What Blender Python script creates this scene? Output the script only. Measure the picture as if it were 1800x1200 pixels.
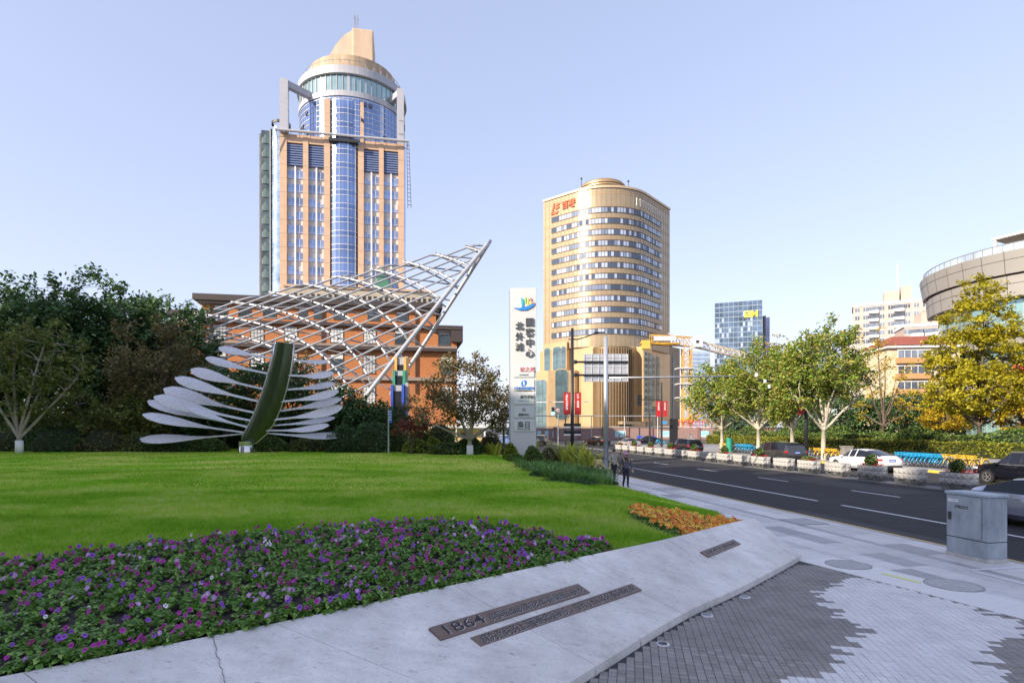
import bpy, bmesh, math, random
import numpy as np
from mathutils import Vector, Matrix
for _o in list(bpy.data.objects): bpy.data.objects.remove(_o)
SC = bpy.context.scene
COL = SC.collection
R = math.radians
# ---------------------------------------------------------------- camera
CAMZ = 2.85; FPX = 1020.0
cam_d = bpy.data.cameras.new('camera'); cam = bpy.data.objects.new('camera', cam_d); COL.objects.link(cam)
cam.location = (0, 0, CAMZ); cam.rotation_euler = (R(90), 0, 0)
cam_d.sensor_width = 36; cam_d.lens = FPX/1800*36; cam_d.shift_y = 150/1800
cam_d.clip_start = .1; cam_d.clip_end = 9000
SC.camera = cam
# ---------------------------------------------------------------- light
SUN_EL = 26.0
SUN_H = Vector((-.80, -.60, 0)).normalized()            # horizontal direction towards the sun: behind the camera, to the left
sd = Vector((SUN_H.x*math.cos(R(SUN_EL)), SUN_H.y*math.cos(R(SUN_EL)), math.sin(R(SUN_EL))))
W = bpy.data.worlds.new('World'); SC.world = W; W.use_nodes = True
nt = W.node_tree; bg = nt.nodes['Background']; sky = nt.nodes.new('ShaderNodeTexSky')
sky.sky_type = 'NISHITA'; sky.sun_disc = False; sky.sun_elevation = R(SUN_EL)
sky.sun_rotation = math.atan2(sd.x, sd.y); sky.altitude = 0; sky.air_density = 1.0; sky.dust_density = 1.0; sky.ozone_density = 1.0
gm = nt.nodes.new('ShaderNodeGamma'); gm.inputs[1].default_value = .44                 # thin haze evens the sky out
tn = nt.nodes.new('ShaderNodeMix'); tn.data_type = 'RGBA'; tn.blend_type = 'MULTIPLY'; tn.inputs[0].default_value = 1; tn.inputs[7].default_value = (.985, .965, 1.14, 1)
nt.links.new(sky.outputs[0], gm.inputs[0]); nt.links.new(gm.outputs[0], tn.inputs[6]); nt.links.new(tn.outputs[2], bg.inputs[0]); bg.inputs[1].default_value = .14
sl = bpy.data.lights.new('sun', 'SUN'); sl.energy = 2.3; sl.angle = R(.6); sl.color = (1, .86, .68)
so = bpy.data.objects.new('sun', sl); COL.objects.link(so); so.rotation_euler = sd.to_track_quat('Z', 'Y').to_euler()
so.location = (0, 0, 60)
SC.view_settings.view_transform = 'Standard'; SC.view_settings.look = 'None'
SC.view_settings.exposure = 1.9; SC.view_settings.gamma = 1
SC.render.engine = 'CYCLES'; SC.cycles.max_bounces = 6; SC.cycles.diffuse_bounces = 3; SC.cycles.glossy_bounces = 3
SC.cycles.transmission_bounces = 3; SC.cycles.transparent_max_bounces = 6; SC.cycles.use_denoising = True
SC.cycles.sample_clamp_indirect = 6
# ---------------------------------------------------------------- the street's own frame: D along the road, N across it
D = Vector((-.1877, .9822, 0)); N = Vector((.9822, .1877, 0)); RZ = math.atan2(N.y, N.x)
def uv(u, v, z=0): return D*u + N*v + Vector((0, 0, z))
def at(px, py, Y): return Vector(((px-900)/FPX*Y, Y, CAMZ-(py-750)/FPX*Y))
def on_v(px, v, z=0):                                   # ground point on the line at v metres across the road
    k = (px-900)/FPX; Y = v/(N.x*k+N.y); return Vector((k*Y, Y, z))
# ---------------------------------------------------------------- helpers
class MB:
    def __init__(s): s.v = []; s.f = []; s.m = []
    def add(s, vs, fs, m=0):
        b = len(s.v); s.v += [tuple(p) for p in vs]; s.f += [tuple(i+b for i in f) for f in fs]; s.m += [m]*len(fs); return s
    def box(s, c, sz, rz=0, m=0, M=None):
        h = [x/2 for x in sz]; vs = []
        for i in range(8):
            p = Vector(((h[0] if i & 1 else -h[0]), (h[1] if i & 2 else -h[1]), (h[2] if i & 4 else -h[2])))
            if M: p = M @ p
            elif rz: p = Matrix.Rotation(rz, 3, 'Z') @ p
            vs.append(p+Vector(c))
        return s.add(vs, [(0,2,3,1), (4,5,7,6), (0,1,5,4), (2,6,7,3), (0,4,6,2), (1,3,7,5)], m)
    def bb(s, x0, x1, y0, y1, z0, z1, m=0): return s.box(((x0+x1)/2, (y0+y1)/2, (z0+z1)/2), (x1-x0, y1-y0, z1-z0), m=m)
    def beam(s, a, b, w, h, m=0, up=(0, 0, 1)):
        a = Vector(a); b = Vector(b); d = b-a; L = d.length; d.normalize(); u = Vector(up)
        if abs(d.dot(u)) > .98: u = Vector((0, 1, 0))
        x = d.cross(u).normalized(); z = x.cross(d)
        return s.box((a+b)/2, (w, L, h), m=m, M=Matrix((x, d, z)).transposed())
    def tube(s, pts, r, n=6, m=0, cap=True):
        pts = [Vector(p) for p in pts]; rs = r if isinstance(r, (list, tuple)) else [r]*len(pts)
        vs = []; fs = []; ref = None
        for i, p in enumerate(pts):
            t = (pts[min(i+1, len(pts)-1)]-pts[max(i-1, 0)])
            t = t.normalized() if t.length > 1e-9 else Vector((0, 0, 1))
            if ref is None: ref = Vector((0, 0, 1)) if abs(t.z) < .9 else Vector((1, 0, 0))
            x = t.cross(ref).normalized(); y = t.cross(x).normalized(); ref = (ref - t*ref.dot(t)); 
            if ref.length < 1e-4: ref = Vector((.3, .8, .2))
            for k in range(n):
                a = 2*math.pi*k/n; vs.append(p+(x*math.cos(a)+y*math.sin(a))*rs[i])
        for i in range(len(pts)-1):
            for k in range(n): fs.append((i*n+k, i*n+(k+1) % n, (i+1)*n+(k+1) % n, (i+1)*n+k))
        if cap: fs += [tuple(range(n)), tuple(range((len(pts)-1)*n, len(pts)*n))[::-1]]
        return s.add(vs, fs, m)
    def lathe(s, prof, n=16, c=(0, 0, 0), m=0, a0=0, a1=2*math.pi, sx=1, sy=1):
        full = abs(a1-a0-2*math.pi) < 1e-6; k = n if full else n+1; vs = []; fs = []
        for r, z in prof:
            for i in range(k):
                a = a0+(a1-a0)*i/n; vs.append((c[0]+r*sx*math.cos(a), c[1]+r*sy*math.sin(a), c[2]+z))
        for j in range(len(prof)-1):
            for i in range(n):
                i2 = (i+1) % k if full else i+1
                fs.append((j*k+i, j*k+i2, (j+1)*k+i2, (j+1)*k+i))
        return s.add(vs, fs, m)
    def prism(s, poly, z0, z1, m=0):
        n = len(poly); vs = [(p[0], p[1], z0) for p in poly]+[(p[0], p[1], z1) for p in poly]
        fs = [tuple(range(n))[::-1], tuple(range(n, 2*n))]+[(i, (i+1) % n, n+(i+1) % n, n+i) for i in range(n)]
        return s.add(vs, fs, m)
    def slabxz(s, poly, y0, y1, m=0):                   # a polygon in x,z given thickness in y
        n = len(poly); vs = [(p[0], y0, p[1]) for p in poly]+[(p[0], y1, p[1]) for p in poly]
        fs = [tuple(range(n)), tuple(range(n, 2*n))[::-1]]+[(i, n+i, n+(i+1) % n, (i+1) % n) for i in range(n)]
        return s.add(vs, fs, m)
    def loft(s, rings, closed=True, cap=True, m=0):
        n = len(rings[0]); vs = [p for r in rings for p in r]; fs = []
        for i in range(len(rings)-1):
            for k in range(n if closed else n-1):
                k2 = (k+1) % n; fs.append((i*n+k, i*n+k2, (i+1)*n+k2, (i+1)*n+k))
        if cap and closed: fs += [tuple(range(n))[::-1], tuple(range((len(rings)-1)*n, len(rings)*n))]
        return s.add(vs, fs, m)
    def mesh(s, name, mats, smooth=False, bevel=0, fix=True):
        me = bpy.data.meshes.new(name); me.from_pydata(s.v, [], s.f)
        for m in (mats if isinstance(mats, (list, tuple)) else [mats]): me.materials.append(m)
        me.polygons.foreach_set('material_index', s.m)
        if bevel or fix:
            b = bmesh.new(); b.from_mesh(me)
            if fix: bmesh.ops.recalc_face_normals(b, faces=b.faces)
            if bevel: bmesh.ops.bevel(b, geom=b.edges[:], offset=bevel, segments=2, affect='EDGES', profile=.6, clamp_overlap=True)
            b.to_mesh(me); b.free()
        if smooth: me.polygons.foreach_set('use_smooth', [True]*len(me.polygons)); 
        if smooth == 'auto': me.set_sharp_from_angle(angle=R(35))
        me.update(); return me
    def build(s, name, mats, parent=None, smooth=False, bevel=0, loc=None, rot=None, fix=True):
        return link(name, s.mesh(name, mats, smooth, bevel, fix), parent, loc, rot)
def link(name, me, parent=None, loc=None, rot=None, scale=None):
    o = bpy.data.objects.new(name, me); COL.objects.link(o)
    if parent: o.parent = parent
    if loc is not None: o.location = loc
    if rot is not None: o.rotation_euler = rot if hasattr(rot, '__len__') else (0, 0, rot)
    if scale is not None: o.scale = scale if hasattr(scale, '__len__') else (scale,)*3
    return o
def tag(o, label=None, cat=None, group=None, kind=None):
    if label: o['label'] = label
    if cat: o['category'] = cat
    if group: o['group'] = group
    if kind: o['kind'] = kind
    return o
def thing(name, label, cat, loc=(0, 0, 0), rz=0, group=None):
    o = bpy.data.objects.new(name, None); COL.objects.link(o); o.location = loc; o.rotation_euler = (0, 0, rz)
    o.empty_display_size = .2
    return tag(o, label, cat, group)
def copy_tree(o, label=None, loc=None, rz=None, parent=None, scale=None):
    c = o.copy(); COL.objects.link(c)
    if parent: c.parent = parent
    if label: c['label'] = label
    if loc is not None: c.location = loc
    if rz is not None: c.rotation_euler = (0, 0, rz)
    if scale is not None: c.scale = (scale,)*3
    for ch in o.children: copy_tree(ch, parent=c)
    return c
ORD = ['nearest', 'second', 'third', 'fourth', 'fifth', 'sixth', 'seventh', 'eighth', 'ninth', 'tenth', 'eleventh', 'twelfth', 'thirteenth',
       'fourteenth', 'fifteenth', 'sixteenth', 'seventeenth', 'eighteenth', 'nineteenth', 'twentieth', 'twenty-first', 'twenty-second', 'twenty-third', 'twenty-fourth']
def text_mesh(body, size, mats, extrude=.01, bold=0., align='CENTER', spacing=1.):
    c = bpy.data.curves.new('lettering', 'FONT'); c.body = body; c.size = size; c.extrude = extrude; c.offset = bold
    c.align_x = align; c.align_y = 'CENTER'; c.resolution_u = 2; c.space_character = spacing
    o = bpy.data.objects.new('lettering', c); me = bpy.data.meshes.new_from_object(o)
    bpy.data.objects.remove(o); bpy.data.curves.remove(c); me.materials.clear(); me.materials.append(mats); return me
# ---------------------------------------------------------------- materials
MATS = {}
def mat(name, col, rough=.6, metal=0., var=.1, scale=6., bump=0., bscale=60., col2=None, rand=0., spec=.5, stretch=None, detail=5., coat=0.):
    if name in MATS: return MATS[name]
    m = bpy.data.materials.new(name); m.use_nodes = True; n = m.node_tree.nodes; L = m.node_tree.links; p = n['Principled BSDF']
    tc = n.new('ShaderNodeTexCoord'); src = tc.outputs['Object']
    if stretch:
        mp = n.new('ShaderNodeMapping'); mp.inputs['Scale'].default_value = stretch; L.new(src, mp.inputs[0]); src = mp.outputs[0]
    no = n.new('ShaderNodeTexNoise'); no.inputs['Scale'].default_value = scale; no.inputs['Detail'].default_value = detail; no.inputs['Roughness'].default_value = .62
    L.new(src, no.inputs['Vector'])
    rp = n.new('ShaderNodeValToRGB'); rp.color_ramp.elements[0].position = .3; rp.color_ramp.elements[1].position = .7
    a = [max(0, c*(1-var)) for c in col]; b = [min(1, c*(1+var)) for c in col] if col2 is None else col2
    rp.color_ramp.elements[0].color = (*a, 1); rp.color_ramp.elements[1].color = (*b, 1); L.new(no.outputs['Fac'], rp.inputs[0]); out = rp.outputs[0]
    if rand:
        oi = n.new('ShaderNodeObjectInfo'); mr = n.new('ShaderNodeMapRange'); mr.inputs[3].default_value = 1-rand; mr.inputs[4].default_value = 1+rand
        L.new(oi.outputs['Random'], mr.inputs[0]); mx = n.new('ShaderNodeVectorMath'); mx.operation = 'SCALE'; L.new(out, mx.inputs[0]); L.new(mr.outputs[0], mx.inputs['Scale']); out = mx.outputs[0]
    L.new(out, p.inputs['Base Color']); p.inputs['Roughness'].default_value = rough; p.inputs['Metallic'].default_value = metal
    p.inputs['Specular IOR Level'].default_value = spec; p.inputs['Coat Weight'].default_value = coat
    if coat: p.inputs['Coat Roughness'].default_value = .05
    if bump:
        nb = n.new('ShaderNodeTexNoise'); nb.inputs['Scale'].default_value = bscale; nb.inputs['Detail'].default_value = 3; L.new(src, nb.inputs['Vector'])
        bp = n.new('ShaderNodeBump'); bp.inputs['Strength'].default_value = bump; bp.inputs['Distance'].default_value = .02; L.new(nb.outputs['Fac'], bp.inputs['Height']); L.new(bp.outputs[0], p.inputs['Normal'])
    MATS[name] = m; return m
def leafmat(name, cols, transl=.28, clump=.35, cscale=.5, rough=.5):
    if name in MATS: return MATS[name]
    m = bpy.data.materials.new(name); m.use_nodes = True; n = m.node_tree.nodes; L = m.node_tree.links; p = n['Principled BSDF']; o = n['Material Output']
    g = n.new('ShaderNodeNewGeometry'); rp = n.new('ShaderNodeValToRGB'); el = rp.color_ramp.elements
    while len(el) < len(cols): el.new(.5)
    for i, c in enumerate(cols): el[i].position = i/max(1, len(cols)-1); el[i].color = (*c, 1)
    L.new(g.outputs['Random Per Island'], rp.inputs[0])
    tc = n.new('ShaderNodeTexCoord'); no = n.new('ShaderNodeTexNoise'); no.inputs['Scale'].default_value = cscale; no.inputs['Detail'].default_value = 2; L.new(tc.outputs['Object'], no.inputs['Vector'])
    mr = n.new('ShaderNodeMapRange'); mr.inputs[1].default_value = .3; mr.inputs[2].default_value = .7; mr.inputs[3].default_value = 1-clump; mr.inputs[4].default_value = 1+clump; L.new(no.outputs['Fac'], mr.inputs[0])
    mx = n.new('ShaderNodeVectorMath'); mx.operation = 'SCALE'; L.new(rp.outputs[0], mx.inputs[0]); L.new(mr.outputs[0], mx.inputs['Scale'])
    L.new(mx.outputs[0], p.inputs['Base Color']); p.inputs['Roughness'].default_value = rough; p.inputs['Specular IOR Level'].default_value = .35
    if transl:
        t = n.new('ShaderNodeBsdfTranslucent'); L.new(mx.outputs[0], t.inputs['Color']); mi = n.new('ShaderNodeMixShader'); mi.inputs[0].default_value = transl
        L.new(p.outputs[0], mi.inputs[1]); L.new(t.outputs[0], mi.inputs[2]); L.new(mi.outputs[0], o.inputs['Surface'])
    MATS[name] = m; return m
def emit(name, col, s):
    m = bpy.data.materials.new(name); m.use_nodes = True; p = m.node_tree.nodes['Principled BSDF']; p.inputs['Base Color'].default_value = (*col, 1)
    p.inputs['Emission Color'].default_value = (*col, 1); p.inputs['Emission Strength'].default_value = s; return m
def glass(name, col, rough=.06, metal=.55, var=.25, scale=.15):
    return mat(name, col, rough, metal, var, scale, detail=2)
def fastmesh(name, V, F, mats, k, mi=None):              # numpy arrays: V (n,3), F (m,k)
    me = bpy.data.meshes.new(name); me.vertices.add(len(V)); me.vertices.foreach_set('co', np.ascontiguousarray(V, np.float32).ravel())
    me.loops.add(F.size); me.loops.foreach_set('vertex_index', np.ascontiguousarray(F, np.int32).ravel()); me.polygons.add(len(F))
    me.polygons.foreach_set('loop_start', np.arange(0, F.size, k, dtype=np.int32)); me.polygons.foreach_set('loop_total', np.full(len(F), k, np.int32))
    for m in (mats if isinstance(mats, (list, tuple)) else [mats]): me.materials.append(m)
    if mi is not None: me.polygons.foreach_set('material_index', np.ascontiguousarray(mi, np.int32))
    me.update(calc_edges=True); return me
def leafarr(P, size, rng, up=.5, elong=1.7, dirs=None):
    n = len(P); nm = rng.normal(size=(n, 3)); nm[:, 2] = np.abs(nm[:, 2])+up; nm /= np.linalg.norm(nm, axis=1)[:, None]
    t = rng.normal(size=(n, 3)) if dirs is None else dirs+rng.normal(size=(n, 3))*.35
    t -= nm*(t*nm).sum(1)[:, None]; t /= np.linalg.norm(t, axis=1)[:, None]+1e-9
    s = np.cross(nm, t); sz = (size*rng.uniform(.65, 1.3, n))[:, None]; l = t*sz*elong*.5; w = s*sz*.5; b = nm*sz*.12
    V = np.stack([P-l, P+w+b-l*.1, P+l, P-w+b-l*.1], 1).reshape(-1, 3)
    return V, np.arange(4*n).reshape(n, 4)
def leafmesh(name, P, size, m, rng, **k):
    V, F = leafarr(np.asarray(P, float), size, rng, **k); return fastmesh(name, V, F, m, 4)
# ================================================================ the setting: ground, road, pavement, plaza
rng = np.random.default_rng(7); random.seed(7)
M_asph = mat('asphalt', (.030, .030, .034), .82, var=.22, scale=1.3, bump=.25, bscale=160, spec=.3)
M_asph2 = mat('side_street_asphalt', (.075, .077, .085), .85, var=.2, scale=.4, spec=.3)
M_paint = mat('road_paint', (.62, .63, .66), .6, var=.25, scale=9, detail=8)
M_yel = mat('kerb_yellow_paint', (.72, .46, .07), .6, var=.3, scale=4, detail=8)
M_joint = mat('pavement_bedding', (.06, .06, .065), .9)
M_gran = mat('granite_paving', (.60, .58, .57), .62, var=.12, scale=3, bump=.08, bscale=150, rand=.13)
M_granD = mat('dark_granite_paving', (.36, .35, .355), .62, var=.14, scale=3, bump=.08, bscale=150, rand=.14)
M_granL = mat('pale_granite_band', (.70, .68, .66), .6, var=.1, scale=30, bump=.05, bscale=200, rand=.05)
M_settD = mat('dark_sett', (.27, .245, .225), .72, var=.2, scale=2.2, bump=.2, bscale=120, rand=.16)
M_settL = mat('pale_sett', (.70, .675, .665), .68, var=.12, scale=2.2, bump=.15, bscale=120, rand=.09)
M_kerb = mat('kerb_stone', (.36, .36, .38), .7, var=.15, scale=5)
MB().bb(-3000, 3000, -400, 6000, -.5, -.16).build('ground', M_asph2)['kind'] = 'structure'
def sheet(pts, z, name, m, parent=None, kind='structure'):
    b = MB().add([(p[0], p[1], z) for p in pts], [tuple(range(len(pts)))]); o = b.build(name, m, parent)
    if not parent: o['kind'] = kind
    return o
road = sheet([uv(-40, 12.88), uv(-40, 34), uv(420, 34), uv(420, 12.88)], -.12, 'road', M_asph)
sheet([uv(92, 12.7), uv(92, -70), uv(106, -70), uv(106, 120), uv(92, 120)], -.124, 'side_street', M_asph2)
def stripe(u0, u1, v, w, name, m=M_paint, z=-.116): sheet([uv(u0, v-w/2), uv(u0, v+w/2), uv(u1, v+w/2), uv(u1, v-w/2)], z, name, m, road)
stripe(-30, 19.3, 16.44, .15, 'lane_line'); stripe(20.6, 86, 16.44, .15, 'lane_line')
for k in range(10): stripe(13.8+k*7.2, 13.8+k*7.2+2.7, 20.7, .14, 'lane_dash')
sheet([uv(-30, 25.0), uv(-30, 26.3), uv(100, 26.3), uv(100, 25.0)], -.112, 'median_strip', mat('median_concrete', (.17, .165, .16), .8, var=.2, scale=2), road)
Msm = mat('asphalt_seam', (.018, .018, .02), .8, var=.3, scale=3); Mpt = mat('asphalt_patch', (.040, .040, .043), .85, var=.25, scale=2)
for v in (14.2, 18.5, 23.1): sheet([uv(-20, v), uv(-20, v+.05), uv(86, v+.09), uv(86, v+.04)], -.1175, 'asphalt_seam', Msm, road)
sheet([uv(22, 21.4), uv(22, 23.6), uv(31, 23.7), uv(31, 21.3)], -.1178, 'asphalt_patch', Mpt, road); sheet([uv(12, 13.2), uv(12, 14.0), uv(18.5, 14.05), uv(18.5, 13.2)], -.1178, 'asphalt_patch', Mpt, road)
# near pavement: bedding, kerbstones, paving slabs
pav = MB().prism([uv(-30, -3)[:2], uv(-30, 12.7)[:2], uv(92, 12.7)[:2], uv(92, 5)[:2]], -.15, -.014).build('pavement', M_joint); pav['kind'] = 'structure'
kme = MB().bb(-.49, .49, -.08, .07, -.14, .004).mesh('kerbstone', M_kerb, bevel=.012)
kyl = MB().bb(-.49, .49, .073, .077, -.1, .0).bb(-.49, .49, .005, .075, .005, .008).mesh('yellow_edge', M_yel)
for k in range(92):
    if k % 1 == 0:
        o = link('kerbstone', kme, pav, uv(-4+k, 12.79), math.atan2(D.y, D.x)); o.rotation_euler = (0, 0, math.atan2(-D.y, -D.x)); link('yellow_edge', kyl, o)
EN = Vector((.933, .36, 0)); ED = Vector((-.36, .933, 0))      # the plaza's pale border band
def ve(u): return 10.3 if u > 17.5 else 8.2+max(0, (u-12.2))/5.3*2.1
slabs = []
rowv = [12.70, 12.1, 11.5, 11.3, 10.7, 10.1, 9.5, 8.9, 8.3, 7.7]
for r in range(len(rowv)-1):
    v1, v0 = rowv[r], rowv[r+1]; u = -6+random.random(); Ls = 1.2 if v1-v0 > .3 else .6
    while u < 86:
        c = uv(u+Ls/2, (v0+v1)/2)
        if v1 <= ve(u+Ls/2)+.35 and u > 12.3 or c.dot(EN) < 11.0 or (u < 12.3 and c.y < -2): u += Ls; continue
        slabs.append((c.length, c, Ls, v1-v0, r)); u += Ls
slabs.sort(key=lambda s: s[0]); smes = {}; rest = {0: MB(), 1: MB()}
for i, (d, c, Ls, w, r) in enumerate(slabs):
    dark = (r == 2) or (r == 4 and random.random() < .35) or random.random() < .03
    if i < 300:
        key = (round(Ls, 2), round(w, 2), dark)
        if key not in smes: smes[key] = MB().bb(-w/2+.004, w/2-.004, -Ls/2+.004, Ls/2-.004, -.05, 0).mesh('paving_slab', M_granD if dark else M_gran, bevel=.004)
        link('paving_slab', smes[key], pav, c+Vector((0, 0, random.uniform(-.002, .002))), RZ)
    else: rest[int(dark)].box(c+Vector((0, 0, -.025)), (w-.008, Ls-.008, .05), RZ)
for k in (0, 1):
    if rest[k].v: rest[k].build('paving_slab', [M_gran, M_granD][k], pav)['kind'] = 'stuff'
# concrete slope: lip line L and top line T, station by station
LIP = [(-3.6, 1.2), (-1.6, 3.6), (0, 5.5), (.9, 6.6), (2.51, 8.55), (4.0, 10.05), (5.75, 11.95), (6.3, 12.62)]
TOP = [(-7.0, 3.0), (-4.37, 4.96), (-2.6, 6.3), (-.9, 7.75), (1.0, 9.42), (2.9, 11.02), (4.95, 12.98), (5.62, 13.52)]
def cr(P, s):
    s = max(0, min(len(P)-1-1e-6, s)); i = int(s); f = s-i; g = lambda k: Vector(P[max(0, min(len(P)-1, k))])
    a, b, c, d = g(i-1), g(i), g(i+1), g(i+2)
    return .5*((2*b)+(c-a)*f+(2*a-5*b+4*c-d)*f*f+(3*b-a-3*c+d)*f**3)
def toplineside(x, y):                                          # signed distance behind the slope's top edge (positive: lawn side)
    best = 1e9; sg = 1
    for i in range(len(TOP)-1):
        a = np.array(TOP[i]); b = np.array(TOP[i+1]); d = b-a; L = np.hypot(*d)
        if i == len(TOP)-2: t = np.clip(((x-a[0])*d[0]+(y-a[1])*d[1])/L**2, 0, None)
        else: t = np.clip(((x-a[0])*d[0]+(y-a[1])*d[1])/L**2, None if i == 0 else 0, 1)
        dx = x-a[0]-t*d[0]; dy = y-a[1]-t*d[1]; dd = np.hypot(dx, dy); s = np.sign(d[0]*dy-d[1]*dx)
        new = dd < np.abs(best); best = np.where(new, dd*s, best)
    return best
def smooth(t): t = np.clip(t, 0, 1); return t*t*(3-2*t)
def lawnz(x, y):
    x = np.asarray(x, float); y = np.asarray(y, float)
    u = x*D.x+y*D.y; v = x*N.x+y*N.y; edge = np.where(u > 17.5, 10.3, 8.2+np.clip(u-12.2, 0, None)/5.3*2.1)
    z = .02+.64*smooth((edge-v)/4.2); d = toplineside(x, y)
    z = z+.02*np.sin(x*.5+1)*np.cos(y*.4)*smooth((edge-v)/2)
    return np.where(d > 0, z, z-(-d)*1.2-.05)
def on_lawn(px, py):                                            # where the view ray through a point of the photograph meets the lawn
    Y = 10.
    for _ in range(40): Y = (CAMZ-float(lawnz((px-900)/FPX*Y, Y)))*FPX/(py-750)
    return Vector(((px-900)/FPX*Y, Y, float(lawnz((px-900)/FPX*Y, Y))))
M_conc = mat('poured_concrete', (.40, .405, .44), .72, var=.13, scale=1.7, bump=.12, bscale=90, detail=9)
def stained(name, base, dark, stretch):                         # concrete with streaks running down the slope
    m = bpy.data.materials.new(name); m.use_nodes = True; n = m.node_tree.nodes; L = m.node_tree.links; p = n['Principled BSDF']
    tc = n.new('ShaderNodeTexCoord'); mp = n.new('ShaderNodeMapping'); mp.inputs['Rotation'].default_value = (0, 0, R(-46)); mp.inputs['Scale'].default_value = stretch
    L.new(tc.outputs['Object'], mp.inputs[0])
    def nz(sc, vec, d=7): 
        a = n.new('ShaderNodeTexNoise'); a.inputs['Scale'].default_value = sc; a.inputs['Detail'].default_value = d; a.inputs['Roughness'].default_value = .65; L.new(vec, a.inputs['Vector']); return a.outputs['Fac']
    def ramp(f, p0, p1, c0, c1):
        r = n.new('ShaderNodeValToRGB'); r.color_ramp.elements[0].position = p0; r.color_ramp.elements[1].position = p1; r.color_ramp.elements[0].color = (*c0, 1); r.color_ramp.elements[1].color = (*c1, 1); L.new(f, r.inputs[0]); return r.outputs[0]
    def mul(a, b, f=1.):
        x = n.new('ShaderNodeMix'); x.data_type = 'RGBA'; x.blend_type = 'MULTIPLY'; x.inputs[0].default_value = f; L.new(a, x.inputs[6]); L.new(b, x.inputs[7]); return x.outputs[2]
    c = ramp(nz(1.2, tc.outputs['Object']), .3, .7, [k*.88 for k in base], [k*1.08 for k in base])
    c = mul(c, ramp(nz(2.2, mp.outputs[0]), .30, .55, dark, (1, 1, 1)), .35)
    c = mul(c, ramp(nz(26, tc.outputs['Object'], 4), .30, .46, (.55, .55, .55), (1, 1, 1)), .4)
    c = mul(c, ramp(nz(6, mp.outputs[0], 9), .30, .39, (.35, .35, .35), (1, 1, 1)), .75)
    c = mul(c, ramp(nz(.55, tc.outputs['Object'], 10), .38, .62, (.72, .72, .71), (1.05, 1.05, 1.05)), .9)
    c = mul(c, ramp(nz(110, tc.outputs['Object'], 2), .25, .42, (.55, .55, .56), (1, 1, 1)), .75)
    L.new(c, p.inputs['Base Color']); p.inputs['Roughness'].default_value = .74
    b = n.new('ShaderNodeBump'); b.inputs['Strength'].default_value = .25; b.inputs['Distance'].default_value = .01; L.new(nz(70, tc.outputs['Object'], 4), b.inputs['Height']); L.new(b.outputs[0], p.inputs['Normal'])
    return m
M_slope = stained('weathered_concrete', (.80, .76, .72), (.60, .60, .60), (1.3, 3.2, 1))
slope = thing('sloping_wall', 'long sloping pale concrete wall between the purple flowers and the dark paved plaza', 'wall')
def section(s, end=0):
    l = cr(LIP, s); t = cr(TOP, s); o = (l-t).normalized(); lz = .115; tz = .73
    if s > 6.3: lz = .115-.03*(s-6.3)/.7
    pt = lambda p, z: Vector((p.x, p.y, z))
    q = [pt(l, -.02), pt(l, lz-.02), pt(l-o*.025, lz), pt(l.lerp(t, .25), lz+(tz-lz)*.25-.012), pt(l.lerp(t, .5), lz+(tz-lz)*.5-.016), pt(l.lerp(t, .75), lz+(tz-lz)*.75-.01), pt(t+o*.03, tz-.004), pt(t, tz-.012), pt(t-o*.05, .1), pt(t-o*.05, -.02)]
    return q
joints = [0, 1.05, 2.0, 3.05, 4.0, 5.0, 7.0]
for a, b in zip(joints[:-1], joints[1:]):
    n = 14 if b-a < 1.5 else 26
    MB().loft([section(a+.002+(b-a-.004)*i/n) for i in range(n+1)]).build('panel', M_slope, slope, smooth='auto')
def slope_pt(s, w, h=0):                                        # w: 0 at the lip, 1 at the top edge; h metres proud
    l = cr(LIP, s); t = cr(TOP, s); p = l.lerp(t, w); z = .115+(.73-.115)*w
    dd = (t-l); up = Vector((-dd.x*.615, -dd.y*.615, dd.length**2)).normalized()
    return Vector((p.x, p.y, z-.012*4*w*(1-w)))+up*h
M_crack = mat('crack', (.1, .1, .105), .9)
cb = MB(); pr = None; rr = random.Random(3)
CRK = True
def ray_plane(px, py, p0, nrm):
    d = Vector(((px-900)/FPX, 1, -(py-750)/FPX)); o = Vector((0, 0, CAMZ)); return o+d*((p0-o).dot(nrm)/d.dot(nrm))
_a = slope_pt(1.9, .5); _n = (slope_pt(2.2, .5)-_a).cross(slope_pt(1.9, 1)-slope_pt(1.9, 0)).normalized(); _n = _n if _n.z > 0 else -_n
pts = [ray_plane(374+24*k/16+rr.uniform(-2.5, 2.5), 1116+96*k/16, _a+_n*.004, _n) for k in range(17)]
for k in range(16): cb.beam(pts[k], pts[k+1], .0035, .006)
cb.build('crack', M_crack, slope)
M_bronze = mat('brown_metal_plate', (.19, .13, .105), .5, .35, var=.18, scale=8)
M_letter = mat('dark_letter', (.025, .022, .022), .6)  # letters in one dark tone
M_letL = mat('pale_letter_edge', (.5, .48, .46), .6)
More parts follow.
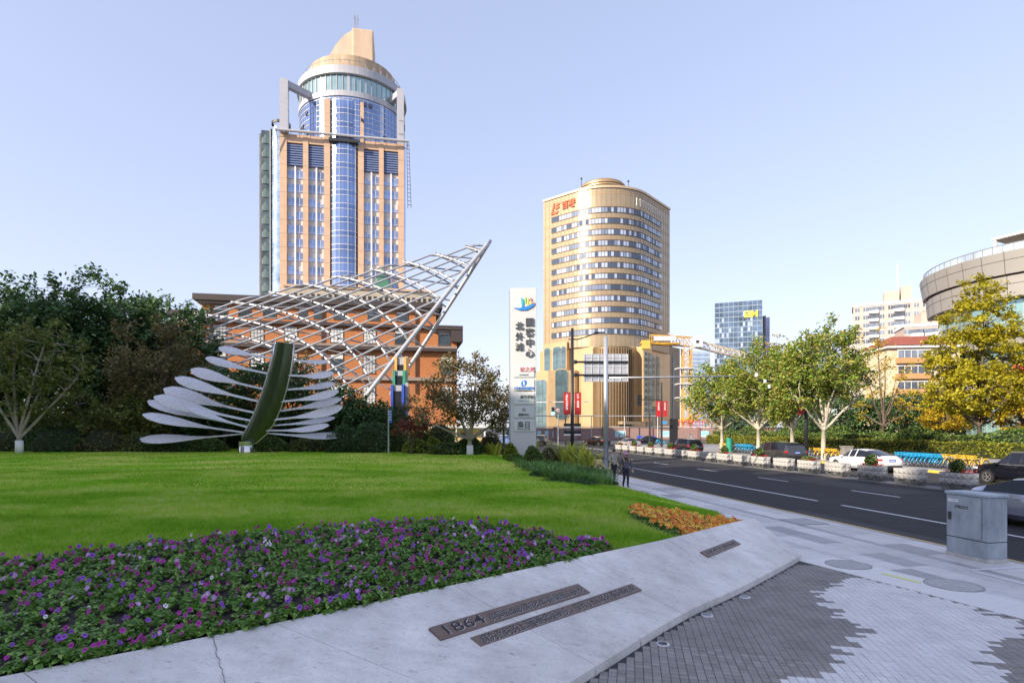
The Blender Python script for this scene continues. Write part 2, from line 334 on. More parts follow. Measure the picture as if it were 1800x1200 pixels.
def plate(name, label, quad, texts, off=.0):
    s = quad[0]; p0 = slope_pt(s, .5); a = slope_pt(s, 0); b = slope_pt(s, 1); c = slope_pt(s+.3, .5); nrm = (c-p0).cross(b-a).normalized()
    if nrm.z < 0: nrm = -nrm
    P = [ray_plane(x, y, p0+nrm*.004, nrm) for x, y in quad[1]]        # bl, br, tl
    ex = (P[1]-P[0]); Wd = ex.length; ex.normalize(); ey = nrm.cross(ex); Hh = (P[2]-P[0]).dot(ey)
    M = Matrix((ex, ey, nrm)).transposed().to_4x4(); M.translation = P[0]
    o = MB().bb(0, Wd, 0, Hh, -.03, .012).build(name, M_bronze, bevel=.002); o.matrix_world = M; tag(o, label, 'plaque')
    for body, sz, fx, fy, fw in texts:
        me = text_mesh(body, sz*Hh, M_letter, .002, .004*sz*Hh, 'LEFT'); xs = [v.co.x for v in me.vertices]; k = fw*Wd/(max(xs)-min(xs))
        t = link('lettering', me, o, (fx*Wd, fy*Hh, .0135)); t.scale = (k, 1, 1)
        t2 = link('lettering_edge', me.copy(), t, (.006, -.006, -.0012)); t2.data.materials[0] = M_letL  # paler copy of the letters, set slightly to one side
    return o
plate('plaque', 'longer upper brown metal plaque reading 1864 on the sloping concrete wall', (3.7, [(775, 1125), (1037, 1041), (757, 1103)]),
      [('1864', 1.0, .03, .5, .22), ('英国蓝烟囱游轮公司重建虹口码头', .62, .3, .36, .68)])
plate('plaque', 'thinner lower brown metal plaque without a date on the sloping concrete wall', (3.7, [(845, 1138), (1128, 1037), (830, 1120)]),
      [('成为当时的上海国际客运码头，拉开了虹口百年航运的历史', .82, .03, .46, .95)])
plate('plaque', 'short brown metal plaque reading 1845 near the far end of the concrete wall', (5.6, [(1245, 979), (1302, 956), (1231, 970)]),
      [('1845', .85, .05, .45, .36), ('第一座码头 虹口码头', .6, .44, .42, .5)])
# plaza: pale border band, setts
plaza = MB().prism([(-3.6, 1.2), (-1.6, 3.6), (0, 5.5), (.9, 6.6), (2.51, 8.55), (4, 10.05), (5.75, 11.95), (6.2, 12.5), (6.6, 12.6), (8.5, 8.2), (10.5, 2.8), (6, 0), (0, 0)], -.15, -.012).build('plaza', M_joint); plaza['kind'] = 'structure'
bme = MB().bb(-.49, .49, -.597, .597, -.06, .004).mesh('border_slab', M_granL, bevel=.004)
for k in range(-1, 12):
    c = EN*10.67+ED*(9.35-.6-1.2*k); link('border_slab', bme, plaza, c, math.atan2(EN.y, EN.x))
PA = Vector((.2, .98, 0)).normalized(); PB = Vector((PA.y, -PA.x, 0))
lipx = np.array(LIP); setts = []
xl = lambda Y: np.interp(Y, [5, 6.4, 6.55, 7.1, 8.1, 8.9, 9.7, 10.3, 10.7, 11.2], [3.2, 3.1, 3.3, 4.05, 4.85, 5.05, 5.1, 5.5, 6.2, 6.9])
xr = lambda Y: np.interp(Y, [5, 6.4, 6.84, 7.65, 8.07, 8.7], [5.3, 5.5, 5.6, 6.4, 7.1, 7.4])
for j in range(22, 130):
    jl = rng.uniform(-.22, .22); jr = rng.uniform(-.22, .22)
    for i in range(-60, 100):
        c = PA*(j*.1)+PB*(i*.1+(.0 if j % 2 else .0))
        if c.y < 2.6 or c.dot(EN) > 10.14 or c.x > 10 or c.y > 12.6: continue
        yl = np.interp(c.x, lipx[:, 0], lipx[:, 1])
        if c.y > yl-.075 or c.x/c.y > 2.6 or c.x/c.y < -.3: continue
        setts.append((c.length, c, 1 if (xl(c.y)+jl < c.x < xr(c.y)+jr) else 0))
setts.sort(key=lambda s: s[0])
sme = [MB().bb(-.047, .047, -.0488, .0488, -.04, 0).mesh('sett', m, bevel=.004) for m in (M_settD, M_settL)]
rs = [MB(), MB()]; cnt = 0
for d, c, k in setts:
    vis = c.y > 6.35 and abs(c.x) < c.y*.885
    c = c+Vector((0, 0, random.uniform(-.0025, .0015)))
    if vis and cnt < 300: link('sett', sme[k], plaza, c, -math.atan2(PA.x, PA.y)); cnt += 1
    else: rs[k].box(c-Vector((0, 0, .02)), (.094, .0976, .04), -math.atan2(PA.x, PA.y))
for k in (0, 1): rs[k].build('sett', [M_settD, M_settL][k], plaza, fix=False)['kind'] = 'stuff'
M_steel = mat('brushed_steel', (.55, .55, .57), .32, .9, var=.1, scale=20)
M_iron = mat('cast_iron', (.13, .13, .135), .7, .3, var=.25, scale=12, bump=.4, bscale=60)
for k, (x, y, w) in enumerate([(2.95, 8.78, 'nearest the far plaque'), (3.9, 9.72, 'below the wall joint, farthest from the viewer'), (1.98, 7.62, 'at the bottom edge of the picture')]):
    w = ['the middle one of three', 'the farthest of three', 'the nearest of three'][k]
    o = thing('ground_light', 'small round steel uplight set in the setts, '+w, 'ground light', (x, y, .0), 0, 'uplights along the concrete wall')
    MB().lathe([(.062, .012), (.07, .014), (.088, .012), (.092, 0)], 20).build('ring', M_steel, o, smooth=True); MB().lathe([(0, .008), (.062, .009)], 20).build('lens', mat('lamp_lens', (.05, .05, .06), .1), o)
for (x, y, r, w) in [(6.95, 12.0, .43, 'beside the far end of the concrete wall'), (7.95, 10.45, .45, 'in the pavement below the grey cabinet')]:
    o = thing('manhole_cover', 'round worn manhole cover '+w, 'manhole cover', (x, y, .004))
    MB().lathe([(r*.93, .0), (r*.97, .007), (r, .007), (r+.005, -.02)], 40).build('rim', mat('worn_rim', (.28, .28, .28), .7, var=.3, scale=15), o); b = MB().lathe([(0, .004), (r*.92, .004)], 40)
    for a in range(-5, 6):
        h = math.sqrt(max(0, (r*.88)**2-(a*r*.16)**2)); b.bb(-h, h, a*r*.16-.012, a*r*.16+.012, .003, .009)
    b.build('lid', mat('manhole_lid', (.46, .455, .45), .7, var=.2, scale=10), o)
def flatmark(name, label, cat, pts, m, z=.006): tag(MB().add([(p[0], p[1], z) for p in pts], [tuple(range(len(pts)))]).build(name, m), label, cat)
MY = mat('yellow_tactile', (.78, .80, .22), .6)
c = Vector((7.33, 10.95, 0)); flatmark('floor_marker', 'short yellow marker strip on the pale granite border', 'marker', [c+ED*.36+EN*.05, c-ED*.36+EN*.05, c-ED*.36-EN*.05, c+ED*.36-EN*.05], MY, .0085)
b = MB(); q = on_v(1704, 11.1)
for p, e, w in ((q, q+N*1.6, .09), (q, q-D*3.4, .09)): 
    x = (e-p).normalized().cross(Vector((0, 0, 1)))*w/2; b.add([(*(p+x)[:2], .006), (*(e+x)[:2], .006), (*(e-x)[:2], .006), (*(p-x)[:2], .006)], [(0, 1, 2, 3)])
tag(b.build('parking_line', mat('white_line', (.7, .7, .72), .6, var=.2, scale=20)), 'white corner lines of a bicycle bay painted beside the grey cabinet', 'marking')
o = thing('access_cover', 'square dark inset cover in the pavement near the kerb', 'manhole cover', on_v(1412, 11.9, .0), RZ)
MB().bb(-.42, .42, -.5, .5, -.02, .006).build('lid', M_granD, o); MB().bb(-.46, .46, -.54, .54, -.02, .0045).build('frame', M_iron, o)
# ---------------------------------------------------------------- lawn
us = np.concatenate([np.arange(-10, 20, .5), np.arange(20, 75, 1.0)]); nv = 110
V = []; 
for u in us:
    e = ve(u)
    for k in range(nv+1):
        v = e-(k/nv)**1.7*75; p = D*float(u)+N*float(v); V.append((p.x, p.y))
V = np.array(V); Z = lawnz(V[:, 0], V[:, 1]); V3 = np.column_stack([V, Z]); F = []
for i in range(len(us)-1):
    for k in range(nv): a = i*(nv+1)+k; F.append((a, a+1, a+nv+2, a+nv+1))
def lawnmat():
    m = bpy.data.materials.new('lawn_grass'); m.use_nodes = True; n = m.node_tree.nodes; L = m.node_tree.links; p = n['Principled BSDF']
    tc = n.new('ShaderNodeTexCoord'); mp = n.new('ShaderNodeMapping'); mp.inputs['Scale'].default_value = (.22, .34, 1); L.new(tc.outputs['Object'], mp.inputs[0])
    a = n.new('ShaderNodeTexNoise'); a.inputs['Scale'].default_value = 1; a.inputs['Detail'].default_value = 6; L.new(mp.outputs[0], a.inputs['Vector'])
    r = n.new('ShaderNodeValToRGB'); r.color_ramp.elements[0].position = .40; r.color_ramp.elements[1].position = .62
    r.color_ramp.elements[0].color = (.24, .49, .006, 1); r.color_ramp.elements[1].color = (.62, .64, .14, 1); L.new(a.outputs['Fac'], r.inputs[0])
    b = n.new('ShaderNodeTexNoise'); b.inputs['Scale'].default_value = 14; b.inputs['Detail'].default_value = 8; b.inputs['Roughness'].default_value = .75; L.new(tc.outputs['Object'], b.inputs['Vector'])
    r2 = n.new('ShaderNodeValToRGB'); r2.color_ramp.elements[0].position = .3; r2.color_ramp.elements[1].position = .7; r2.color_ramp.elements[0].color = (.5, .52, .45, 1); r2.color_ramp.elements[1].color = (1.25, 1.2, 1.1, 1); L.new(b.outputs['Fac'], r2.inputs[0])
    x = n.new('ShaderNodeMix'); x.data_type = 'RGBA'; x.blend_type = 'MULTIPLY'; x.inputs[0].default_value = 1; L.new(r.outputs[0], x.inputs[6]); L.new(r2.outputs[0], x.inputs[7]); L.new(x.outputs[2], p.inputs['Base Color'])
    p.inputs['Roughness'].default_value = .9; p.inputs['Specular IOR Level'].default_value = .1
    bp = n.new('ShaderNodeBump'); bp.inputs['Strength'].default_value = .8; bp.inputs['Distance'].default_value = .06; L.new(b.outputs['Fac'], bp.inputs['Height']); L.new(bp.outputs[0], p.inputs['Normal'])
    return m
lawn = link('lawn', fastmesh('lawn', V3, np.array(F), lawnmat(), 4)); lawn['kind'] = 'structure'
lawn.data.polygons.foreach_set('use_smooth', [True]*len(lawn.data.polygons))
PURP = np.array([(-11, 8.6), (-8.1, 9.15), (-6.6, 10.6), (-5.4, 11.5), (-3.7, 12.5), (-2.2, 12.95), (-.9, 12.9), (.58, 11.9), (1.65, 10.5), (1.8, 10.1), (1.0, 9.42), (-.9, 7.75), (-2.6, 6.3), (-4.37, 4.96), (-7.0, 3.0), (-9, 2.3)])
ORAN = np.array([(3.0, 14.7), (3.5, 15.9), (5.0, 16.9), (6.2, 16.7), (6.75, 15.4), (5.85, 13.75), (5.2, 13.5), (4.4, 12.75), (3.55, 13.0), (3.1, 13.8)])
def inpoly(P, x, y):
    r = np.zeros(np.shape(x), bool); n = len(P); j = n-1
    for i in range(n):
        (xi, yi), (xj, yj) = P[i], P[j]
        r ^= ((yi > y) != (yj > y)) & (x < (xj-xi)*(y-yi)/(yj-yi+1e-12)+xi); j = i
    return r
# soil of the two beds, laid on the lawn as shallow mounds
M_soil = mat('dark_soil', (.032, .025, .02), .95, var=.5, scale=30, bump=.8, bscale=60)
def bed(name, poly):
    xs = np.arange(poly[:, 0].min()-.3, poly[:, 0].max()+.3, .15); ys = np.arange(poly[:, 1].min()-.3, poly[:, 1].max()+.3, .15)
    X, Yg = np.meshgrid(xs, ys, indexing='ij'); ins = inpoly(poly, X, Yg); Zg = lawnz(X, Yg)+np.where(ins, .03, -.06)+rng.uniform(-.012, .012, X.shape)
    idx = np.arange(X.size).reshape(X.shape); f = []
    for i in range(len(xs)-1):
        for j in range(len(ys)-1):
            if ins[i:i+2, j:j+2].any(): f.append((idx[i, j], idx[i+1, j], idx[i+1, j+1], idx[i, j+1]))
    o = link(name, fastmesh(name, np.column_stack([X.ravel(), Yg.ravel(), Zg.ravel()]), np.array(f), M_soil, 4)); o['kind'] = 'structure'; return o
bed('purple_flower_bed_soil', PURP); bed('orange_flower_bed_soil', ORAN)
# grass blades on the near and middle lawn
def blades(n, y0, y1, h, w, seed, xmax=1.0):
    g = np.random.default_rng(seed); Y = y0+(y1-y0)*g.random(n)**.8; X = Y*g.uniform(-.95, .42, n); d = toplineside(X, Y)
    u = X*D.x+Y*D.y; v = X*N.x+Y*N.y; e = np.where(u > 17.5, 10.3, 8.2+np.clip(u-12.2, 0, None)/5.3*2.1)
    k = (d > .06) & (v < e-.02) & ~inpoly(PURP, X, Y) & ~inpoly(ORAN, X, Y)
    X, Y = X[k], Y[k]; n = len(X); Z = lawnz(X, Y); hh = h*g.uniform(.5, 1.25, n); a = g.uniform(0, 2*np.pi, n); ww = w*g.uniform(.7, 1.3, n)*(Y/14)**.5
    lx = g.normal(0, .55, n)*hh; ly = g.normal(0, .55, n)*hh
    A = np.stack([X-np.cos(a)*ww, Y-np.sin(a)*ww, Z-.01], 1); B = np.stack([X+np.cos(a)*ww, Y+np.sin(a)*ww, Z-.01], 1); C = np.stack([X+lx, Y+ly, Z+hh], 1)
    return np.stack([A, B, C], 1).reshape(-1, 3)
Vb = np.concatenate([blades(90000, 8.5, 14, .12, .0085, 9), blades(190000, 8.5, 20, .085, .0075, 1), blades(120000, 15, 30, .065, .011, 2), blades(60000, 26, 50, .05, .02, 3)])
def grassmat():
    m = leafmat('grass_blade', [(.11, .28, .006), (.22, .46, .018), (.38, .56, .05), (.66, .62, .27)], .45, .0, 1, .6); n = m.node_tree.nodes; L = m.node_tree.links
    tc = [q for q in n if q.type == 'TEX_COORD'][0]; no = [q for q in n if q.type == 'TEX_NOISE'][0]; mp = n.new('ShaderNodeMapping'); mp.inputs['Scale'].default_value = (.30, .42, .3)
    L.new(tc.outputs['Object'], mp.inputs[0]); L.new(mp.outputs[0], no.inputs['Vector']); no.inputs['Scale'].default_value = 1; no.inputs['Detail'].default_value = 5
    rp = [q for q in n if q.type == 'VALTORGB'][0]; ad = n.new('ShaderNodeMath'); ad.operation = 'MULTIPLY_ADD'; ad.inputs[1].default_value = .55; g = [q for q in n if q.type == 'NEW_GEOMETRY'][0]
    m2 = n.new('ShaderNodeMapRange'); m2.inputs[1].default_value = .41; m2.inputs[2].default_value = .60; m2.inputs[3].default_value = .0; m2.inputs[4].default_value = .42; L.new(no.outputs['Fac'], m2.inputs[0])
    n2 = n.new('ShaderNodeTexNoise'); n2.inputs['Scale'].default_value = 3.2; n2.inputs['Detail'].default_value = 9; n2.inputs['Roughness'].default_value = .75; L.new(tc.outputs['Object'], n2.inputs['Vector']); a2 = n.new('ShaderNodeMath'); a2.operation = 'MULTIPLY_ADD'; a2.inputs[1].default_value = 1.5; a2.inputs[2].default_value = -.75; L.new(n2.outputs['Fac'], a2.inputs[0]); a3 = n.new('ShaderNodeMath'); L.new(m2.outputs[0], a3.inputs[0]); L.new(a2.outputs[0], a3.inputs[1]); L.new(g.outputs['Random Per Island'], ad.inputs[0]); L.new(a3.outputs[0], ad.inputs[2]); L.new(ad.outputs[0], rp.inputs[0]); return m
o = link('grass', fastmesh('grass', Vb, np.arange(len(Vb)).reshape(-1, 3), grassmat(), 3)); tag(o, 'short bright green mown grass of the big lawn', 'grass', kind='stuff')
# dry straw fringe along the purple bed
g = np.random.default_rng(5); seg = PURP[:10]; n = 16000; i = g.integers(0, 9, n); t = g.random(n)[:, None]; P2 = seg[i]*(1-t)+seg[i+1]*t
P2 = P2+g.normal(0, .13, (n, 2))+np.array([-.05, .22]); k = (toplineside(P2[:, 0], P2[:, 1]) > .06); P2 = P2[k]; n = len(P2); Z = lawnz(P2[:, 0], P2[:, 1]); a = g.uniform(0, 6.28, n); h = g.uniform(.02, .06, n)
A = np.stack([P2[:, 0]-np.cos(a)*.006, P2[:, 1]-np.sin(a)*.006, Z], 1); B = np.stack([P2[:, 0]+np.cos(a)*.006, P2[:, 1]+np.sin(a)*.006, Z], 1); C = np.stack([P2[:, 0]+g.normal(0, .06, n), P2[:, 1]+g.normal(0, .06, n), Z+h], 1)
o = link('dry_grass', fastmesh('dry_grass', np.stack([A, B, C], 1).reshape(-1, 3), np.arange(3*n).reshape(-1, 3), leafmat('straw', [(.46, .37, .20), (.58, .48, .28), (.38, .34, .14)], .2), 3)); tag(o, 'strip of dry straw coloured grass along the purple bed', 'grass', kind='stuff')
# ---------------------------------------------------------------- flowers
M_pl = leafmat('pansy_leaf', [(.055, .15, .018), (.13, .27, .04), (.30, .45, .11)], .2, .25, 3, .45)
def pansy_foliage(seed, n=72, r=.14):
    g = np.random.default_rng(seed); a = g.uniform(0, 6.28, n); q = np.sqrt(g.random(n)); P = np.stack([np.cos(a)*q*r, np.sin(a)*q*r, .025+.085*(1-q**2)*g.uniform(.5, 1.1, n)], 1)
    d = np.stack([np.cos(a)*q, np.sin(a)*q, np.full(n, .15)], 1)
    return leafmesh('foliage', P, .052, M_pl, g, up=1.1, elong=1.55, dirs=d)
def petal_flower(name, cols, r=.029):
    b = MB()
    for k, (ang, L, w, lift) in enumerate([(90, 1.0, .72, .004), (35, .95, .8, 0), (145, .95, .8, 0), (-90, 1.1, 1.0, .006), (-25, .85, .8, .003), (205, .85, .8, .003)]):
        c, s = math.cos(R(ang)), math.sin(R(ang)); T = lambda u, v, z: (c*u-s*v, s*u+c*v, z)
        b.add([T(0, 0, lift), T(r*L*.55, -r*w*.55, lift+.004), T(r*L, -r*w*.3, lift), T(r*L, r*w*.3, lift), T(r*L*.55, r*w*.55, lift+.004)], [(0, 1, 2, 3, 4)], 0)
    b.add([(math.cos(a)*r*.3, math.sin(a)*r*.3, .009) for a in np.arange(0, 6.2, 1.05)], [tuple(range(6))], 1)
    return b.mesh(name, cols, fix=False)
FM = [mat('petal_'+n, c, .55, var=.2, scale=30) for n, c in (('magenta', (.42, .02, .33)), ('violet', (.27, .06, .48)), ('wine', (.22, .01, .10)), ('lilac', (.50, .26, .62)), ('white', (.75, .70, .75)))]
M_eye = mat('petal_eye', (.72, .55, .25), .6); M_dk = mat('petal_dark_eye', (.05, .01, .05), .6)
flow = [petal_flower('flower', [f, M_dk if k != 3 else M_eye]) for k, f in enumerate(FM)]; fol = [pansy_foliage(i) for i in range(6)]
cand = []; gx = np.arange(-10.5, 2.2, .285)
for i, x in enumerate(gx):
    for j, y in enumerate(np.arange(2.6, 13.2, .285)):
        xx = x+(j % 2)*.127+rng.uniform(-.06, .06); yy = y+rng.uniform(-.06, .06)
        if inpoly(PURP, np.array([xx]), np.array([yy]))[0] and toplineside(np.array([xx]), np.array([yy]))[0] > .07 and xx > -yy*.97: cand.append((math.hypot(xx, yy), xx, yy))
for k in range(54):
    s_ = .9+k*3.4/54; q = cr(TOP, s_); t_ = (cr(TOP, s_+.05)-cr(TOP, s_-.05)).normalized(); n_ = Vector((-t_.y, t_.x)); xx, yy = q+n_*rng.uniform(.07, .14)
    if xx > -yy*.97: cand.append((math.hypot(xx, yy), xx, yy))
cand.sort(); CN = ['magenta', 'violet', 'wine red', 'lilac', 'white']; jv = []
for i, (d, x, y) in enumerate(cand):
    z = float(lawnz(x, y))+.03; kk = int(rng.choice(5, p=[.40, .33, .16, .09, .02])); nf = int(rng.choice(5, p=[.22, .30, .26, .14, .08]))
    sc = rng.uniform(.65, 1.25); rz = rng.uniform(0, 6.28)
    fl = [(rng.uniform(-.11, .11), rng.uniform(-.12, .08), rng.uniform(.10, .17)) for _ in range(nf)]
    fr = [(R(rng.uniform(35, 75)), rng.uniform(-.3, .3), rng.uniform(-.8, .8)) for _ in range(nf)]
    ck = [kk if rng.random() < .8 else int(rng.integers(0, 4)) for _ in range(nf)]
    if i < 300:
        o = link('pansy_plant', fol[i % 6], None, (x, y, z), 0, sc)
        tag(o, 'low pansy plant with %s flowers in the purple bed' % CN[kk] if nf else 'low green pansy plant without flowers in the purple bed', 'flower', 'pansies in the purple bed')
        for p, r, c in zip(fl, fr, ck): link('flower', flow[c], o, p, r)
    else: jv.append((x, y, z, sc, rz, i % 6, fl, fr, ck))
def joinmeshes(name, items, mats):                              # items: (mesh, matrix, material offset) -> one mesh, faces kept
    V = []; F = []; mi = []; n = 0
    for me, M, mo in items:
        k = len(me.vertices); a = np.empty(k*3, np.float32); me.vertices.foreach_get('co', a); a = a.reshape(-1, 3); Mn = np.array(M)
        V.append(a @ Mn[:3, :3].T+Mn[:3, 3]); F += [[v+n for v in p.vertices] for p in me.polygons]; mi += [p.material_index+mo for p in me.polygons]; n += k
    me = bpy.data.meshes.new(name); me.from_pydata(np.concatenate(V).tolist(), [], F)
    for m in mats: me.materials.append(m)
    me.polygons.foreach_set('material_index', mi); me.update(); return me
TRS = lambda p, r, s: Matrix.LocRotScale(Vector(p), __import__('mathutils').Euler(r), Vector((s, s, s)))
items = []
for (x, y, z, sc, rz, k, fl, fr, ck) in jv:
    B = TRS((x, y, z), (0, 0, 0), sc); items.append((fol[k], B, 0))
    for p, r, c in zip(fl, fr, ck): items.append((flow[c], B @ TRS(p, r, 1.15), 1+2*c))
if items: tag(link('pansy_plants', joinmeshes('pansy_plants', items, [M_pl]+sum([[f, M_dk if k != 3 else M_eye] for k, f in enumerate(FM)], []))), 'farther pansy plants with mauve and magenta flowers at the back of the purple bed', 'flower', 'pansies in the purple bed', 'stuff')
# orange bed
OM = [mat('petal_'+n, c, .55, var=.2, scale=30) for n, c in (('orange', (.92, .28, .01)), ('amber', (.92, .58, .05)), ('rust', (.62, .14, .01)))]
oflow = [petal_flower('flower', [f, M_dk], .04) for f in OM]; cand = []
for x in np.arange(2.9, 7, .26):
    for j, y in enumerate(np.arange(12.5, 17.2, .26)):
        xx = x+(j % 2)*.13+rng.uniform(-.07, .07); yy = y+rng.uniform(-.07, .07)
        if inpoly(ORAN, np.array([xx]), np.array([yy]))[0] and toplineside(np.array([xx]), np.array([yy]))[0] > .1 and xx/yy < .408: cand.append((xx, yy))
def clump(seed):
    g = random.Random(seed); it = [(fol[seed % 6], TRS((0, 0, 0), (0, 0, g.uniform(0, 6)), 1.15), 0)]
    return it
for i, (x, y) in enumerate(cand):
    o = link('marigold_plant', fol[i % 6], None, (x, y, float(lawnz(x, y))+.03), 0, random.uniform(1.0, 1.3)); tag(o, 'small orange pansy plant in the orange flower bed by the wall end', 'flower', 'plants in the orange bed'); o.name = 'orange_pansy_plant'
    it = []
    for _ in range(random.randint(4, 7)): c = random.choice([0, 0, 0, 1, 1, 2]); it.append((oflow[c], TRS((random.uniform(-.14, .14), random.uniform(-.14, .14), random.uniform(.12, .2)), (R(random.uniform(20, 70)), random.uniform(-.4, .4), random.uniform(-1, 1)), 1), 2*c))
    if i < 12: pass
    link('blossoms', joinmeshes('blossoms', it, sum([[f, M_dk] for f in OM], [])), o)
# ================================================================ buildings
rng = np.random.default_rng(11); random.seed(11)
M_glassB = glass('blue_curtain_glass', (.22, .31, .52), .07, .7, .2, .12)
M_glassP = glass('pale_curtain_glass', (.62, .70, .85), .1, .6, .15, .12)
M_glassG = glass('green_tinted_glass', (.33, .47, .47), .08, .55, .15, .2)
M_glassD = glass('dark_window_glass', (.07, .10, .12), .06, .5, .4, .3)
M_glassW = mat('window_glass', (.25, .33, .50), .08, .6, .25, .35, rand=.25)
M_peach = mat('peach_stone_cladding', (.56, .385, .26), .6, var=.08, scale=.4)
M_spand = mat('pale_spandrel', (.55, .52, .50), .6, var=.1, scale=.5)
M_white = mat('white_metal_panel', (.40, .41, .45), .45, var=.05, scale=.5)
M_mull = mat('white_mullion', (.7, .72, .76), .4)
M_louv = mat('blue_louvre', (.08, .11, .22), .35, .3)
M_dark = mat('dark_metal', (.035, .036, .04), .5, .2)
M_fin = mat('dark_glass_screen', (.10, .13, .13), .15, .4, .6, .25)
# unseen block added behind the viewer to shade lawn and near street
c = SUN_H*62
sh = thing('added_shade_block', 'plain unseen block added behind the viewer to shade the foreground', 'building', (c.x-24*.6, c.y+24*.8, 0), math.atan2(-SUN_H.y, -SUN_H.x)-math.pi/2)
MB().bb(-56, 56, -22, 0, -.2, 47).build('wall', mat('shade_block_render', (.42, .40, .38), .7, var=.1, scale=.2), sh)
wme = MB().bb(-1.3, 1.3, -.05, .08, -.9, .9).mesh('window', M_glassD)
for i in range(28):
    for j in range(13): link('window', wme, sh, (-54+i*4, 0, 3+j*3.7))
# ---------------------------------------------------------------- the glass tower
def tower():
    X1 = (493-900)/FPX*170; X2 = X1+35.5*N.x
    T = thing('glass_tower', 'tall peach and blue glass tower with round crown and rooftop mast', 'tower', (X1+17.75*N.x, 170+17.75*N.y, 0), RZ)
    S = .1645; x = lambda px: (px-600.7)*S
    piers = [(492.5, 504), (531.5, 540.5), (567.5, 578), (626.7, 637), (664, 672.5), (698.7, 709)]
    MB().bb(x(493), x(709), .6, 30, 0, 87.5).build('wall', M_spand, T)
    for a, b in piers:
        top = 100 if a in (567.5, 626.7) else 88
        o = MB().bb(x(a), x(b), -.55, 1.2, 0, top).build('pier', M_peach, T); g = MB()
        for k in range(24): g.bb(x(a)-.01, x(b)+.01, -.57, -.5, 3+k*4.03, 3.1+k*4.03)
        g.build('panel_joint', mat('joint_line', (.40, .27, .18), .7), o)['kind'] = 'stuff'
    MB().bb(x(709), x(709)+.5, .2, 28, 0, 88).build('side_glazing', M_glassP, T)
    MB().bb(x(492.5), x(709), -.4, 1.4, 86.2, 88.6).build('cornice', M_peach, T)
    # window columns: two windows to a bay, white mullion between them
    win = MB().bb(-.92, .92, .02, .1, -1.25, 1.25, 0).bb(-.05, .05, -.06, .03, -1.25, 1.25, 1).bb(-.92, .92, -.06, .03, -.95, -.85, 1).mesh('window', [M_glassW, M_mull])
    win2 = MB().bb(-.92, .92, .02, .1, -1.25, 1.25, 0).bb(-.05, .05, -.06, .03, -1.25, 1.25, 1).bb(-.92, .92, -.06, .03, -.95, -.85, 1).bb(-.9, -.06, -.01, .03, .2, 1.24, 2).bb(.06, .9, -.01, .03, -.3, 1.24, 2).mesh('window', [M_glassW, M_mull, mat('office_blind', (.55, .56, .58), .7)])
    bay = [(504, 531.5), (540.5, 567.5), (637, 664), (672.5, 698.7)]
    for a, b in bay:
        xa, xb = x(a), x(b); mid = (xa+xb)/2
        MB().bb(mid-.22, mid+.22, .0, .58, 0, 79.5).build('mullion', M_mull, T)
        for k in range(19):
            z = 77.2-k*4.03
            if z < 4: break
            for cx in ((xa+mid)/2-.05, (xb+mid)/2+.05): link('window', win2 if random.random() < .22 else win, T, (cx, .45, z))
        MB().bb(xa, xb, .3, .55, 79.6, 86.0).build('louvre_back', M_louv, T); lb = MB()
        for k in range(9): lb.bb(xa, xb, -.1, .28, 79.8+k*.7, 80.15+k*.7)
        lb.build('louvre', mat('louvre_blade', (.17, .23, .40), .4, .2), T)
    # convex glass bay in the middle
    xa, xb = x(578), x(626.7); hw = (xb-xa)/2; cx = (xa+xb)/2
    def arc(dep, n=10, w=hw): return [(cx+w*math.sin(t), .6-dep*math.cos(t)*1.0) for t in np.linspace(-math.pi/2, math.pi/2, n+1)]
    for k in range(25):
        z0 = .5+k*4.03; z1 = min(z0+4.0, 100)
        A = arc(2.2); b = MB()
        b.add([(p[0], p[1], z) for z in (z0, z0+2.4) for p in A], [(i, i+1, i+12, i+11) for i in range(10)], 0)
        b.add([(p[0], p[1], z) for z in (z0+2.5, z1) for p in A], [(i, i+1, i+12, i+11) for i in range(10)], 1)
        o = b.build('bay_glazing', [M_glassB, glass('bay_spandrel_glass', (.17, .25, .45), .1, .65, .2, .12)], T); A2 = arc(2.28, w=hw+.03); fr = MB()
        for zz in (z0-.06, z0+2.45): fr.loft([[(p[0], p[1], zz), (p[0], p[1], zz+.14)] for p in A2], closed=False)
        for i in range(0, 11, 2): fr.bb(A2[i][0]-.05, A2[i][0]+.05, A2[i][1]-.05, A2[i][1]+.05, z0, z1)
        fr.build('frame', M_mull, o, fix=False)
    MB().bb(xa-.2, xb+.2, -2.2, .6, 87.0, 87.9).build('bay_hood', M_dark, T)
    # projecting rail above the louvres
    o = MB(); o.tube([(x(486), -1.9, 88.9), (x(718), -1.9, 88.9)], .42, 8)
    for k in range(13): px = x(488)+k*(x(715)-x(488))/12; o.beam((px, -1.9, 88.9), (px, 0, 87.2), .14, .14)
    o.beam((x(486), -1.9, 88.9), (x(493), 0, 80), .18, .18); o.build('rail', M_white, T, smooth='auto')
    o = MB(); o.beam((x(718), -1.2, 88.5), (x(722), -1.2, 69), .14, .14); o.beam((x(714), -1.2, 88.5), (x(716), -1.2, 69), .14, .14)
    for k in range(16): z = 88-k*1.2; o.beam((x(714.2)+k*.02, -1.2, z), (x(718.2)+k*.045, -1.2, z), .12, .12)
    o.build('ladder_frame', M_dark, T)
    # drum
    cx, cy, r = 1.6, 15.5, 16.4
    prof = lambda a, b, rr: MB().lathe([(rr, a), (rr, b)], 72, (cx, cy, 0))
    prof(87, 101.2, r).build('drum_glazing', M_glassB, T, smooth=True)
    for k in range(1, 9):
        z = 87.6+k*1.62; MB().lathe([(r, z), (r+.1, z), (r+.1, z+.12), (r, z+.12)], 72, (cx, cy, 0)).build('drum_band', M_mull, T)
    vb = MB()
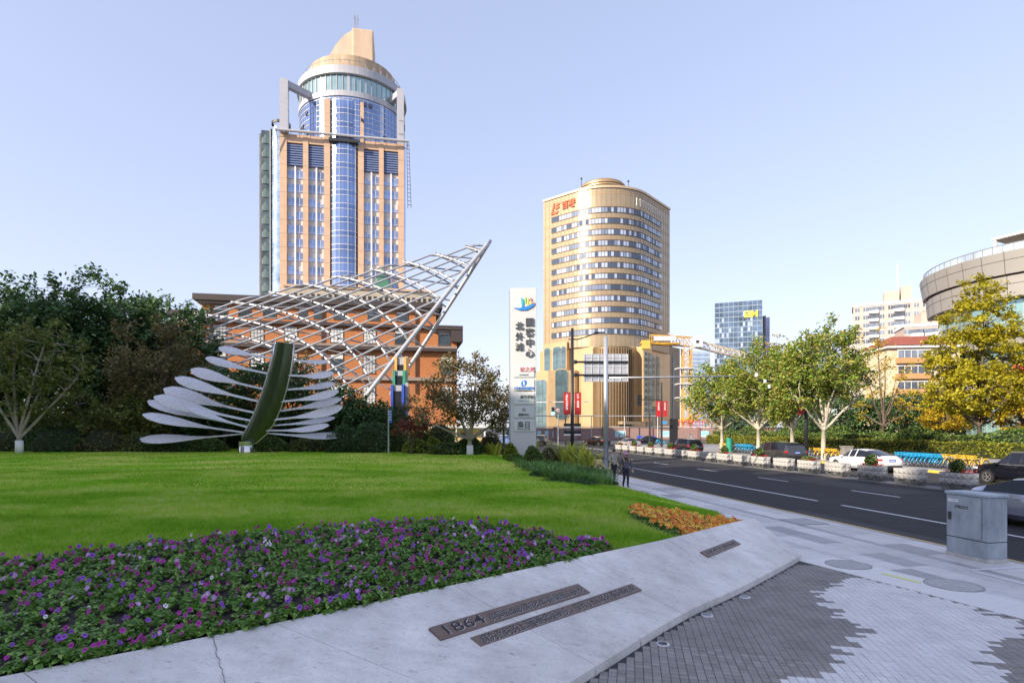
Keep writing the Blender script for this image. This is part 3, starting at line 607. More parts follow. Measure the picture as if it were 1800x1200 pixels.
    for k in range(72):
        a = 2*math.pi*k/72
        if math.sin(a) < .35: vb.box((cx+(r+.03)*math.cos(a), cy+(r+.03)*math.sin(a), 94), (.1, .12, 14), a)
    vb.build('drum_mullion', mat('blue_mullion', (.30, .38, .56), .4), T)
    for k in range(16):
        a = -math.pi/2+rng.uniform(-1.2, 1.2); z = 89+rng.integers(0, 7)*1.62
        if k < 11: MB().box((0, 0, 0), (1.05, .12, 1.2), 0).build('open_vent', mat('vent_dark', (.05, .06, .09), .3), T, loc=(cx+(r+.22)*math.cos(a), cy+(r+.22)*math.sin(a), z+.8), rot=(R(-14), 0, a+math.pi/2))
    pz = MB(); 
    for z0, z1, rr, m in ((101.2, 102.8, r+.25, 0), (107.6, 110.2, r+.5, 0)): pz.lathe([(rr-1, z0), (rr, z0), (rr, z1), (rr-1, z1)], 72, (cx, cy, 0))
    pz.lathe([(r+.25, 107.5), (r+.75, 107.7), (r+.75, 108.1), (r+.25, 108.2)], 72, (cx, cy, 0)); o = pz.build('crown_ring', M_white, T)
    MB().lathe([(r-.1, 102.8), (r-.1, 107.6)], 72, (cx, cy, 0)).build('crown_glazing', M_glassG, T, smooth=True); vb = MB()
    for k in range(60):
        a = 2*math.pi*k/60; w = .5 if k % 10 == 5 else .1; vb.box((cx+(r-.02)*math.cos(a), cy+(r-.02)*math.sin(a), 105.2), (.24, w*1.6, 4.8), a)
    vb.build('crown_mullion', M_white, T)
    MB().lathe([(13.9, 110.2), (13.5, 115.4), (12.8, 115.8), (0, 115.9)], 60, (cx, cy, 0)).build('roof_drum', mat('stained_beige_render', (.40, .30, .20), .75, var=.35, scale=.5, stretch=(1, 1, .2)), T, smooth='auto')
    rl = MB()
    for k in range(40):
        a = 2*math.pi*k/40; p = Vector((cx+15.6*math.cos(a), cy+15.6*math.sin(a), 110.2)); rl.beam(p, p+Vector((0, 0, 2.4)), .1, .1); q = Vector((cx+15*math.cos(a+.08), cy+15*math.sin(a+.08), 110.2)); rl.beam(p+Vector((0, 0, 2.3)), q, .08, .08)
    rl.tube([(cx+15.6*math.cos(t), cy+15.6*math.sin(t), 112.5) for t in np.linspace(0, 2*math.pi, 61)], .08, 4, cap=False); rl.build('roof_rail', mat('rail_grey', (.35, .35, .38), .5), T)
    # lift housing: sloping on the left
    Mb = mat('lift_house_render', (.52, .40, .29), .75, var=.12, scale=.5, stretch=(1, 1, .25))
    hb = MB(); pf = [(-6.0, 115), (-4.9, 118.4), (-3.0, 122), (-.4, 125.4), (2.0, 127.2), (9.0, 127.4), (9.5, 126.4), (9.5, 115)]
    hb.slabxz([p for p in pf if p[0] < 1.9]+[(1.9, 127.0), (1.9, 115)], 8.3, 19); hb.build('sloping_shell', mat('shell_render', (.58, .47, .35), .75, var=.12, scale=.5, stretch=(1, 1, .25)), T); MB().bb(1.9, 8.4, 7.5, 20, 115, 127.4).build('lift_house', Mb, T, bevel=.4)
    an = MB()
    for sx, sy in ((-.6, -.6), (.6, -.6), (.6, .6), (-.6, .6)): an.beam((2.9+sx, 12+sy, 127), (2.9+sx*.7, 12+sy*.7, 134), .1, .1)
    for k in range(8):
        z = 127.3+k*.85
        for a, b in (((-.6, -.6), (.6, -.6)), ((.6, -.6), (.6, .6)), ((.6, .6), (-.6, .6)), ((-.6, .6), (-.6, -.6))): an.beam((2.9+a[0]*.9, 12+a[1]*.9, z), (2.9+b[0]*.9, 12+b[1]*.9, z+.8), .06, .06)
    an.beam((2.3, 11.4, 133), (2.3, 11.4, 137), .06, .06).beam((3.5, 12.6, 133), (3.5, 12.6, 136), .06, .06); an.build('mast', mat('mast_grey', (.28, .28, .31), .5), T)
    MB().lathe([(.0, 128.5), (.7, 128.3), (.9, 127.3)], 12, (6.6, 11, 0)).build('beacon', M_dark, T)
    # portal frames
    def portal(x0, y0, x1, y1, h0, h1, w):
        b = MB(); b.beam((x0, y0, h0), (x0, y0, h1+.9), w, 1.9); b.beam((x0, y0, h1), (x1, y1, h1-.6), 1.6, 1.8); b.build('portal_frame', mat('lilac_grey_panel', (.40, .41, .46), .45, var=.06, scale=1), T)
    portal(x(500), -.6, x(545), 4.5, 88.6, 103.2, 2.3); portal(x(702.5), .6, x(683), 5.5, 88.6, 104.6, 2.1)
    # glass shaft and dark screen wing on the left
    MB().lathe([(2.7, 0), (2.7, 91)], 32, (-18.1, 2.9, 0)).build('glass_shaft', glass('shaft_glass', (.40, .52, .72), .1, .6, .5, .2), T, smooth=True); sb = MB()
    for k in range(34): sb.lathe([(2.7, 2+k*2.68), (2.78, 2+k*2.68), (2.78, 2.14+k*2.68), (2.7, 2.14+k*2.68)], 32, (-18.1, 2.9, 0))
    sb.build('shaft_band', mat('shaft_line', (.30, .40, .58), .4), T)
    MB().lathe([(2.4, 92.2), (2.7, 92.2), (2.7, 93), (2.4, 93)], 28, (-18.1, 2.9, 0)).build('shaft_ring', M_dark, T)
    MB().lathe([(2.85, 36), (2.85, 37.2)], 32, (-18.1, 2.9, 0)).build('shaft_collar', M_spand, T)
    MB().bb(-23.4, -20.9, 1.6, 9, 0, 90).build('screen_wing', M_fin, T); MB().bb(-21.0, -20.7, 1.2, 9, 0, 90.8).build('wing_edge', mat('wing_edge_panel', (.36, .38, .40), .4), T)
    MB().bb(-23.9, -23.4, 1.6, 9, 0, 89).build('wing_back', mat('wing_brown_panel', (.17, .15, .14), .6, var=.3, scale=.6), T); vb = MB()
    for k in range(22): vb.lathe([(.0, 0), (1.0, .2), (1.05, 1.6), (0, 3.0)], 8, (-22.2, 1.6, 3+k*3.95), sy=.3)
    vb.build('screen_pane', mat('screen_green_glass', (.16, .22, .20), .15, .4), T)
    # podium
    MB().bb(-15, 26, -9, 20, 0, 42).build('podium', mat('podium_stone', (.42, .37, .29), .7, var=.1, scale=.3), T); pb = MB()
    for k in range(26): pb.bb(-14+k*1.55, -13.2+k*1.55, -9.1, -8.9, 39.2, 40.2)
    pb.build('podium_vent', M_dark, T); pb = MB(); pb.bb(-15.3, 26.3, -9.4, 20, 42, 42.6); pb.build('podium_coping', M_peach, T)
    o = MB().add([(8.5, -4, 42.6), (14.5, -4, 42.6), (14.5, 3, 42.6), (8.5, 3, 42.6), (11.5, -.5, 51)], [(0, 1, 4), (1, 2, 4), (2, 3, 4), (3, 0, 4)]); o.build('green_skylight', mat('skylight_green', (.08, .22, .14), .2, .3), T)
tower()
# ---------------------------------------------------------------- gold office building with a rounded corner
def gold():
    C = Vector((29.8, 160, 0)); dl = Vector((-.762, .648, 0)).normalized(); dr = Vector((.648, .762, 0)).normalized()
    G = thing('gold_office_building', 'golden office block with rounded corner and striped window bands', 'building', C, math.atan2(dr.y, dr.x)-0)
    # local axes: x along the right hand street, y along the left hand street (both away from the corner)
    A, Bx, r = 26.5, 31, 15.0
    def outline(off=0, rr=r, n=18, a0=None, b0=None):
        rr2 = rr; pts = [(-off, A if a0 is None else a0)]; c = (rr2, rr2)
        for t in np.linspace(math.pi, 1.5*math.pi, n+1): pts.append((c[0]+(rr2+off)*math.cos(t), c[1]+(rr2+off)*math.sin(t)))
        pts.append((Bx if b0 is None else b0, -off)); return pts
    Mg = mat('gold_cladding', (.43, .335, .215), .28, .5, var=.07, scale=.3); Ml = mat('gold_joint', (.40, .27, .14), .5)
    def wall(z0, z1, off, name, m, par, a0=None, b0=None, back=True):
        o = outline(off, a0=a0, b0=b0); poly = o+([(Bx-.0, A), ] if back else [])
        return MB().prism(poly, z0, z1).build(name, m, par)
    main = wall(26, 71.3, 0, 'wall', Mg, G)
    jb = MB()
    def ring(b, z, off, h, a0=None, b0=None): o = outline(off, a0=a0, b0=b0); b.loft([[(p[0], p[1], z), (p[0], p[1], z+h)] for p in o], closed=False)
    for z in (69.6, 70.3): ring(jb, z, .06, .18)
    for k in range(12):
        zc = 65-3.163*k
        for dz in (-1.55, 1.0): ring(jb, zc+dz, .05, .09)
    def along(o, s):
        d = 0
        for p, q in zip(o[:-1], o[1:]):
            L = math.hypot(q[0]-p[0], q[1]-p[1])
            if d+L >= s: f = (s-d)/L; return (p[0]+(q[0]-p[0])*f, p[1]+(q[1]-p[1])*f, math.atan2(q[1]-p[1], q[0]-p[0]))
            d += L
        return (*o[-1], 0)
    ol = outline(.05, n=40); Ltot = sum(math.hypot(q[0]-p[0], q[1]-p[1]) for p, q in zip(ol[:-1], ol[1:]))
    for k in range(36): x, y, a = along(ol, .8+k*(Ltot-1)/35); jb.box((x, y, 48.5), (.06, .06, 45), a)
    jb.build('panel_joint', Ml, main, fix=False)['kind'] = 'stuff'
    MB().prism(outline(.35)+[(Bx, A)], 71.3, 71.9).build('parapet', mat('gold_coping', (.62, .47, .30), .4, .3), G)
    wb = [glass('office_glass_dark', (.10, .14, .20), .06, .55), glass('office_glass_pale', (.55, .60, .70), .08, .5), glass('office_glass_mid', (.28, .34, .42), .06, .55)]
    oo = outline(.14, n=40); s0, s1 = 3.2, Ltot-6.0; nw = 46
    for k in range(12):
        zc = 65-3.163*k; b = MB(); fr = MB()
        for j in range(nw):
            xa, ya, _ = along(oo, s0+(s1-s0)*j/nw); xb, yb, _ = along(oo, s0+(s1-s0)*(j+1)/nw); f = j/nw
            pd = .8 if j < 2 else (.12 if f < .42 else (.55 if f < .68 else .2)); m = 0 if random.random() < pd else (1 if random.random() < .72 else 2)
            b.add([(xa, ya, zc-.68), (xb, yb, zc-.68), (xb, yb, zc+.68), (xa, ya, zc+.68)], [(0, 1, 2, 3)], m)
            fr.box((xa, ya, zc), (.1, .14, 1.4), math.atan2(yb-ya, xb-xa))
        for dz, h in ((-.82, .14), (.68, .2)):
            pts = [along(outline(.2, n=40), s0-.1+(s1-s0+.2)*j/nw) for j in range(nw+1)]; fr.loft([[(p[0], p[1], zc+dz), (p[0], p[1], zc+dz+h)] for p in pts], closed=False)
        o = b.build('window_band', wb, G); fr.build('window_frame', mat('bronze_frame', (.12, .09, .06), .5, .3), o, fix=False)
    # stepped round drum on the roof
    o = MB(); cx = cy = 14.5; o.lathe([(7.0, 71.5), (7.0, 76.9), (6.5, 77.4), (0, 77.5)], 48, (cx, cy, 0)); o.build('roof_drum', mat('bronze_louvre', (.30, .20, .11), .5, .3), G, smooth='auto'); o = MB()
    for k in range(6): o.lathe([(7.05, 72.4+k*.75), (7.3, 72.4+k*.75), (7.3, 72.75+k*.75), (7.05, 72.75+k*.75)], 48, (cx, cy, 0))
    o.build('drum_ring', mat('bronze_ring', (.42, .31, .18), .45, .4), G)
    for px, py in ((8, 18), (19, 8)): MB().beam((px, py, 72), (px, py, 78.4), .15, .15).lathe([(0, 78.4), (.3, 78.6), (.3, 79), (0, 79.2)], 8, (px, py, 0)).build('roof_lamp', M_dark, G)
    tr = MB(); op = outline(.12, n=40)
    for j in range(11):
        p = along(op, Ltot*.60+j*1.45); q = along(op, Ltot*.60+(j+1)*1.45); 
        tr.beam((p[0], p[1], 67.2), (q[0], q[1], 69.2), .06, .12).beam((p[0], p[1], 69.2), (q[0], q[1], 67.2), .06, .12).beam((p[0], p[1], 67), (p[0], p[1], 69.3), .06, .14)
    tr.build('lattice', mat('pale_lattice', (.80, .74, .66), .4), G)
    # logo on the left hand face, lettering reads from the street
    Mr = mat('orange_red_letter', (.55, .09, .02), .5); rot = (R(90), 0, -math.pi/2)
    lg = MB()
    lg.add([(0, 0, 0), (.7, 0, 0), (1.6, 3.4, 0), (1.0, 3.4, 0)], [(0, 1, 2, 3)]); lg.add([(0, 0, 0), (2.4, 0, 0), (2.9, .8, 0), (.3, .7, 0)], [(0, 1, 2, 3)])
    for k, w in ((1, 2.4), (2, 2.2)): lg.add([(1.3+.25*k, .4+k*.95, 0), (1.1+.3*k+w*.6, .5+k*.95, 0), (1.5+.3*k+w*.6, .9+k*.95, 0), (1.2+.3*k+w*.6, 1.25+k*.95, 0), (1.5+.25*k, 1.15+k*.95, 0)], [(0, 1, 2, 3, 4)])
    lo = lg.build('logo', Mr, G, loc=(-.25, 23.6, 66.6), rot=rot)
    link('lettering', text_mesh('百联', 2.5, Mr, .1, .07, 'LEFT'), G, (-.25, 19.6, 68.3), rot)
    # podium: lower, with tall arched glass bays
    Mp = mat('gold_podium_cladding', (.56, .40, .22), .28, .45, var=.08, scale=.3)
    MB().prism([(.8, A+2), (.8, 9), (9, .8), (Bx+2, .8), (Bx+2, A), ], 0, 26).build('podium_core', Mp, G)
    MB().prism([(-5, A+9), (-5, 21), (-1, 14.4), (.9, 14.4), (.9, A+9)], 0, 19.3).build('podium_wing', Mp, G)
    MB().prism([(-1.0, 26), (-1.0, 17.2), (.9, 17.2), (.9, 26)], 0, 27.8).build('podium_wing', Mp, G)
    def arch(w, h, y, z0, m, par, yo, xo, rr=.9):
        pass
    def rrect(w, h, r=1.0, n=5):
        o = []
        for cx, cz, a0 in ((w/2-r, h-r, 0), (-w/2+r, h-r, 90), (-w/2+r, r, 180), (w/2-r, r, 270)):
            for k in range(n+1): a = R(a0+90*k/n); o.append((cx+r*math.cos(a), cz+r*math.sin(a)))
        return o
    def bay(org, ang, w, h, z0, r=1.1):
        fr = MB().slabxz(rrect(w+.5, h+.5, r+.2), -.10, .05); o = fr.build('glass_bay', Mp, G, loc=(org[0], org[1], z0-.25), rot=ang)
        MB().slabxz([(p[0], p[1]+.25) for p in rrect(w, h, r)], -.16, -.1).build('pane', glass('podium_glass', (.14, .22, .25), .06, .5, .5, .25), o); g = MB()
        for k in range(1, int(w/1.3)): g.bb(-w/2+k*w/int(w/1.3)-.05, -w/2+k*w/int(w/1.3)+.05, -.2, -.15, .5, h)
        for k in range(1, int(h/2.1)): g.bb(-w/2+.05, w/2-.05, -.2, -.15, .2+k*2.1, .3+k*2.1)
        if g.v: g.build('glazing_bar', mat('glazing_bar', (.07, .09, .09), .5), o)
    # left hand wing bays (face the viewer, towards -x)
    for yy, w in ((33.5, 3.2), (28.6, 4.6), (23.6, 4.2)): bay((-5.02, yy), -math.pi/2, w, 14.5, 2.2)
    for yy, w in ((24.2, 2.2), (20.6, 3.0)): bay((-1.05, yy), -math.pi/2, w, 7.0, 19.6, .8)
    e = (Vector((-1, 14.4, 0))-Vector((-5, 21, 0))); ang = math.atan2(e.y, e.x); 
    bay((-3.02, 17.6), ang, 3.6, 14.5, 5.0); 
    bay((-1.02, 18.2), -math.pi/2, 1.6, 7, 19.6, .7)
    # concave gold bay below the drum
    cb = MB(); n = 10
    cb.lathe([(6.4, 0), (6.4, 25.5)], 24, (6.5, 6.5, 0)); cb.build('gold_column', mat('brushed_gold', (.24, .165, .09), .35, .5, var=.1, scale=.5), G, smooth=True); fl = MB()
    for k in range(14): a = math.pi+math.pi/2*k/13; fl.tube([(6.5+6.5*math.cos(a), 6.5+6.5*math.sin(a), 1), (6.5+6.5*math.cos(a), 6.5+6.5*math.sin(a), 25)], .16, 5)
    fl.build('flute', mat('bronze_flute', (.17, .115, .06), .4, .4), G)['kind'] = 'stuff'; 
    MB().prism([(2.6, 2.2), (1.6, 1.4), (2.4, .4), (11.5, -1.0), (12.6, .9), (4, 2.4)], 3.6, 4.4).build('canopy', mat('canopy_gold', (.60, .45, .25), .4, .4), G)
    MB().prism([(10.4, -1.6), (15.8, -1.6), (15.8, 1), (10.4, 1)], 4.4, 26).build('bay_block', Mp, G)
    for xx in (11.8, 14.4): bay((xx, -1.65), 0, 1.9, 19, 5.4, .8)
    for o in G.children:
        pass
    for xx, w in ((18.2, 2.2), (21.4, 1.7), (24.4, 1.7)): bay((xx, .75), 0, w, 14, 10.5, .7); bay((xx, .74), 0, w, 6.5, 2.4, .3)
    MB().bb(16.5, 29, -.6, .9, 8.9, 9.8).build('ledge', Mp, G)
    MB().bb(Bx+2, Bx+12, 2, 18, 0, 29).build('service_block', mat('brown_render', (.36, .26, .17), .7, var=.1, scale=.3), G); ub = MB()
    for k in range(5): ub.bb(Bx+2.5+k*1.8, Bx+3.4+k*1.8, 4, 6, 29, 30+random.random()*2.2)
    ub.build('roof_unit', mat('roof_plant', (.2, .2, .21), .6), G)
    MB().bb(Bx+6.4, Bx+7.6, 1.9, 2.05, 2, 26).build('stair_window', M_glassD, G)
gold()
# ---------------------------------------------------------------- orange brick building
def brick():
    Bk = thing('brick_building', 'orange brick building with dark cornices behind the white lattice', 'building', at(583, 772, 100)*Vector((1, 1, 0)) if False else Vector(((583-900)/FPX*100, 100, 0)), RZ)
    S = 100/FPX; x = lambda px: (px-583)*S; zz = lambda py: CAMZ+(750-py)*S
    m = bpy.data.materials.new('orange_brick'); m.use_nodes = True; n = m.node_tree.nodes; L = m.node_tree.links; p = n['Principled BSDF']
    tc = n.new('ShaderNodeTexCoord'); mp = n.new('ShaderNodeMapping'); mp.inputs['Rotation'].default_value = (R(90), 0, 0); L.new(tc.outputs['Object'], mp.inputs[0])
    bt = n.new('ShaderNodeTexBrick'); bt.inputs['Scale'].default_value = 1.6; bt.inputs['Color1'].default_value = (.40, .14, .045, 1); bt.inputs['Color2'].default_value = (.49, .185, .062, 1); bt.inputs['Mortar'].default_value = (.42, .2, .1, 1); bt.inputs['Mortar Size'].default_value = .015
    L.new(mp.outputs[0], bt.inputs['Vector']); L.new(bt.outputs[0], p.inputs['Base Color']); p.inputs['Roughness'].default_value = .85
    Mc = mat('dark_cornice', (.055, .042, .04), .6); Msill = mat('stone_string_course', (.30, .24, .21), .7)
    MB().bb(x(372), x(765), 0, 18, 0, zz(537)).build('wall', m, Bk); MB().bb(x(765), x(803), .0, 14, 0, zz(574)).build('wing_wall', m, Bk); MB().bb(x(330), x(372), 0, 14, 0, zz(562)).build('wing_wall', m, Bk)
    def corn(a, b, z, d, h, par=Bk): MB().bb(x(a)-d, x(b)+d, -d, 18, z, z+h).build('cornice', Mc, par); MB().bb(x(a)-d*.5, x(b)+d*.5, -d*.5, 17, z-.45, z).build('cornice_moulding', Msill, par)
    corn(372, 765, zz(537), 1.1, 1.0); corn(765.5, 803, zz(574), 1.0, .7); corn(330, 371, zz(562), .9, .7)
    MB().bb(x(372)-.15, x(765), -.7, 0, zz(573), zz(568)).build('cornice', Mc, Bk); MB().bb(x(372), x(803), -.9, 0, zz(614), zz(608)).build('cornice', Mc, Bk); MB().bb(x(372), x(803), -.5, 0, zz(608), zz(604)).build('string_course', Msill, Bk)
    MB().bb(x(372), x(803), -.5, 0, zz(667), zz(661)).build('string_course', Msill, Bk)
    Mf = mat('window_frame_dark', (.07, .065, .06), .6); Mb2 = mat('pale_blind', (.62, .63, .62), .6, rand=.25)
    def win(cx, z0, w, h, blind):
        o = MB().bb(-w/2-.12, w/2+.12, -.08, .05, -.18, 0).bb(-w/2-.1, -w/2, -.06, .05, 0, h).bb(w/2, w/2+.1, -.06, .05, 0, h).bb(-w/2-.1, w/2+.1, -.06, .05, h, h+.12).build('window', Mf, Bk, loc=(cx, -.01, z0))
        MB().bb(-w/2, w/2, -.03, .04, 0, h).build('pane', M_glassD if not blind else Mb2, o); g = MB()
        for k in range(1, 4): g.bb(-w/2+k*w/4-.03, -w/2+k*w/4+.03, -.055, -.02, 0, h)
        for k in range(1, 4): g.bb(-w/2, w/2, -.055, -.02, k*h/4-.03, k*h/4+.03)
        g.build('glazing_bar', Mf, o)
        if not blind: MB().bb(-w/2, w/2, -.06, -.045, h*.78, h).build('blind', Mb2, o)
    for px in (402, 440, 480, 535, 560, 597, 655, 705): win(x(px), zz(560), 1.9 if px not in (535, 560) else 1.2, 1.55, False)
    for k, px in enumerate((350, 400, 460, 515, 592, 648, 703, 780)): win(x(px), zz(601), 2.0, 2.35, px < 700)
    for k, px in enumerate((400, 460, 515, 592, 647, 705, 785)): win(x(px), zz(654), 2.0, 3.0, k % 3 == 1)
    for k, px in enumerate((592, 647, 705, 785)): win(x(px), zz(708), 2.0, 3.0, True)
    for px in (385, 567, 729): MB().beam((x(px), -.2, zz(690)), (x(px), -.2, zz(545)), .22, .22).build('downpipe', Mc, Bk)
    MB().bb(x(800)-.8, x(803)+1.0, -.9, 14, zz(596), zz(574)).build('cornice_return', Mc, Bk)
brick()
# ---------------------------------------------------------------- far right buildings
def block_tower():
    Y = 420; S = Y/FPX; o0 = at(1270, 750, Y)
    c = Vector(((1340-900)/FPX*400, 400, 0)); T = thing('blue_office_tower', 'distant blue glass office tower with yellow rooftop letters', 'tower', c, R(-28))
    Mg = glass('far_blue_glass', (.10, .15, .22), .12, .4, .5, .12)
    # front face runs to the left, away from the viewer; the slotted side faces right
    Hh = CAMZ+(750-527)*400/FPX; w = 31
    T.rotation_euler = (0, 0, R(158)); MB().bb(0, w, -12, 0, 0, Hh).build('wall', Mg, T)
    m = MB()
    for k in range(11): m.bb(w*k/10-.12, w*k/10+.12, 0, .15, 0, Hh)
    for k in range(24): m.bb(0, w, 0, .18, 4+k*3.6, 4.5+k*3.6)
    m.build('mullion', mat('far_mullion', (.24, .31, .40), .4), T); p = MB()
    for k in range(60): a, b = random.randrange(20), random.randrange(22); p.bb(w*a/20+.1, w*(a+1)/20-.1, .02, .1, 4.6+b*3.6, 7.4+b*3.6)
    p.build('pale_pane', glass('far_bright_pane', (.42, .50, .58), .1, .4), T)  # lit look of these panes is put into the paler glass colour
    MB().bb(-2.2, -.0, -30, -6, 0, Hh-10).build('core', mat('far_dark_core', (.12, .14, .2), .5), T); s = MB()  # core is one even dark blue
    for k in range(22): s.bb(-2.6, -2.2, -22, -8, 3+k*3.6, 5.4+k*3.6)
    s.build('balcony_band', mat('far_white_band', (.66, .64, .60), .6), T)
    MB().bb(-5.5, -2.3, -34, -24, 0, Hh-8).build('side_wing', glass('far_violet_glass', (.24, .27, .42), .15, .4), T)
    link('lettering', text_mesh('EIM', 6.0, mat('yellow_letter', (.85, .68, .05), .5), .3, .18), T, (7.2, .5, Hh-9.5), (R(90), 0, math.pi))
    T2 = thing('pale_glass_tower', 'far pale blue tower just left of the crane cabin', 'tower', Vector(((1232-900)/FPX*520, 520, 0)), R(10)); MB().bb(-9, 9, 0, 20, 0, 70).build('wall', glass('hazy_glass', (.34, .46, .62), .2, .3), T2); b = MB()
    for k in range(20): b.bb(-9.05, 9.05, -.1, 0, 2+k*3.5, 2.6+k*3.5)
    b.build('floor_band', M_mull, T2)
block_tower()
def apartment(name, label, px0, px1, pytop, Y, floors, ang, dep, seed):
    rd = random.Random(seed); x0 = (px0-900)/FPX*Y; T = thing(name, label, 'building', (x0, Y, 0), ang)
    Wd = (px1-px0)/FPX*Y*1.12; H = CAMZ+(750-pytop)*Y/FPX; fh = H/floors
    Mw = mat('pinkish_render', (.46, .36, .31), .8, var=.08, scale=.2); Mt = mat('white_trim', (.68, .68, .68), .7, var=.06, scale=.5); Mwi = mat('flat_window', (.16, .19, .24), .15, .3, .5, .5, rand=.5)
    MB().bb(0, Wd, 0, dep, 0, H).build('wall', Mw, T); MB().bb(-.4, Wd+.4, -.4, dep+.4, H, H+.9).build('parapet', Mt, T)
    cols = 9; cw = Wd/cols; w1 = MB().bb(-.7, .7, -.06, .05, 0, 1.5, 0).bb(-.85, .85, -.12, .05, -.15, 0, 1).bb(-.04, .04, -.1, 0, 0, 1.5, 1).mesh('window', [Mwi, Mt])
    bl = MB().loft([[(-1.9, 0, z), (-1.5, -1.0, z), (1.5, -1.0, z), (1.9, 0, z)] for z in (0, 1.0)], True).mesh('balcony', Mt); bg_ = MB().loft([[(-1.8, 0, z), (-1.42, -.9, z), (1.42, -.9, z), (1.8, 0, z)] for z in (1.0, 2.3)], True).mesh('balcony_glazing', Mwi)
    for f in range(floors):
        z = f*fh
        if z+fh < 8: continue
        for cidx in range(cols):
            cx = (cidx+.5)*cw
            if cidx in (2, 5): o = link('balcony', bl, T, (cx, 0, z)); link('balcony_glazing', bg_, o)
            else: link('window', w1, T, (cx, 0, z+.9))
        if f % 2: link('window', w1, T, (Wd-.2+.22, dep*.6, z+.9), math.pi/2)
    tb = MB()
    for f in range(1, floors+1): tb.bb(-.05, Wd+.05, -.1, 0, f*fh-.3, f*fh-.1)
    tb.build('floor_band', Mt, T); MB().bb(Wd*.42, Wd*.62, 2, dep-2, H, H+5).bb(Wd*.64, Wd*.78, 2, dep-2, H, H+6.5).build('lift_house', Mw, T); MB().beam((Wd*.6, 4, H+6), (Wd*.6, 4, H+15), .3, .3).build('mast', Mt, T)
    MB().bb(Wd+.06, Wd+.12, dep*.68, dep*.74, 0, H).bb(Wd, Wd+.1, 0, dep, H*.62, H*.62+.5).build('downpipe', Mt, T)
apartment('apartment_block', 'tall pinkish apartment block with white balconies', 1500, 1598, 540, 215, 16, R(-30), 13, 4)
apartment('apartment_block', 'lower white apartment block beside the taller pinkish one', 1590, 1650, 575, 190, 11, R(-20), 12, 5)
apartment('apartment_block', 'distant hazy apartment slab left of the pinkish block', 1494, 1512, 600, 330, 16, R(-10), 12, 9)
def walkup():
    Y = 112; T = thing('walk_up_flats', 'old five storey flats with red tiled roof and orange balconies', 'building', ((1562-900)/FPX*Y, Y, 0), R(-8)); S = Y/FPX; H = CAMZ+(750-612)*S
    Mw = mat('cream_render', (.58, .50, .36), .8, var=.12, scale=.4); Mo = mat('orange_band', (.46, .26, .12), .8, var=.1, scale=.5); Mt = MATS['white_trim']; Mwi = MATS['flat_window']
    MB().bb(0, 12.5, 0, 11, 0, H).build('wall', Mw, T); MB().bb(-.6, 13.1, -.7, 12, H, H+.5).build('eaves', Mt, T)
    MB().add([(-.8, -.9, H+.5), (13.3, -.9, H+.5), (13.3, 12.2, H+.5), (-.8, 12.2, H+.5), (3, 5.5, H+3), (9.8, 5.5, H+3)], [(0, 1, 5, 4), (1, 2, 5), (2, 3, 4, 5), (3, 0, 4)]).build('roof', mat('red_roof_tile', (.26, .075, .05), .8, var=.2, scale=1.5), T)
    for f in range(5):
        z = H-3.0*(f+1)
        o = MB().bb(1.2, 7.2, -.9, 0, z, z+1.05).build('balcony', Mo if f else Mo, T); MB().bb(1.3, 7.1, -.8, -.74, z+1.05, z+2.5).build('balcony_glazing', Mwi, o); g = MB()
        for k in range(6): g.bb(1.25+k*1.17, 1.33+k*1.17, -.86, -.8, z+1.05, z+2.5)
        g.bb(1.2, 7.2, -.88, -.8, z+2.45, z+2.6); g.build('balcony_frame', Mt, o)
        w = MB().bb(9.2, 11, -.06, .03, z+.9, z+2.4).build('window', Mwi, T); MB().bb(9.05, 11.15, -.14, .02, z+.75, z+.9).bb(10.05, 10.15, -.1, 0, z+.9, z+2.4).build('window_frame', Mt, w)
        if f in (1, 3): MB().bb(9.1, 10.2, -.7, -.1, z+.1, z+.7).build('air_conditioner', Mt, T)
walkup()
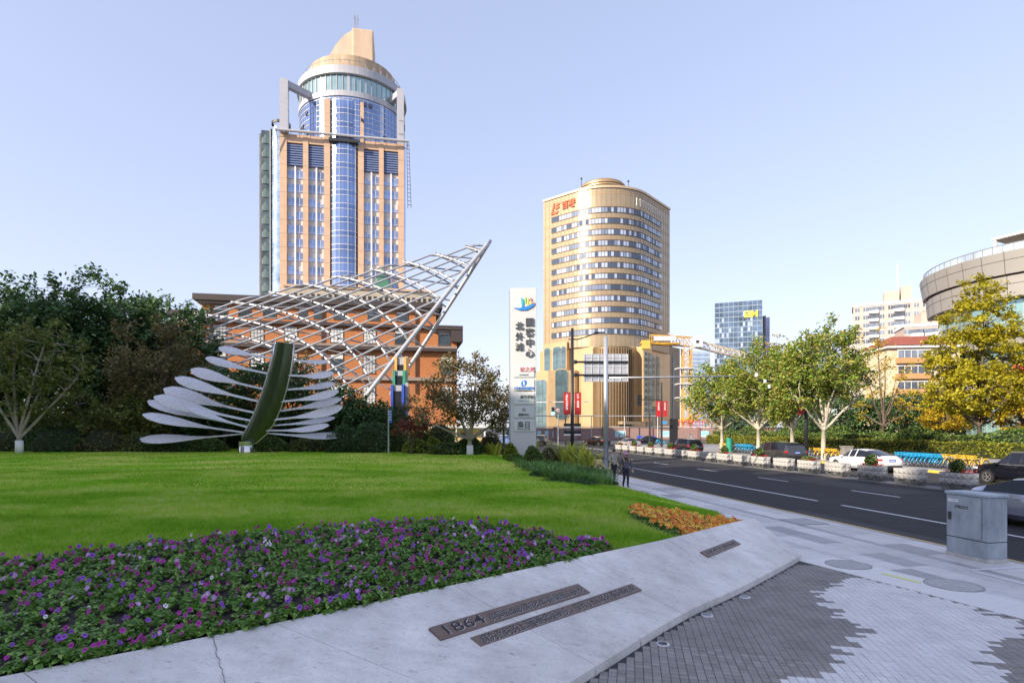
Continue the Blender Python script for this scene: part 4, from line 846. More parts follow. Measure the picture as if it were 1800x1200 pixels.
def mall():
    Y0 = 92.0; c = Vector((107.6, 113, 0)); r = 21.5; T = thing('curved_shopping_centre', 'big curved grey shopping centre with glass bands and roof terraces', 'building', c, 0); k0, k1 = R(140), R(300)
    Mg = mat('warm_grey_panel', (.27, .262, .25), .5, .1, var=.06, scale=.15); Mj = mat('panel_gap', (.10, .10, .10), .6)
    def band(z0, z1, r0, r1, name, m, n=40): return MB().lathe([(r0-2, z0), (r0, z0), (r1, z1), (r1-2, z1)], n, m=0, a0=k0, a1=k1).build(name, m, T, smooth='auto')
    MB().lathe([(r-1.8, 0), (r-1.8, 32)], 48, a0=k0, a1=k1).build('glazing', glass('mall_glass', (.20, .34, .34), .07, .5, .5, .1), T, smooth=True)
    for z0, z1, r0, r1 in ((29.9, 33.8, r+1.0, r+1.6), (25.9, 29.6, r+.2, r+.5), (17.2, 19.6, r, r+.3), (9.8, 11.6, r, r+.3)):
        o = band(z0, z1, r0, r1, 'cladding_band', Mg); g = MB(); nn = 18
        for k in range(nn): a = k0+(k1-k0)*(k+.5)/nn; g.beam(((r0+.01)*math.cos(a), (r0+.01)*math.sin(a), z0), ((r1+.01)*math.cos(a), (r1+.01)*math.sin(a), z1), .07, .07)
        zm = z0+(z1-z0)*.62; g.lathe([(r0+(r1-r0)*.62+.02, zm-.05), (r0+(r1-r0)*.62+.05, zm), (r0+(r1-r0)*.62+.02, zm+.05)], 48, a0=k0, a1=k1); g.build('panel_joint', Mj, o, fix=False)
    g = MB()
    for k in range(46): a = k0+(k1-k0)*k/45; g.box(((r-1.75)*math.cos(a), (r-1.75)*math.sin(a), 15), (.15, .12, 30), a)
    for z in (3.6, 14.5, 22.6): g.lathe([(r-1.8, z), (r-1.65, z), (r-1.65, z+.2), (r-1.8, z+.2)], 48, a0=k0, a1=k1)
    g.build('mullion', mat('mall_mullion', (.30, .33, .34), .4, .3), T, fix=False)
    MB().lathe([(r+.9, 33.8), (r+.9, 35.1)], 48, a0=k0, a1=k1).build('glass_balustrade', glass('balustrade_glass', (.55, .66, .78), .1, .4), T, smooth=True)
    rb = MB(); rb.tube([((r+.9)*math.cos(a), (r+.9)*math.sin(a), 35.2) for a in np.linspace(k0, k1, 49)], .09, 5)
    for a in np.linspace(k0, k1, 40): rb.beam(((r+.9)*math.cos(a), (r+.9)*math.sin(a), 33.8), ((r+.9)*math.cos(a), (r+.9)*math.sin(a), 35.2), .12, .12)
    rb.build('handrail', mat('handrail_grey', (.32, .33, .35), .4, .5), T)
    for a, h in ((R(206), 37.2), (R(220), 37.6), (R(234), 38)):
        p = Vector(((r-4.5)*math.cos(a), (r-4.5)*math.sin(a), 0)); b = MB()
        for sx in (-2.6, 2.6):
            for sy in (-2.4, 2.4): b.bb(sx-.2, sx+.2, sy-.2, sy+.2, 33.8, h)
        b.bb(-3, 3, -2.8, 2.8, h, h+.35); o = b.build('roof_pavilion', mat('pavilion_white', (.72, .71, .68), .6), T, loc=p, rot=a+math.pi/2); MB().bb(-2.8, 2.8, 2.2, 2.4, 33.8, h).bb(-2.8, 2.8, -2.6, 2.6, h-.12, h-.02).build('infill', mat('pavilion_beige', (.42, .36, .30), .7), o)
    MB().lathe([(r-.9, 33.9), (0, 33.95)], 48, a0=k0, a1=k1).build('roof_deck', Mg, T)
    # red sign and hoarding at street level
    a = R(222); p = Vector((r*1.0*math.cos(a), r*math.sin(a), 0)); MB().bb(-5, 5, -.4, .2, 11.8, 14.3).build('red_sign', mat('red_sign', (.60, .01, .02), .5), T, loc=p, rot=a+math.pi/2)
mall()
# ---------------------------------------------------------------- site hoarding and tower crane
def hoarding():
    T = thing('site_hoarding', 'mauve brick site wall with blue posters in front of the golden building', 'wall', (0, 133, -.1), R(3)); Mm = mat('mauve_brick', (.30, .20, .18), .8, var=.15, scale=2); Mp = mat('mauve_pier', (.24, .13, .12), .8)
    MB().bb(4, 62, 0, .3, 0, 2.7).build('panel', Mm, T)
    for k in range(11): MB().bb(4+k*5.6, 4.7+k*5.6, -.2, .4, 0, 2.9).build('pier', Mp, T)
    MB().bb(3.8, 62, -.1, .45, 2.9, 3.05).build('coping', mat('pale_coping', (.55, .55, .56), .6), T)
    Mb = mat('poster_cyan', (.16, .55, .66), .5, col2=(.55, .78, .80), scale=1.2); Mw = mat('poster_white', (.7, .75, .75), .5)
    for px, w in ((948, .9), (961, .8), (976, 1.1), (1094, 2.9), (1173, 2.2), (1243, 2.6), (1296, 2.2)):
        X = (px-900)/FPX*133.; o = MB().bb(-w/2, w/2, -.06, -.02, .55, 2.05).build('poster', Mb, T, loc=(X, 0, 0)); MB().add([(-w/2+.1, -.07, .65), (w/2-.1, -.07, .65), (w/2-.3, -.07, .95), (.2, -.07, 1.1), (-w*.2, -.07, .9)], [(0, 1, 2, 3, 4)]).build('print', Mw, o)
    b = MB(); b.tube([(2, -1.5, 5.4), (34, -1.5, 5.4)], .12, 6)
    for k in range(5): b.tube([(3+k*7.5, -1.5, 0), (3+k*7.5, -1.5, 5.4)], .1, 6)
    tag(b.build('gantry_rail', mat('galvanised', (.45, .46, .47), .5, .5), None, loc=(0, 133, -.1)), 'thin grey scaffold rail standing in front of the mauve site wall', 'rail')
hoarding()
def crane():
    Y = 142; S = Y/FPX; x0 = (1207-900)/FPX*Y; z = lambda py: CAMZ+(750-py)*S
    T = thing('tower_crane', 'yellow tower crane rising beside the golden building', 'crane', (x0, Y, 0), 0); My = mat('crane_yellow', (.58, .33, .03), .5, var=.15, scale=1); Mw = mat('crane_white', (.72, .73, .74), .5)
    def truss(b, p, q, w, h, n, r):
        p = Vector(p); q = Vector(q); d = (q-p); L = d.length; dn = d.normalized(); up = Vector((0, 0, 1)) if abs(dn.z) < .5 else Vector((0, 1, 0)); s = dn.cross(up).normalized()*w/2; u = s.cross(dn).normalized()*h/2
        cs = [s+u, s-u, -s-u, -s+u]
        for c in cs: b.beam(p+c, q+c, r, r)
        for k in range(n):
            a = p+d*k/n; e = p+d*(k+1)/n
            for i in range(4):
                j = (i+1) % 4; b.beam(a+cs[i], e+cs[j] if k % 2 else e+cs[j], r*.6, r*.6); b.beam(a+cs[j], e+cs[i], r*.5, r*.5); b.beam(a+cs[i], a+cs[j], r*.6, r*.6)
    b = MB(); truss(b, (0, 0, 0), (0, 0, z(612)), 2.0, 2.0, 11, .2); b.build('mast', My, T); b = MB(); truss(b, (0, 0, z(742)), (4, 0, z(722)), 1.2, 1.2, 3, .2)
    b.beam((-2, 0, z(738)), (7, 0, z(738)), .3, .3); b.build('base_frame', My, T)
    b = MB(); truss(b, (-9.2, -1.5, z(598)), (1.2, 0, z(601)), 1.5, 2.2, 6, .16); b.bb(-11.6, -2, -1.9, -.6, z(606), z(604)); b.build('counter_jib', My, T); MB().bb(-11.3, -9.4, -2.2, -.4, z(615), z(600)).build('counterweight', mat('counterweight', (.62, .42, .08), .6), T)
    b = MB(); truss(b, (2.6, 0, z(605)), (17.5, 6, z(622)), 1.2, 1.6, 9, .16); b.build('jib', mat('jib_pale', (.72, .62, .48), .5), T)
    b = MB(); b.bb(1.6, 3.6, -1.2, .6, z(611), z(596)); o = b.build('cab', Mw, T, bevel=.15); MB().bb(1.9, 2.7, -1.25, -1.2, z(604), z(599)).build('cab_window', M_glassD, o); MB().add([(1.2, 0, z(596)), (3.2, 0, z(596)), (4.6, 0, z(588)), (4.4, .4, z(588)), (1.2, .5, z(595))], [(0, 1, 2, 3, 4)]).build('cab_roof', Mw, o)
    b = MB()
    for py in (649, 676, 700): MB().bb(-2.6, 1.6, -1.5, 1.4, z(py), z(py)+.3).build('tie_platform', mat('platform_grey', (.5, .5, .5), .5), T)
    b = MB()
    for k in range(14): b.beam((-3+k*.8, -1.5, -.1), (-3+k*.8, -1.5, z(738)), .14, .14, 0)
    b.bb(-3.4, 8, -1.6, -1.4, z(742), z(741)); b.build('red_fence', mat('red_fence', (.60, .06, .03), .6), T)
    b = MB(); b.beam((-5, -1.5, z(588)), (-3.4, -1.5, z(588)), .3, .2).beam((-4.2, -1.5, z(597)), (-4.2, -1.5, z(586)), .15, .15).bb(-8.6, -3.2, -2.3, -2.2, z(601), z(593)); b.build('jib_deck', mat('deck_rail', (.55, .56, .62), .5), T)
crane()
# ================================================================ sculptures, sign pylon, poles, street furniture
rng = np.random.default_rng(21); random.seed(21)
# ---------------------------------------------------------------- white steel lattice shell
def lattice():
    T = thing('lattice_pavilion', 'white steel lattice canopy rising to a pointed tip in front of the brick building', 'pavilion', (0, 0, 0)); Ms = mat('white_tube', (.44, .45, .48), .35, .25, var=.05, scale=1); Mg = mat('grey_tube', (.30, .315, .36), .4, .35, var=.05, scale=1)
    Ff = [at(60, 740, 60), at(300, 728, 62), at(500, 712, 64), at(640, 700, 66)]
    Ap = [at(130, 612, 72), at(420, 527, 73), at(650, 473, 74), at(861, 424, 75)]
    Fb = [at(120, 735, 84), at(330, 722, 83), at(530, 706, 82), at(686, 694, 81)]
    for q in (Ff, Fb):
        for p in q: p.z = max(p.z, .3)
    def S(a, t):
        f = [cr3(Q, a*3) for Q in (Ff, Ap, Fb)]; c = (f[0]+f[2])/2; th = math.pi*t; e = 1.0; cx = math.copysign(abs(math.cos(th))**e, math.cos(th)); sx = math.sin(th)**e if 0 < t < 1 else 0
        ell = c+(f[0]-c)*cx+(f[1]-c)*sx; w = 2*t if t < .5 else 2-2*t; g_ = f[0] if t < .5 else f[2]; return (g_+(f[1]-g_)*w).lerp(ell, .22)
    def cr3(P, s):
        s = max(0, min(len(P)-1-1e-6, s)); i = int(s); fr = s-i; g = lambda k: P[max(0, min(len(P)-1, k))] if 0 <= k < len(P) else (P[0]*2-P[1] if k < 0 else P[-1]*2-P[-2])
        a, b, c, d = g(i-1), g(i), g(i+1), g(i+2); return .5*((2*b)+(c-a)*fr+(2*a-5*b+4*c-d)*fr*fr+(3*b-a-3*c+d)*fr**3)
    rim = [S(1, t) for t in np.linspace(0, 1, 41)]
    MB().tube(rim, [.26]*41, 10).build('rim_tube', Ms, T, smooth=True)
    # two families of tubes wound over the shell, left-leaning and right-leaning
    for fam, (sgn, rad, nm, k, step) in enumerate(((1, .125, 'long_tube', .39, .047),)):
        cs = np.arange(-1.0, 2.0, step)
        for c in cs:
            pts = []; run = []
            for a in np.linspace(.0, 1, 90):
                t = c+sgn*k*a
                if 0 <= t <= 1: run.append((S(a, t), t))
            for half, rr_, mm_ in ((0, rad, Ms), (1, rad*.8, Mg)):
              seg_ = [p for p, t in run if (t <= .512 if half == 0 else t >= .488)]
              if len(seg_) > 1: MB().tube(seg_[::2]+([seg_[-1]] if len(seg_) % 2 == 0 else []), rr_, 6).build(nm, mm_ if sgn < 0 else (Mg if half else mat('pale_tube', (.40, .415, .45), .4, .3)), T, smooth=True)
            if False:
                back = False; mid = run[len(run)//2]
                MB().tube(run[::2]+([run[-1]] if len(run) % 2 == 0 else []), rad, 6).build(nm, Ms if sgn < 0 else Mg, T, smooth=True)
    CT = []
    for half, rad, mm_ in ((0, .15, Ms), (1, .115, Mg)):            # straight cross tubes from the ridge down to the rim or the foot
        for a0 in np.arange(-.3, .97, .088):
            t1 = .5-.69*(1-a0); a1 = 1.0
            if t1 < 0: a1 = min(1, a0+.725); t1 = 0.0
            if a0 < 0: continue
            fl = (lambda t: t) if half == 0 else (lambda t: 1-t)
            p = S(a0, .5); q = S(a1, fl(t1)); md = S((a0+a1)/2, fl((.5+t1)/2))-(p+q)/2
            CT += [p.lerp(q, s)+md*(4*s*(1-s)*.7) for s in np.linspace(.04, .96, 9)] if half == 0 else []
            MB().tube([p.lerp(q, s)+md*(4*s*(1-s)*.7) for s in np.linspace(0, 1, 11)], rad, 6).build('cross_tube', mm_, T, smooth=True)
    nd = MB()
    for p in CT: nd.box(p+Vector((0, -.1, .14)), (.24, .24, .1))
    o = nd.build('clamp', mat('clamp_grey', (.22, .22, .24), .5), T); o['kind'] = 'stuff'
lattice()
# ---------------------------------------------------------------- green stem and steel leaves
def sculpture():
    Y = 49.; S = Y/FPX; base = at(433, 795, Y); base.z = float(lawnz(base.x, base.y))
    T = thing('leaf_sculpture', 'leaf sculpture with curved green stem and perforated steel leaves on the lawn', 'sculpture', base); loc = lambda px, py, dy=0: at(px, py, Y+dy)*1.0-base+Vector((0, 0, 0))
    Mgn = mat('green_patina', (.030, .050, .010), .3, .25, var=.4, scale=.8, stretch=(3, 3, .5), coat=.3); Me = mat('polished_edge', (.62, .63, .66), .18, .9)
    cl = [(498, 602), (495, 625), (490, 650), (483, 677), (475, 703), (464, 731), (451, 753), (438, 768), (426, 776)]; wd = [17.5, 18.5, 20, 21, 21.5, 21.5, 19, 15, 8]
    P = [loc(*c) for c in cl]; rings = []; edgeL = []; edgeR = []
    for i, p in enumerate(P):
        t = (P[min(i+1, len(P)-1)]-P[max(i-1, 0)]).normalized(); s = Vector((t.z, 0, -t.x)); s = -s if s.x > 0 else s; w = wd[i]*S*.93; ring = []
        for a in np.linspace(-1, 1, 9): ring.append(p+s*(a*w)+Vector((0, .25-.30*(1-a*a), 0)))
        for a in np.linspace(1, -1, 9): ring.append(p+s*(a*w*.96)+Vector((0, .75-.15*(1-a*a), 0)))
        rings.append(ring); edgeL.append(p+s*w+Vector((0, .3, 0))); edgeR.append(p-s*w+Vector((0, .3, 0)))
    MB().loft(rings).build('stem', Mgn, T, smooth='auto'); MB().tube(edgeL, .1, 6).build('stem_edge', Me, T, smooth=True); MB().tube(edgeR, .07, 6).build('stem_edge', Me, T, smooth=True)
    MB().lathe([(.62, 0), (.62, .55), (.6, .6), (.62, .65), (.62, .95), (0, .95)], 24).build('base', Me, T, smooth='auto')
    m = bpy.data.materials.new('perforated_steel'); m.use_nodes = True; n = m.node_tree.nodes; L = m.node_tree.links; p = n['Principled BSDF']; tc = n.new('ShaderNodeTexCoord'); vo = n.new('ShaderNodeTexVoronoi'); vo.inputs['Scale'].default_value = 11; L.new(tc.outputs['Object'], vo.inputs['Vector'])
    r = n.new('ShaderNodeValToRGB'); r.color_ramp.elements[0].position = .22; r.color_ramp.elements[1].position = .30; r.color_ramp.elements[0].color = (.26, .26, .29, 1); r.color_ramp.elements[1].color = (.66, .65, .69, 1); L.new(vo.outputs['Distance'], r.inputs[0]); L.new(r.outputs[0], p.inputs['Base Color']); p.inputs['Roughness'].default_value = .45; p.inputs['Metallic'].default_value = .1
    Mrim = mat('steel_rim', (.66, .67, .70), .25, .8)
    Lf = [((385, 611), (478, 629)), ((362, 629), (474, 657)), ((336, 649), (466, 684)), ((308, 664), (458, 706)), ((288, 683), (452, 726)), ((271, 697), (446, 740)), ((260, 704), (438, 750)), ((251, 728), (432, 760)), ((246, 771), (428, 762)), ((330, 716), (440, 752))]
    Rf = [((575, 636), (508, 632)), ((586, 657), (502, 659)), ((588, 674), (494, 685)), ((595, 688), (488, 706)), ((599, 701), (482, 723)), ((602, 716), (474, 738)), ((588, 734), (466, 748)), ((578, 748), (462, 756)), ((601, 765), (460, 760))]
    for side, lst in ((-1, Lf), (1, Rf)):
        for i, (tp, ap) in enumerate(lst):
            dep = (-1.2 if i % 2 else 1.0)*(1 if i < 6 else 1.6); a = loc(*ap, .35); b = loc(*tp, dep); ax = b-a; ln = ax.length; d = ax.normalized(); wdir = Vector((0, .62, .78)); wdir = (wdir-d*wdir.dot(d)).normalized(); nrm = d.cross(wdir); W0 = min(.72, ln*.082)
            if i >= 6: wdir = (Vector((0, .85, .53))-d*Vector((0, .85, .53)).dot(d)).normalized(); nrm = d.cross(wdir)
            st = np.linspace(0, 1, 18); rings = []; eg = []; eg2 = []
            for s in st:
                w = .075+(W0-.075)*(math.sin(math.pi*min(1, max(0, (s-.38)/.62))**.8)**.75 if s > .38 else 0); w = w if s < .995 else .03; w = .075+(W0-.075)*float(np.interp(s, [0, .35, .5, .65, .8, .92, .98, 1], [0, .04, .35, .8, 1, .8, .4, .0])); sag = -.35*math.sin(math.pi*s)*(.4 if side < 0 else .55)
                c = a+ax*s+Vector((0, 0, sag*ln*.12)); cam_ = .22*w
                rings.append([c+wdir*w, c+wdir*w*.5-nrm*cam_*.7, c-nrm*cam_, c-wdir*w*.5-nrm*cam_*.7, c-wdir*w, c-wdir*w*.5-nrm*(cam_*.7-.03), c-nrm*(cam_-.04), c+wdir*w*.5-nrm*(cam_*.7-.03)]); eg.append(c+wdir*w); eg2.append(c-wdir*w)
            o = MB().loft(rings).build('leaf', m, T, smooth='auto'); MB().tube(eg+eg2[::-1], .03, 5).build('leaf_rim', Mrim, o, smooth=True)
sculpture()
# ---------------------------------------------------------------- tall white sign pylon
def pylon():
    Y = 43.; S = Y/FPX; x = lambda px: (px-920)*S; z = lambda py: CAMZ+(750-py)*S
    T = thing('sign_pylon', 'tall white sign pylon with dark characters and tenant plates', 'sign', ((920-900)/FPX*Y, Y, 0), R(-3)); Mw = mat('pylon_white', (.56, .56, .58), .35, .1, var=.04, scale=.6); Mk = mat('charcoal_letter', (.07, .08, .09), .4)
    body = MB().bb(x(897), x(942.5), 0, .62, 0, z(506)).build('body', Mw, T, bevel=.02); MB().bb(x(894.5), x(896.6), .05, .6, 0, z(508)).build('side_fin', mat('blue_grey_fin', (.30, .36, .48), .4), T)
    j = MB()
    for py in (528, 566, 646): j.bb(x(897)-.002, x(942.5)+.002, -.004, .01, z(py), z(py)+.02)
    j.build('panel_seam', mat('seam', (.5, .5, .52), .6), body)
    for i, ch in enumerate('国客中心'): link('lettering', text_mesh(ch, .66, Mk, .05, .012), T, (x(931), -.06, z(567.5+i*18)), (R(90), 0, 0))
    for i, ch in enumerate('北外滩'): link('lettering', text_mesh(ch, .62, Mk, .05, .012), T, (x(913), -.06, z(574+i*18.3)), (R(90), 0, 0))
    Mb = mat('logo_blue', (.02, .20, .62), .4); Mg = mat('logo_green', (.25, .60, .25), .4); My = mat('logo_yellow', (.75, .65, .12), .4); Mo = mat('logo_red', (.65, .22, .16), .4); Mt = mat('logo_teal', (.02, .38, .55), .4)
    b = MB(); sl = lambda pts, m: b.slabxz([(x(p), z(q)) for p, q in pts], -.09, -.02, m)
    sl([(903, 541), (912, 541.5), (922, 540), (932, 536), (937, 533), (940, 535), (936, 540), (926, 545), (914, 545.5)], 0); sl([(916, 523), (920, 526), (920, 539), (917, 540)], 4); sl([(922, 524), (925, 523), (925, 534), (922, 532)], 1); sl([(926.5, 523), (929, 525), (929, 539), (926.5, 537)], 2); sl([(930.5, 530), (934, 531), (934, 535), (931, 537)], 2); sl([(932, 523), (935, 525), (935, 528), (932, 528.5)], 3); sl([(936, 530), (941, 533), (937, 536)], 3)
    b.build('logo', [Mb, Mg, My, Mo, Mt], T)
    Mp = mat('tenant_plate', (.56, .60, .61), .3, .15, var=.05, scale=1); Mrd = mat('red_letter', (.50, .06, .08), .5); Mbl = mat('blue_letter', (.02, .16, .55), .5); Mtl = mat('teal_letter', (.05, .35, .42), .5)
    for i, (a, bb) in enumerate(((644, 663), (667.5, 687), (690.5, 710.5), (714, 734), (738, 758))):
        o = MB().bb(x(902.5), x(939.5), -.07, -.0, z(bb), z(a)).build('tenant_plate', Mp, T, bevel=.03); cx = x(921); w = [('城之光', .36, Mrd, 650), ('上海旅游咨询服务', .19, Mbl, 682.5), ('邮轮学院', .26, Mk, 698), ('國客中心', .2, Mk, 729), ('鳥日', .5, Mk, 747)][i]
        link('lettering', text_mesh(w[0], w[1], w[2], .01, .008), o, (cx+(.25 if i in (0, 2) else 0), -.085, z(w[3])), (R(90), 0, 0))
        link('small_lettering', text_mesh(['滨江城市会客厅', 'TOURIST INFORMATION', 'CRUISE COLLEGE', '· · · · · · · · ·', '烏日·REAL NEST·建筑'][i], .1, [Mk, Mk, Mtl, Mk, Mk][i], .005, .002), o, (cx, -.085, z([659, 686, 704, 732, 754][i])), (R(90), 0, 0))
        if i == 1:
            d = MB(); d.slabxz([(cx+.2*math.cos(t)*1.0+.06*math.sin(t), z(673.5)+.24*math.sin(t)) for t in np.linspace(0, 2*math.pi, 25)[:-1]], -.09, -.07); d.build('round_badge', Mbl, o); link('badge_lettering', text_mesh('i', .42, mat('white_letter', (.8, .8, .8), .5), .01, .02), o, (cx, -.1, z(673.5)), (R(90), 0, R(0)))
        if i == 3: MB().lathe([(.0, 0), (.14, 0), (.14, .02), (0, .02)], 16).build('round_badge', mat('grey_badge', (.3, .32, .33), .5), o, loc=(cx, -.07, z(720)), rot=(R(90), 0, 0))
pylon()
# stepped colour screen at the foot of the lattice
def screen():
    Y = 60; S = Y/FPX; x = lambda px: (px-699)*S; z = lambda py: CAMZ+(750-py)*S; T = thing('stepped_screen_tower', 'narrow stepped dark screen tower edged in yellow, green and blue', 'screen', ((699-900)/FPX*Y, Y, 0)); Mgy = mat('screen_grey', (.34, .36, .40), .4); Mdk = mat('screen_dark', (.02, .022, .028), .2)
    for i, (a, b, c, w, y0) in enumerate(((625, 638, 650, 7.2, 1.6), (650, 659, 677, 7.8, .8), (677, 687, 737, 8.5, 0))):
        MB().bb(x(699)-w*S, x(699)+w*S, y0, y0+1.6, 0, z(a)).build('tier', Mgy, T); MB().bb(-w*S, w*S, y0-.04, y0, z(c), z(b)).build('display', Mdk, T)
        m = [mat('edge_orange', (.70, .36, .08), .5), mat('edge_green', (.02, .26, .16), .5), mat('edge_blue', (.02, .07, .42), .5)][i]
        for s in (-1, 1): MB().bb(s*(w+1)*S-.12, s*(w+1)*S+.12, y0-.2, y0+1.6, z(c)-.1, z(a)+.05).build('edge_strip', m, T)
    MB().bb(x(711), x(716), .4, .8, 0, z(672)).build('service_post', Mgy, T)
screen()
# ---------------------------------------------------------------- poles, signs, signals
Mblk = mat('black_pole_paint', (.022, .023, .028), .45, .2); Mgal = mat('galvanised_pole', (.52, .54, .57), .35, .6, var=.12, scale=2, stretch=(1, 1, .15)); Mred = mat('banner_red', (.42, .015, .02), .6); Mwt = MATS['white_letter']
def banner(par, x, y, z0, w, h, txt, rz=0):
    o = MB().bb(-w/2, w/2, -.012, .012, 0, h).build('banner', Mred, par, loc=(x, y, z0), rot=rz)
    for i, ch in enumerate(txt): link('lettering', text_mesh(ch, w*.36, Mwt, .004, .006), o, (0, -.018, h*.88-i*h*.105), (R(90), 0, 0))
def blackpole():
    p0 = on_v(1006, 12.1); Y = p0.y; S = Y/FPX; z = lambda py: CAMZ+(750-py)*S; T = thing('street_lamp', 'black street lamp pole with red banners carrying the back of a road sign', 'street lamp', p0, 0); x = lambda px: (px-1006)*S
    MB().tube([(0, 0, 0), (0, 0, z(755)), (0, 0, z(577))], [.16, .13, .1], 12).build('pole', Mblk, T, smooth=True); MB().lathe([(.26, 0), (.26, .1), (.17, .16), (.17, .9), (.14, 1.0)], 12).build('base', Mblk, T, smooth='auto')
    MB().tube([(x(999), 0, z(596)), (0, 0, z(596)), (x(1015), 0, z(596.5)), (x(1030), 0, z(592)), (x(1045), 0, z(586)), (x(1059), 0, z(584))], .045, 7).build('lamp_arm', Mblk, T, smooth=True); MB().box((x(1054), 0, z(584.3)), (.75, .22, .09)).build('lamp_head', Mblk, T, bevel=.03)
    for py in (636, 659): MB().tube([(0, 0, z(py)), (x(1104), .0, z(py))], .075, 8).build('sign_arm', Mblk, T); MB().lathe([(.18, -.12), (.18, .12)], 12, (.16, 0, z(py))).build('clamp', Mblk, T)
    o = MB().bb(x(1026.5), x(1104), .1, .14, z(670.5), z(621.5)).build('road_sign_back', mat('aluminium_sign_back', (.50, .51, .54), .45, .5, var=.08, scale=1.5), T); b = MB()
    for k in range(7): px = 1027+k*12.7; b.bb(x(px), x(px)+.05, .05, .1, z(670), z(622))
    for py in (628, 645, 664): b.bb(x(1027), x(1103.5), .06, .1, z(py), z(py)+.04)
    b.build('sign_rib', mat('sign_rib', (.62, .63, .66), .4, .5), o)
    banner(T, x(996.5), 0, z(728), .5, 1.58, '上海虹口北外滩'); banner(T, x(1016), 0, z(728), .46, 1.58, '活力·北外滩')
    MB().beam((x(991), 0, z(690)), (x(1022), 0, z(690)), .03, .03).beam((x(991), 0, z(728)), (x(1022), 0, z(728)), .03, .03).build('banner_bar', Mblk, T)
    for py in (744, 757): 
        for s in (-1, 1): o = MB().bb(s*.13 if s > 0 else -.62, .62 if s > 0 else -.13, -.03, .0, z(py+5), z(py)).build('direction_plate', Mblk, T); MB().bb(s*.13 if s > 0 else -.6, .6 if s > 0 else -.13, -.036, -.031, z(py+8), z(py+5.4)).build('direction_strip', Mwt, o)
blackpole()
def silverpole():
    p0 = on_v(1065, 12.1); Y = p0.y; S = Y/FPX; z = lambda py: CAMZ+(750-py)*S; T = thing('signal_mast', 'plain silver mast with one long thin arm over the road', 'pole', p0, RZ)
    MB().tube([(0, 0, 0), (0, 0, z(592))], [.15, .125], 16).build('pole', Mgal, T, smooth=True); MB().lathe([(.3, 0), (.3, .03), (.0, .03)], 16).build('base_plate', Mgal, T); MB().tube([(0, 0, z(664)), (8.6, 0, z(664)+.25)], [.055, .035], 8).build('arm', Mgal, T, smooth=True)
silverpole()
def bannermast():
    p0 = on_v(1417, 35); Y = p0.y; S = Y/FPX; z = lambda py: CAMZ+(750-py)*S; T = thing('camera_mast', 'black mast with two side arms, cameras and one red banner beside the plane trees', 'pole', p0, 0); x = lambda px: (px-1417)*S
    MB().tube([(0, 0, 0), (0, 0, z(676))], [.17, .13], 12).build('pole', Mblk, T, smooth=True)
    for a, b, py, py2 in ((1330, 1417, 669, 672), (1348, 1417, 685, 679)): MB().tube([(x(a), -.1, z(py)), (0, 0, z(py2))], .08, 8).build('arm', Mblk, T)
    for px, py in ((1329, 660), (1344, 671), (1352, 680)): MB().lathe([(.0, .22), (.14, .18), (.16, .02), (.13, -.1), (0, -.16)], 10, (x(px), -.1, z(py))).build('camera', mat('camera_white', (.7, .71, .72), .4), T, smooth='auto')
    banner(T, x(1408), -.05, z(728), .5, 1.55, '上海虹口欢迎您')
bannermast()
def farpole(px, v, top, name, label, kind):
    p0 = on_v(px, v); Y = p0.y; S = Y/FPX; z = lambda py: CAMZ+(750-py)*S; T = thing(name, label, 'pole', p0, 0); x = lambda q: (q-px)*S
    MB().tube([(0, 0, 0), (0, 0, z(top))], [.16, .1], 8).build('pole', Mblk, T)
    if kind == 1:
        MB().tube([(x(1128), 0, z(702)), (0, 0, z(703))], .07, 6).build('arm', Mblk, T); banner(T, x(1157.5), -.1, z(732), .7, 2.2, '上海北外滩'); banner(T, x(1168.5), -.1, z(732), .6, 2.2, '上海北外滩')
        o = MB().bb(x(1120), x(1128), -.2, .2, z(713), z(694)).build('traffic_signal', Mblk, T)
        for k in range(3): MB().lathe([(0, 0), (.22, 0), (.24, .08)], 12).build('lamp', mat('unlit_lamp', (.03, .03, .03), .3), o, loc=(x(1124), -.22, z(698+k*5.5)), rot=(R(90), 0, 0))
        MB().bb(x(1164), x(1172), -.2, -.15, z(745), z(740)).build('street_name_plate', mat('street_blue', (.05, .28, .62), .5), T)
farpole(1163, 36, 672, 'signal_pole', 'far black signal pole with two red banners by the crossing', 1); farpole(1142, 38.2, 726, 'signal_pole', 'thin dark post left of the far signal pole', 0)
def greensignal():
    p0 = Vector(((994-900)/FPX*88, 88, -.1)); S = 88/FPX; z = lambda py: CAMZ+(750-py)*S; x = lambda q: (q-994)*S; T = thing('traffic_light', 'traffic light showing green hung on a thin white arm at the crossing', 'traffic light', p0)
    MB().tube([(0, 0, 0), (0, 0, z(704))], .1, 8).build('pole', Mblk, T); MB().tube([(x(943), 0, z(705.5)), (x(1038), 0, z(704.5))], .06, 6).build('arm', Mwt, T)
    o = MB().bb(x(968), x(975.5), -.2, .1, z(728), z(713)).build('housing', mat('signal_housing', (.30, .32, .33), .5), T, bevel=.05)
    for k in range(3): MB().lathe([(0, 0), (.24, 0), (.24, .05), (0, .05)], 14).build('lamp', emit('green_signal', (.1, .9, .6), 2.5) if k == 2 else MATS['unlit_lamp'], o, loc=(x(971.7), -.2, z(716.5+k*4.3)), rot=(R(90), 0, 0))
    o = MB().lathe([(0, 0), (.36, 0), (.36, .03), (0, .03)], 20).build('speed_disc', mat('sign_red_rim', (.55, .03, .03), .5), T, loc=(x(981), -.15, z(720)), rot=(R(90), 0, 0)); MB().lathe([(0, 0), (.27, 0), (.27, .04), (0, .04)], 20).build('disc_face', Mwt, o); link('lettering', text_mesh('30', .3, Mblk, .002, .008), o, (0, .0, .05), (0, 0, 0))
    MB().tube([(x(981), -.1, 0), (x(981), -.1, z(722))], .05, 6).build('disc_post', Mgal, T)
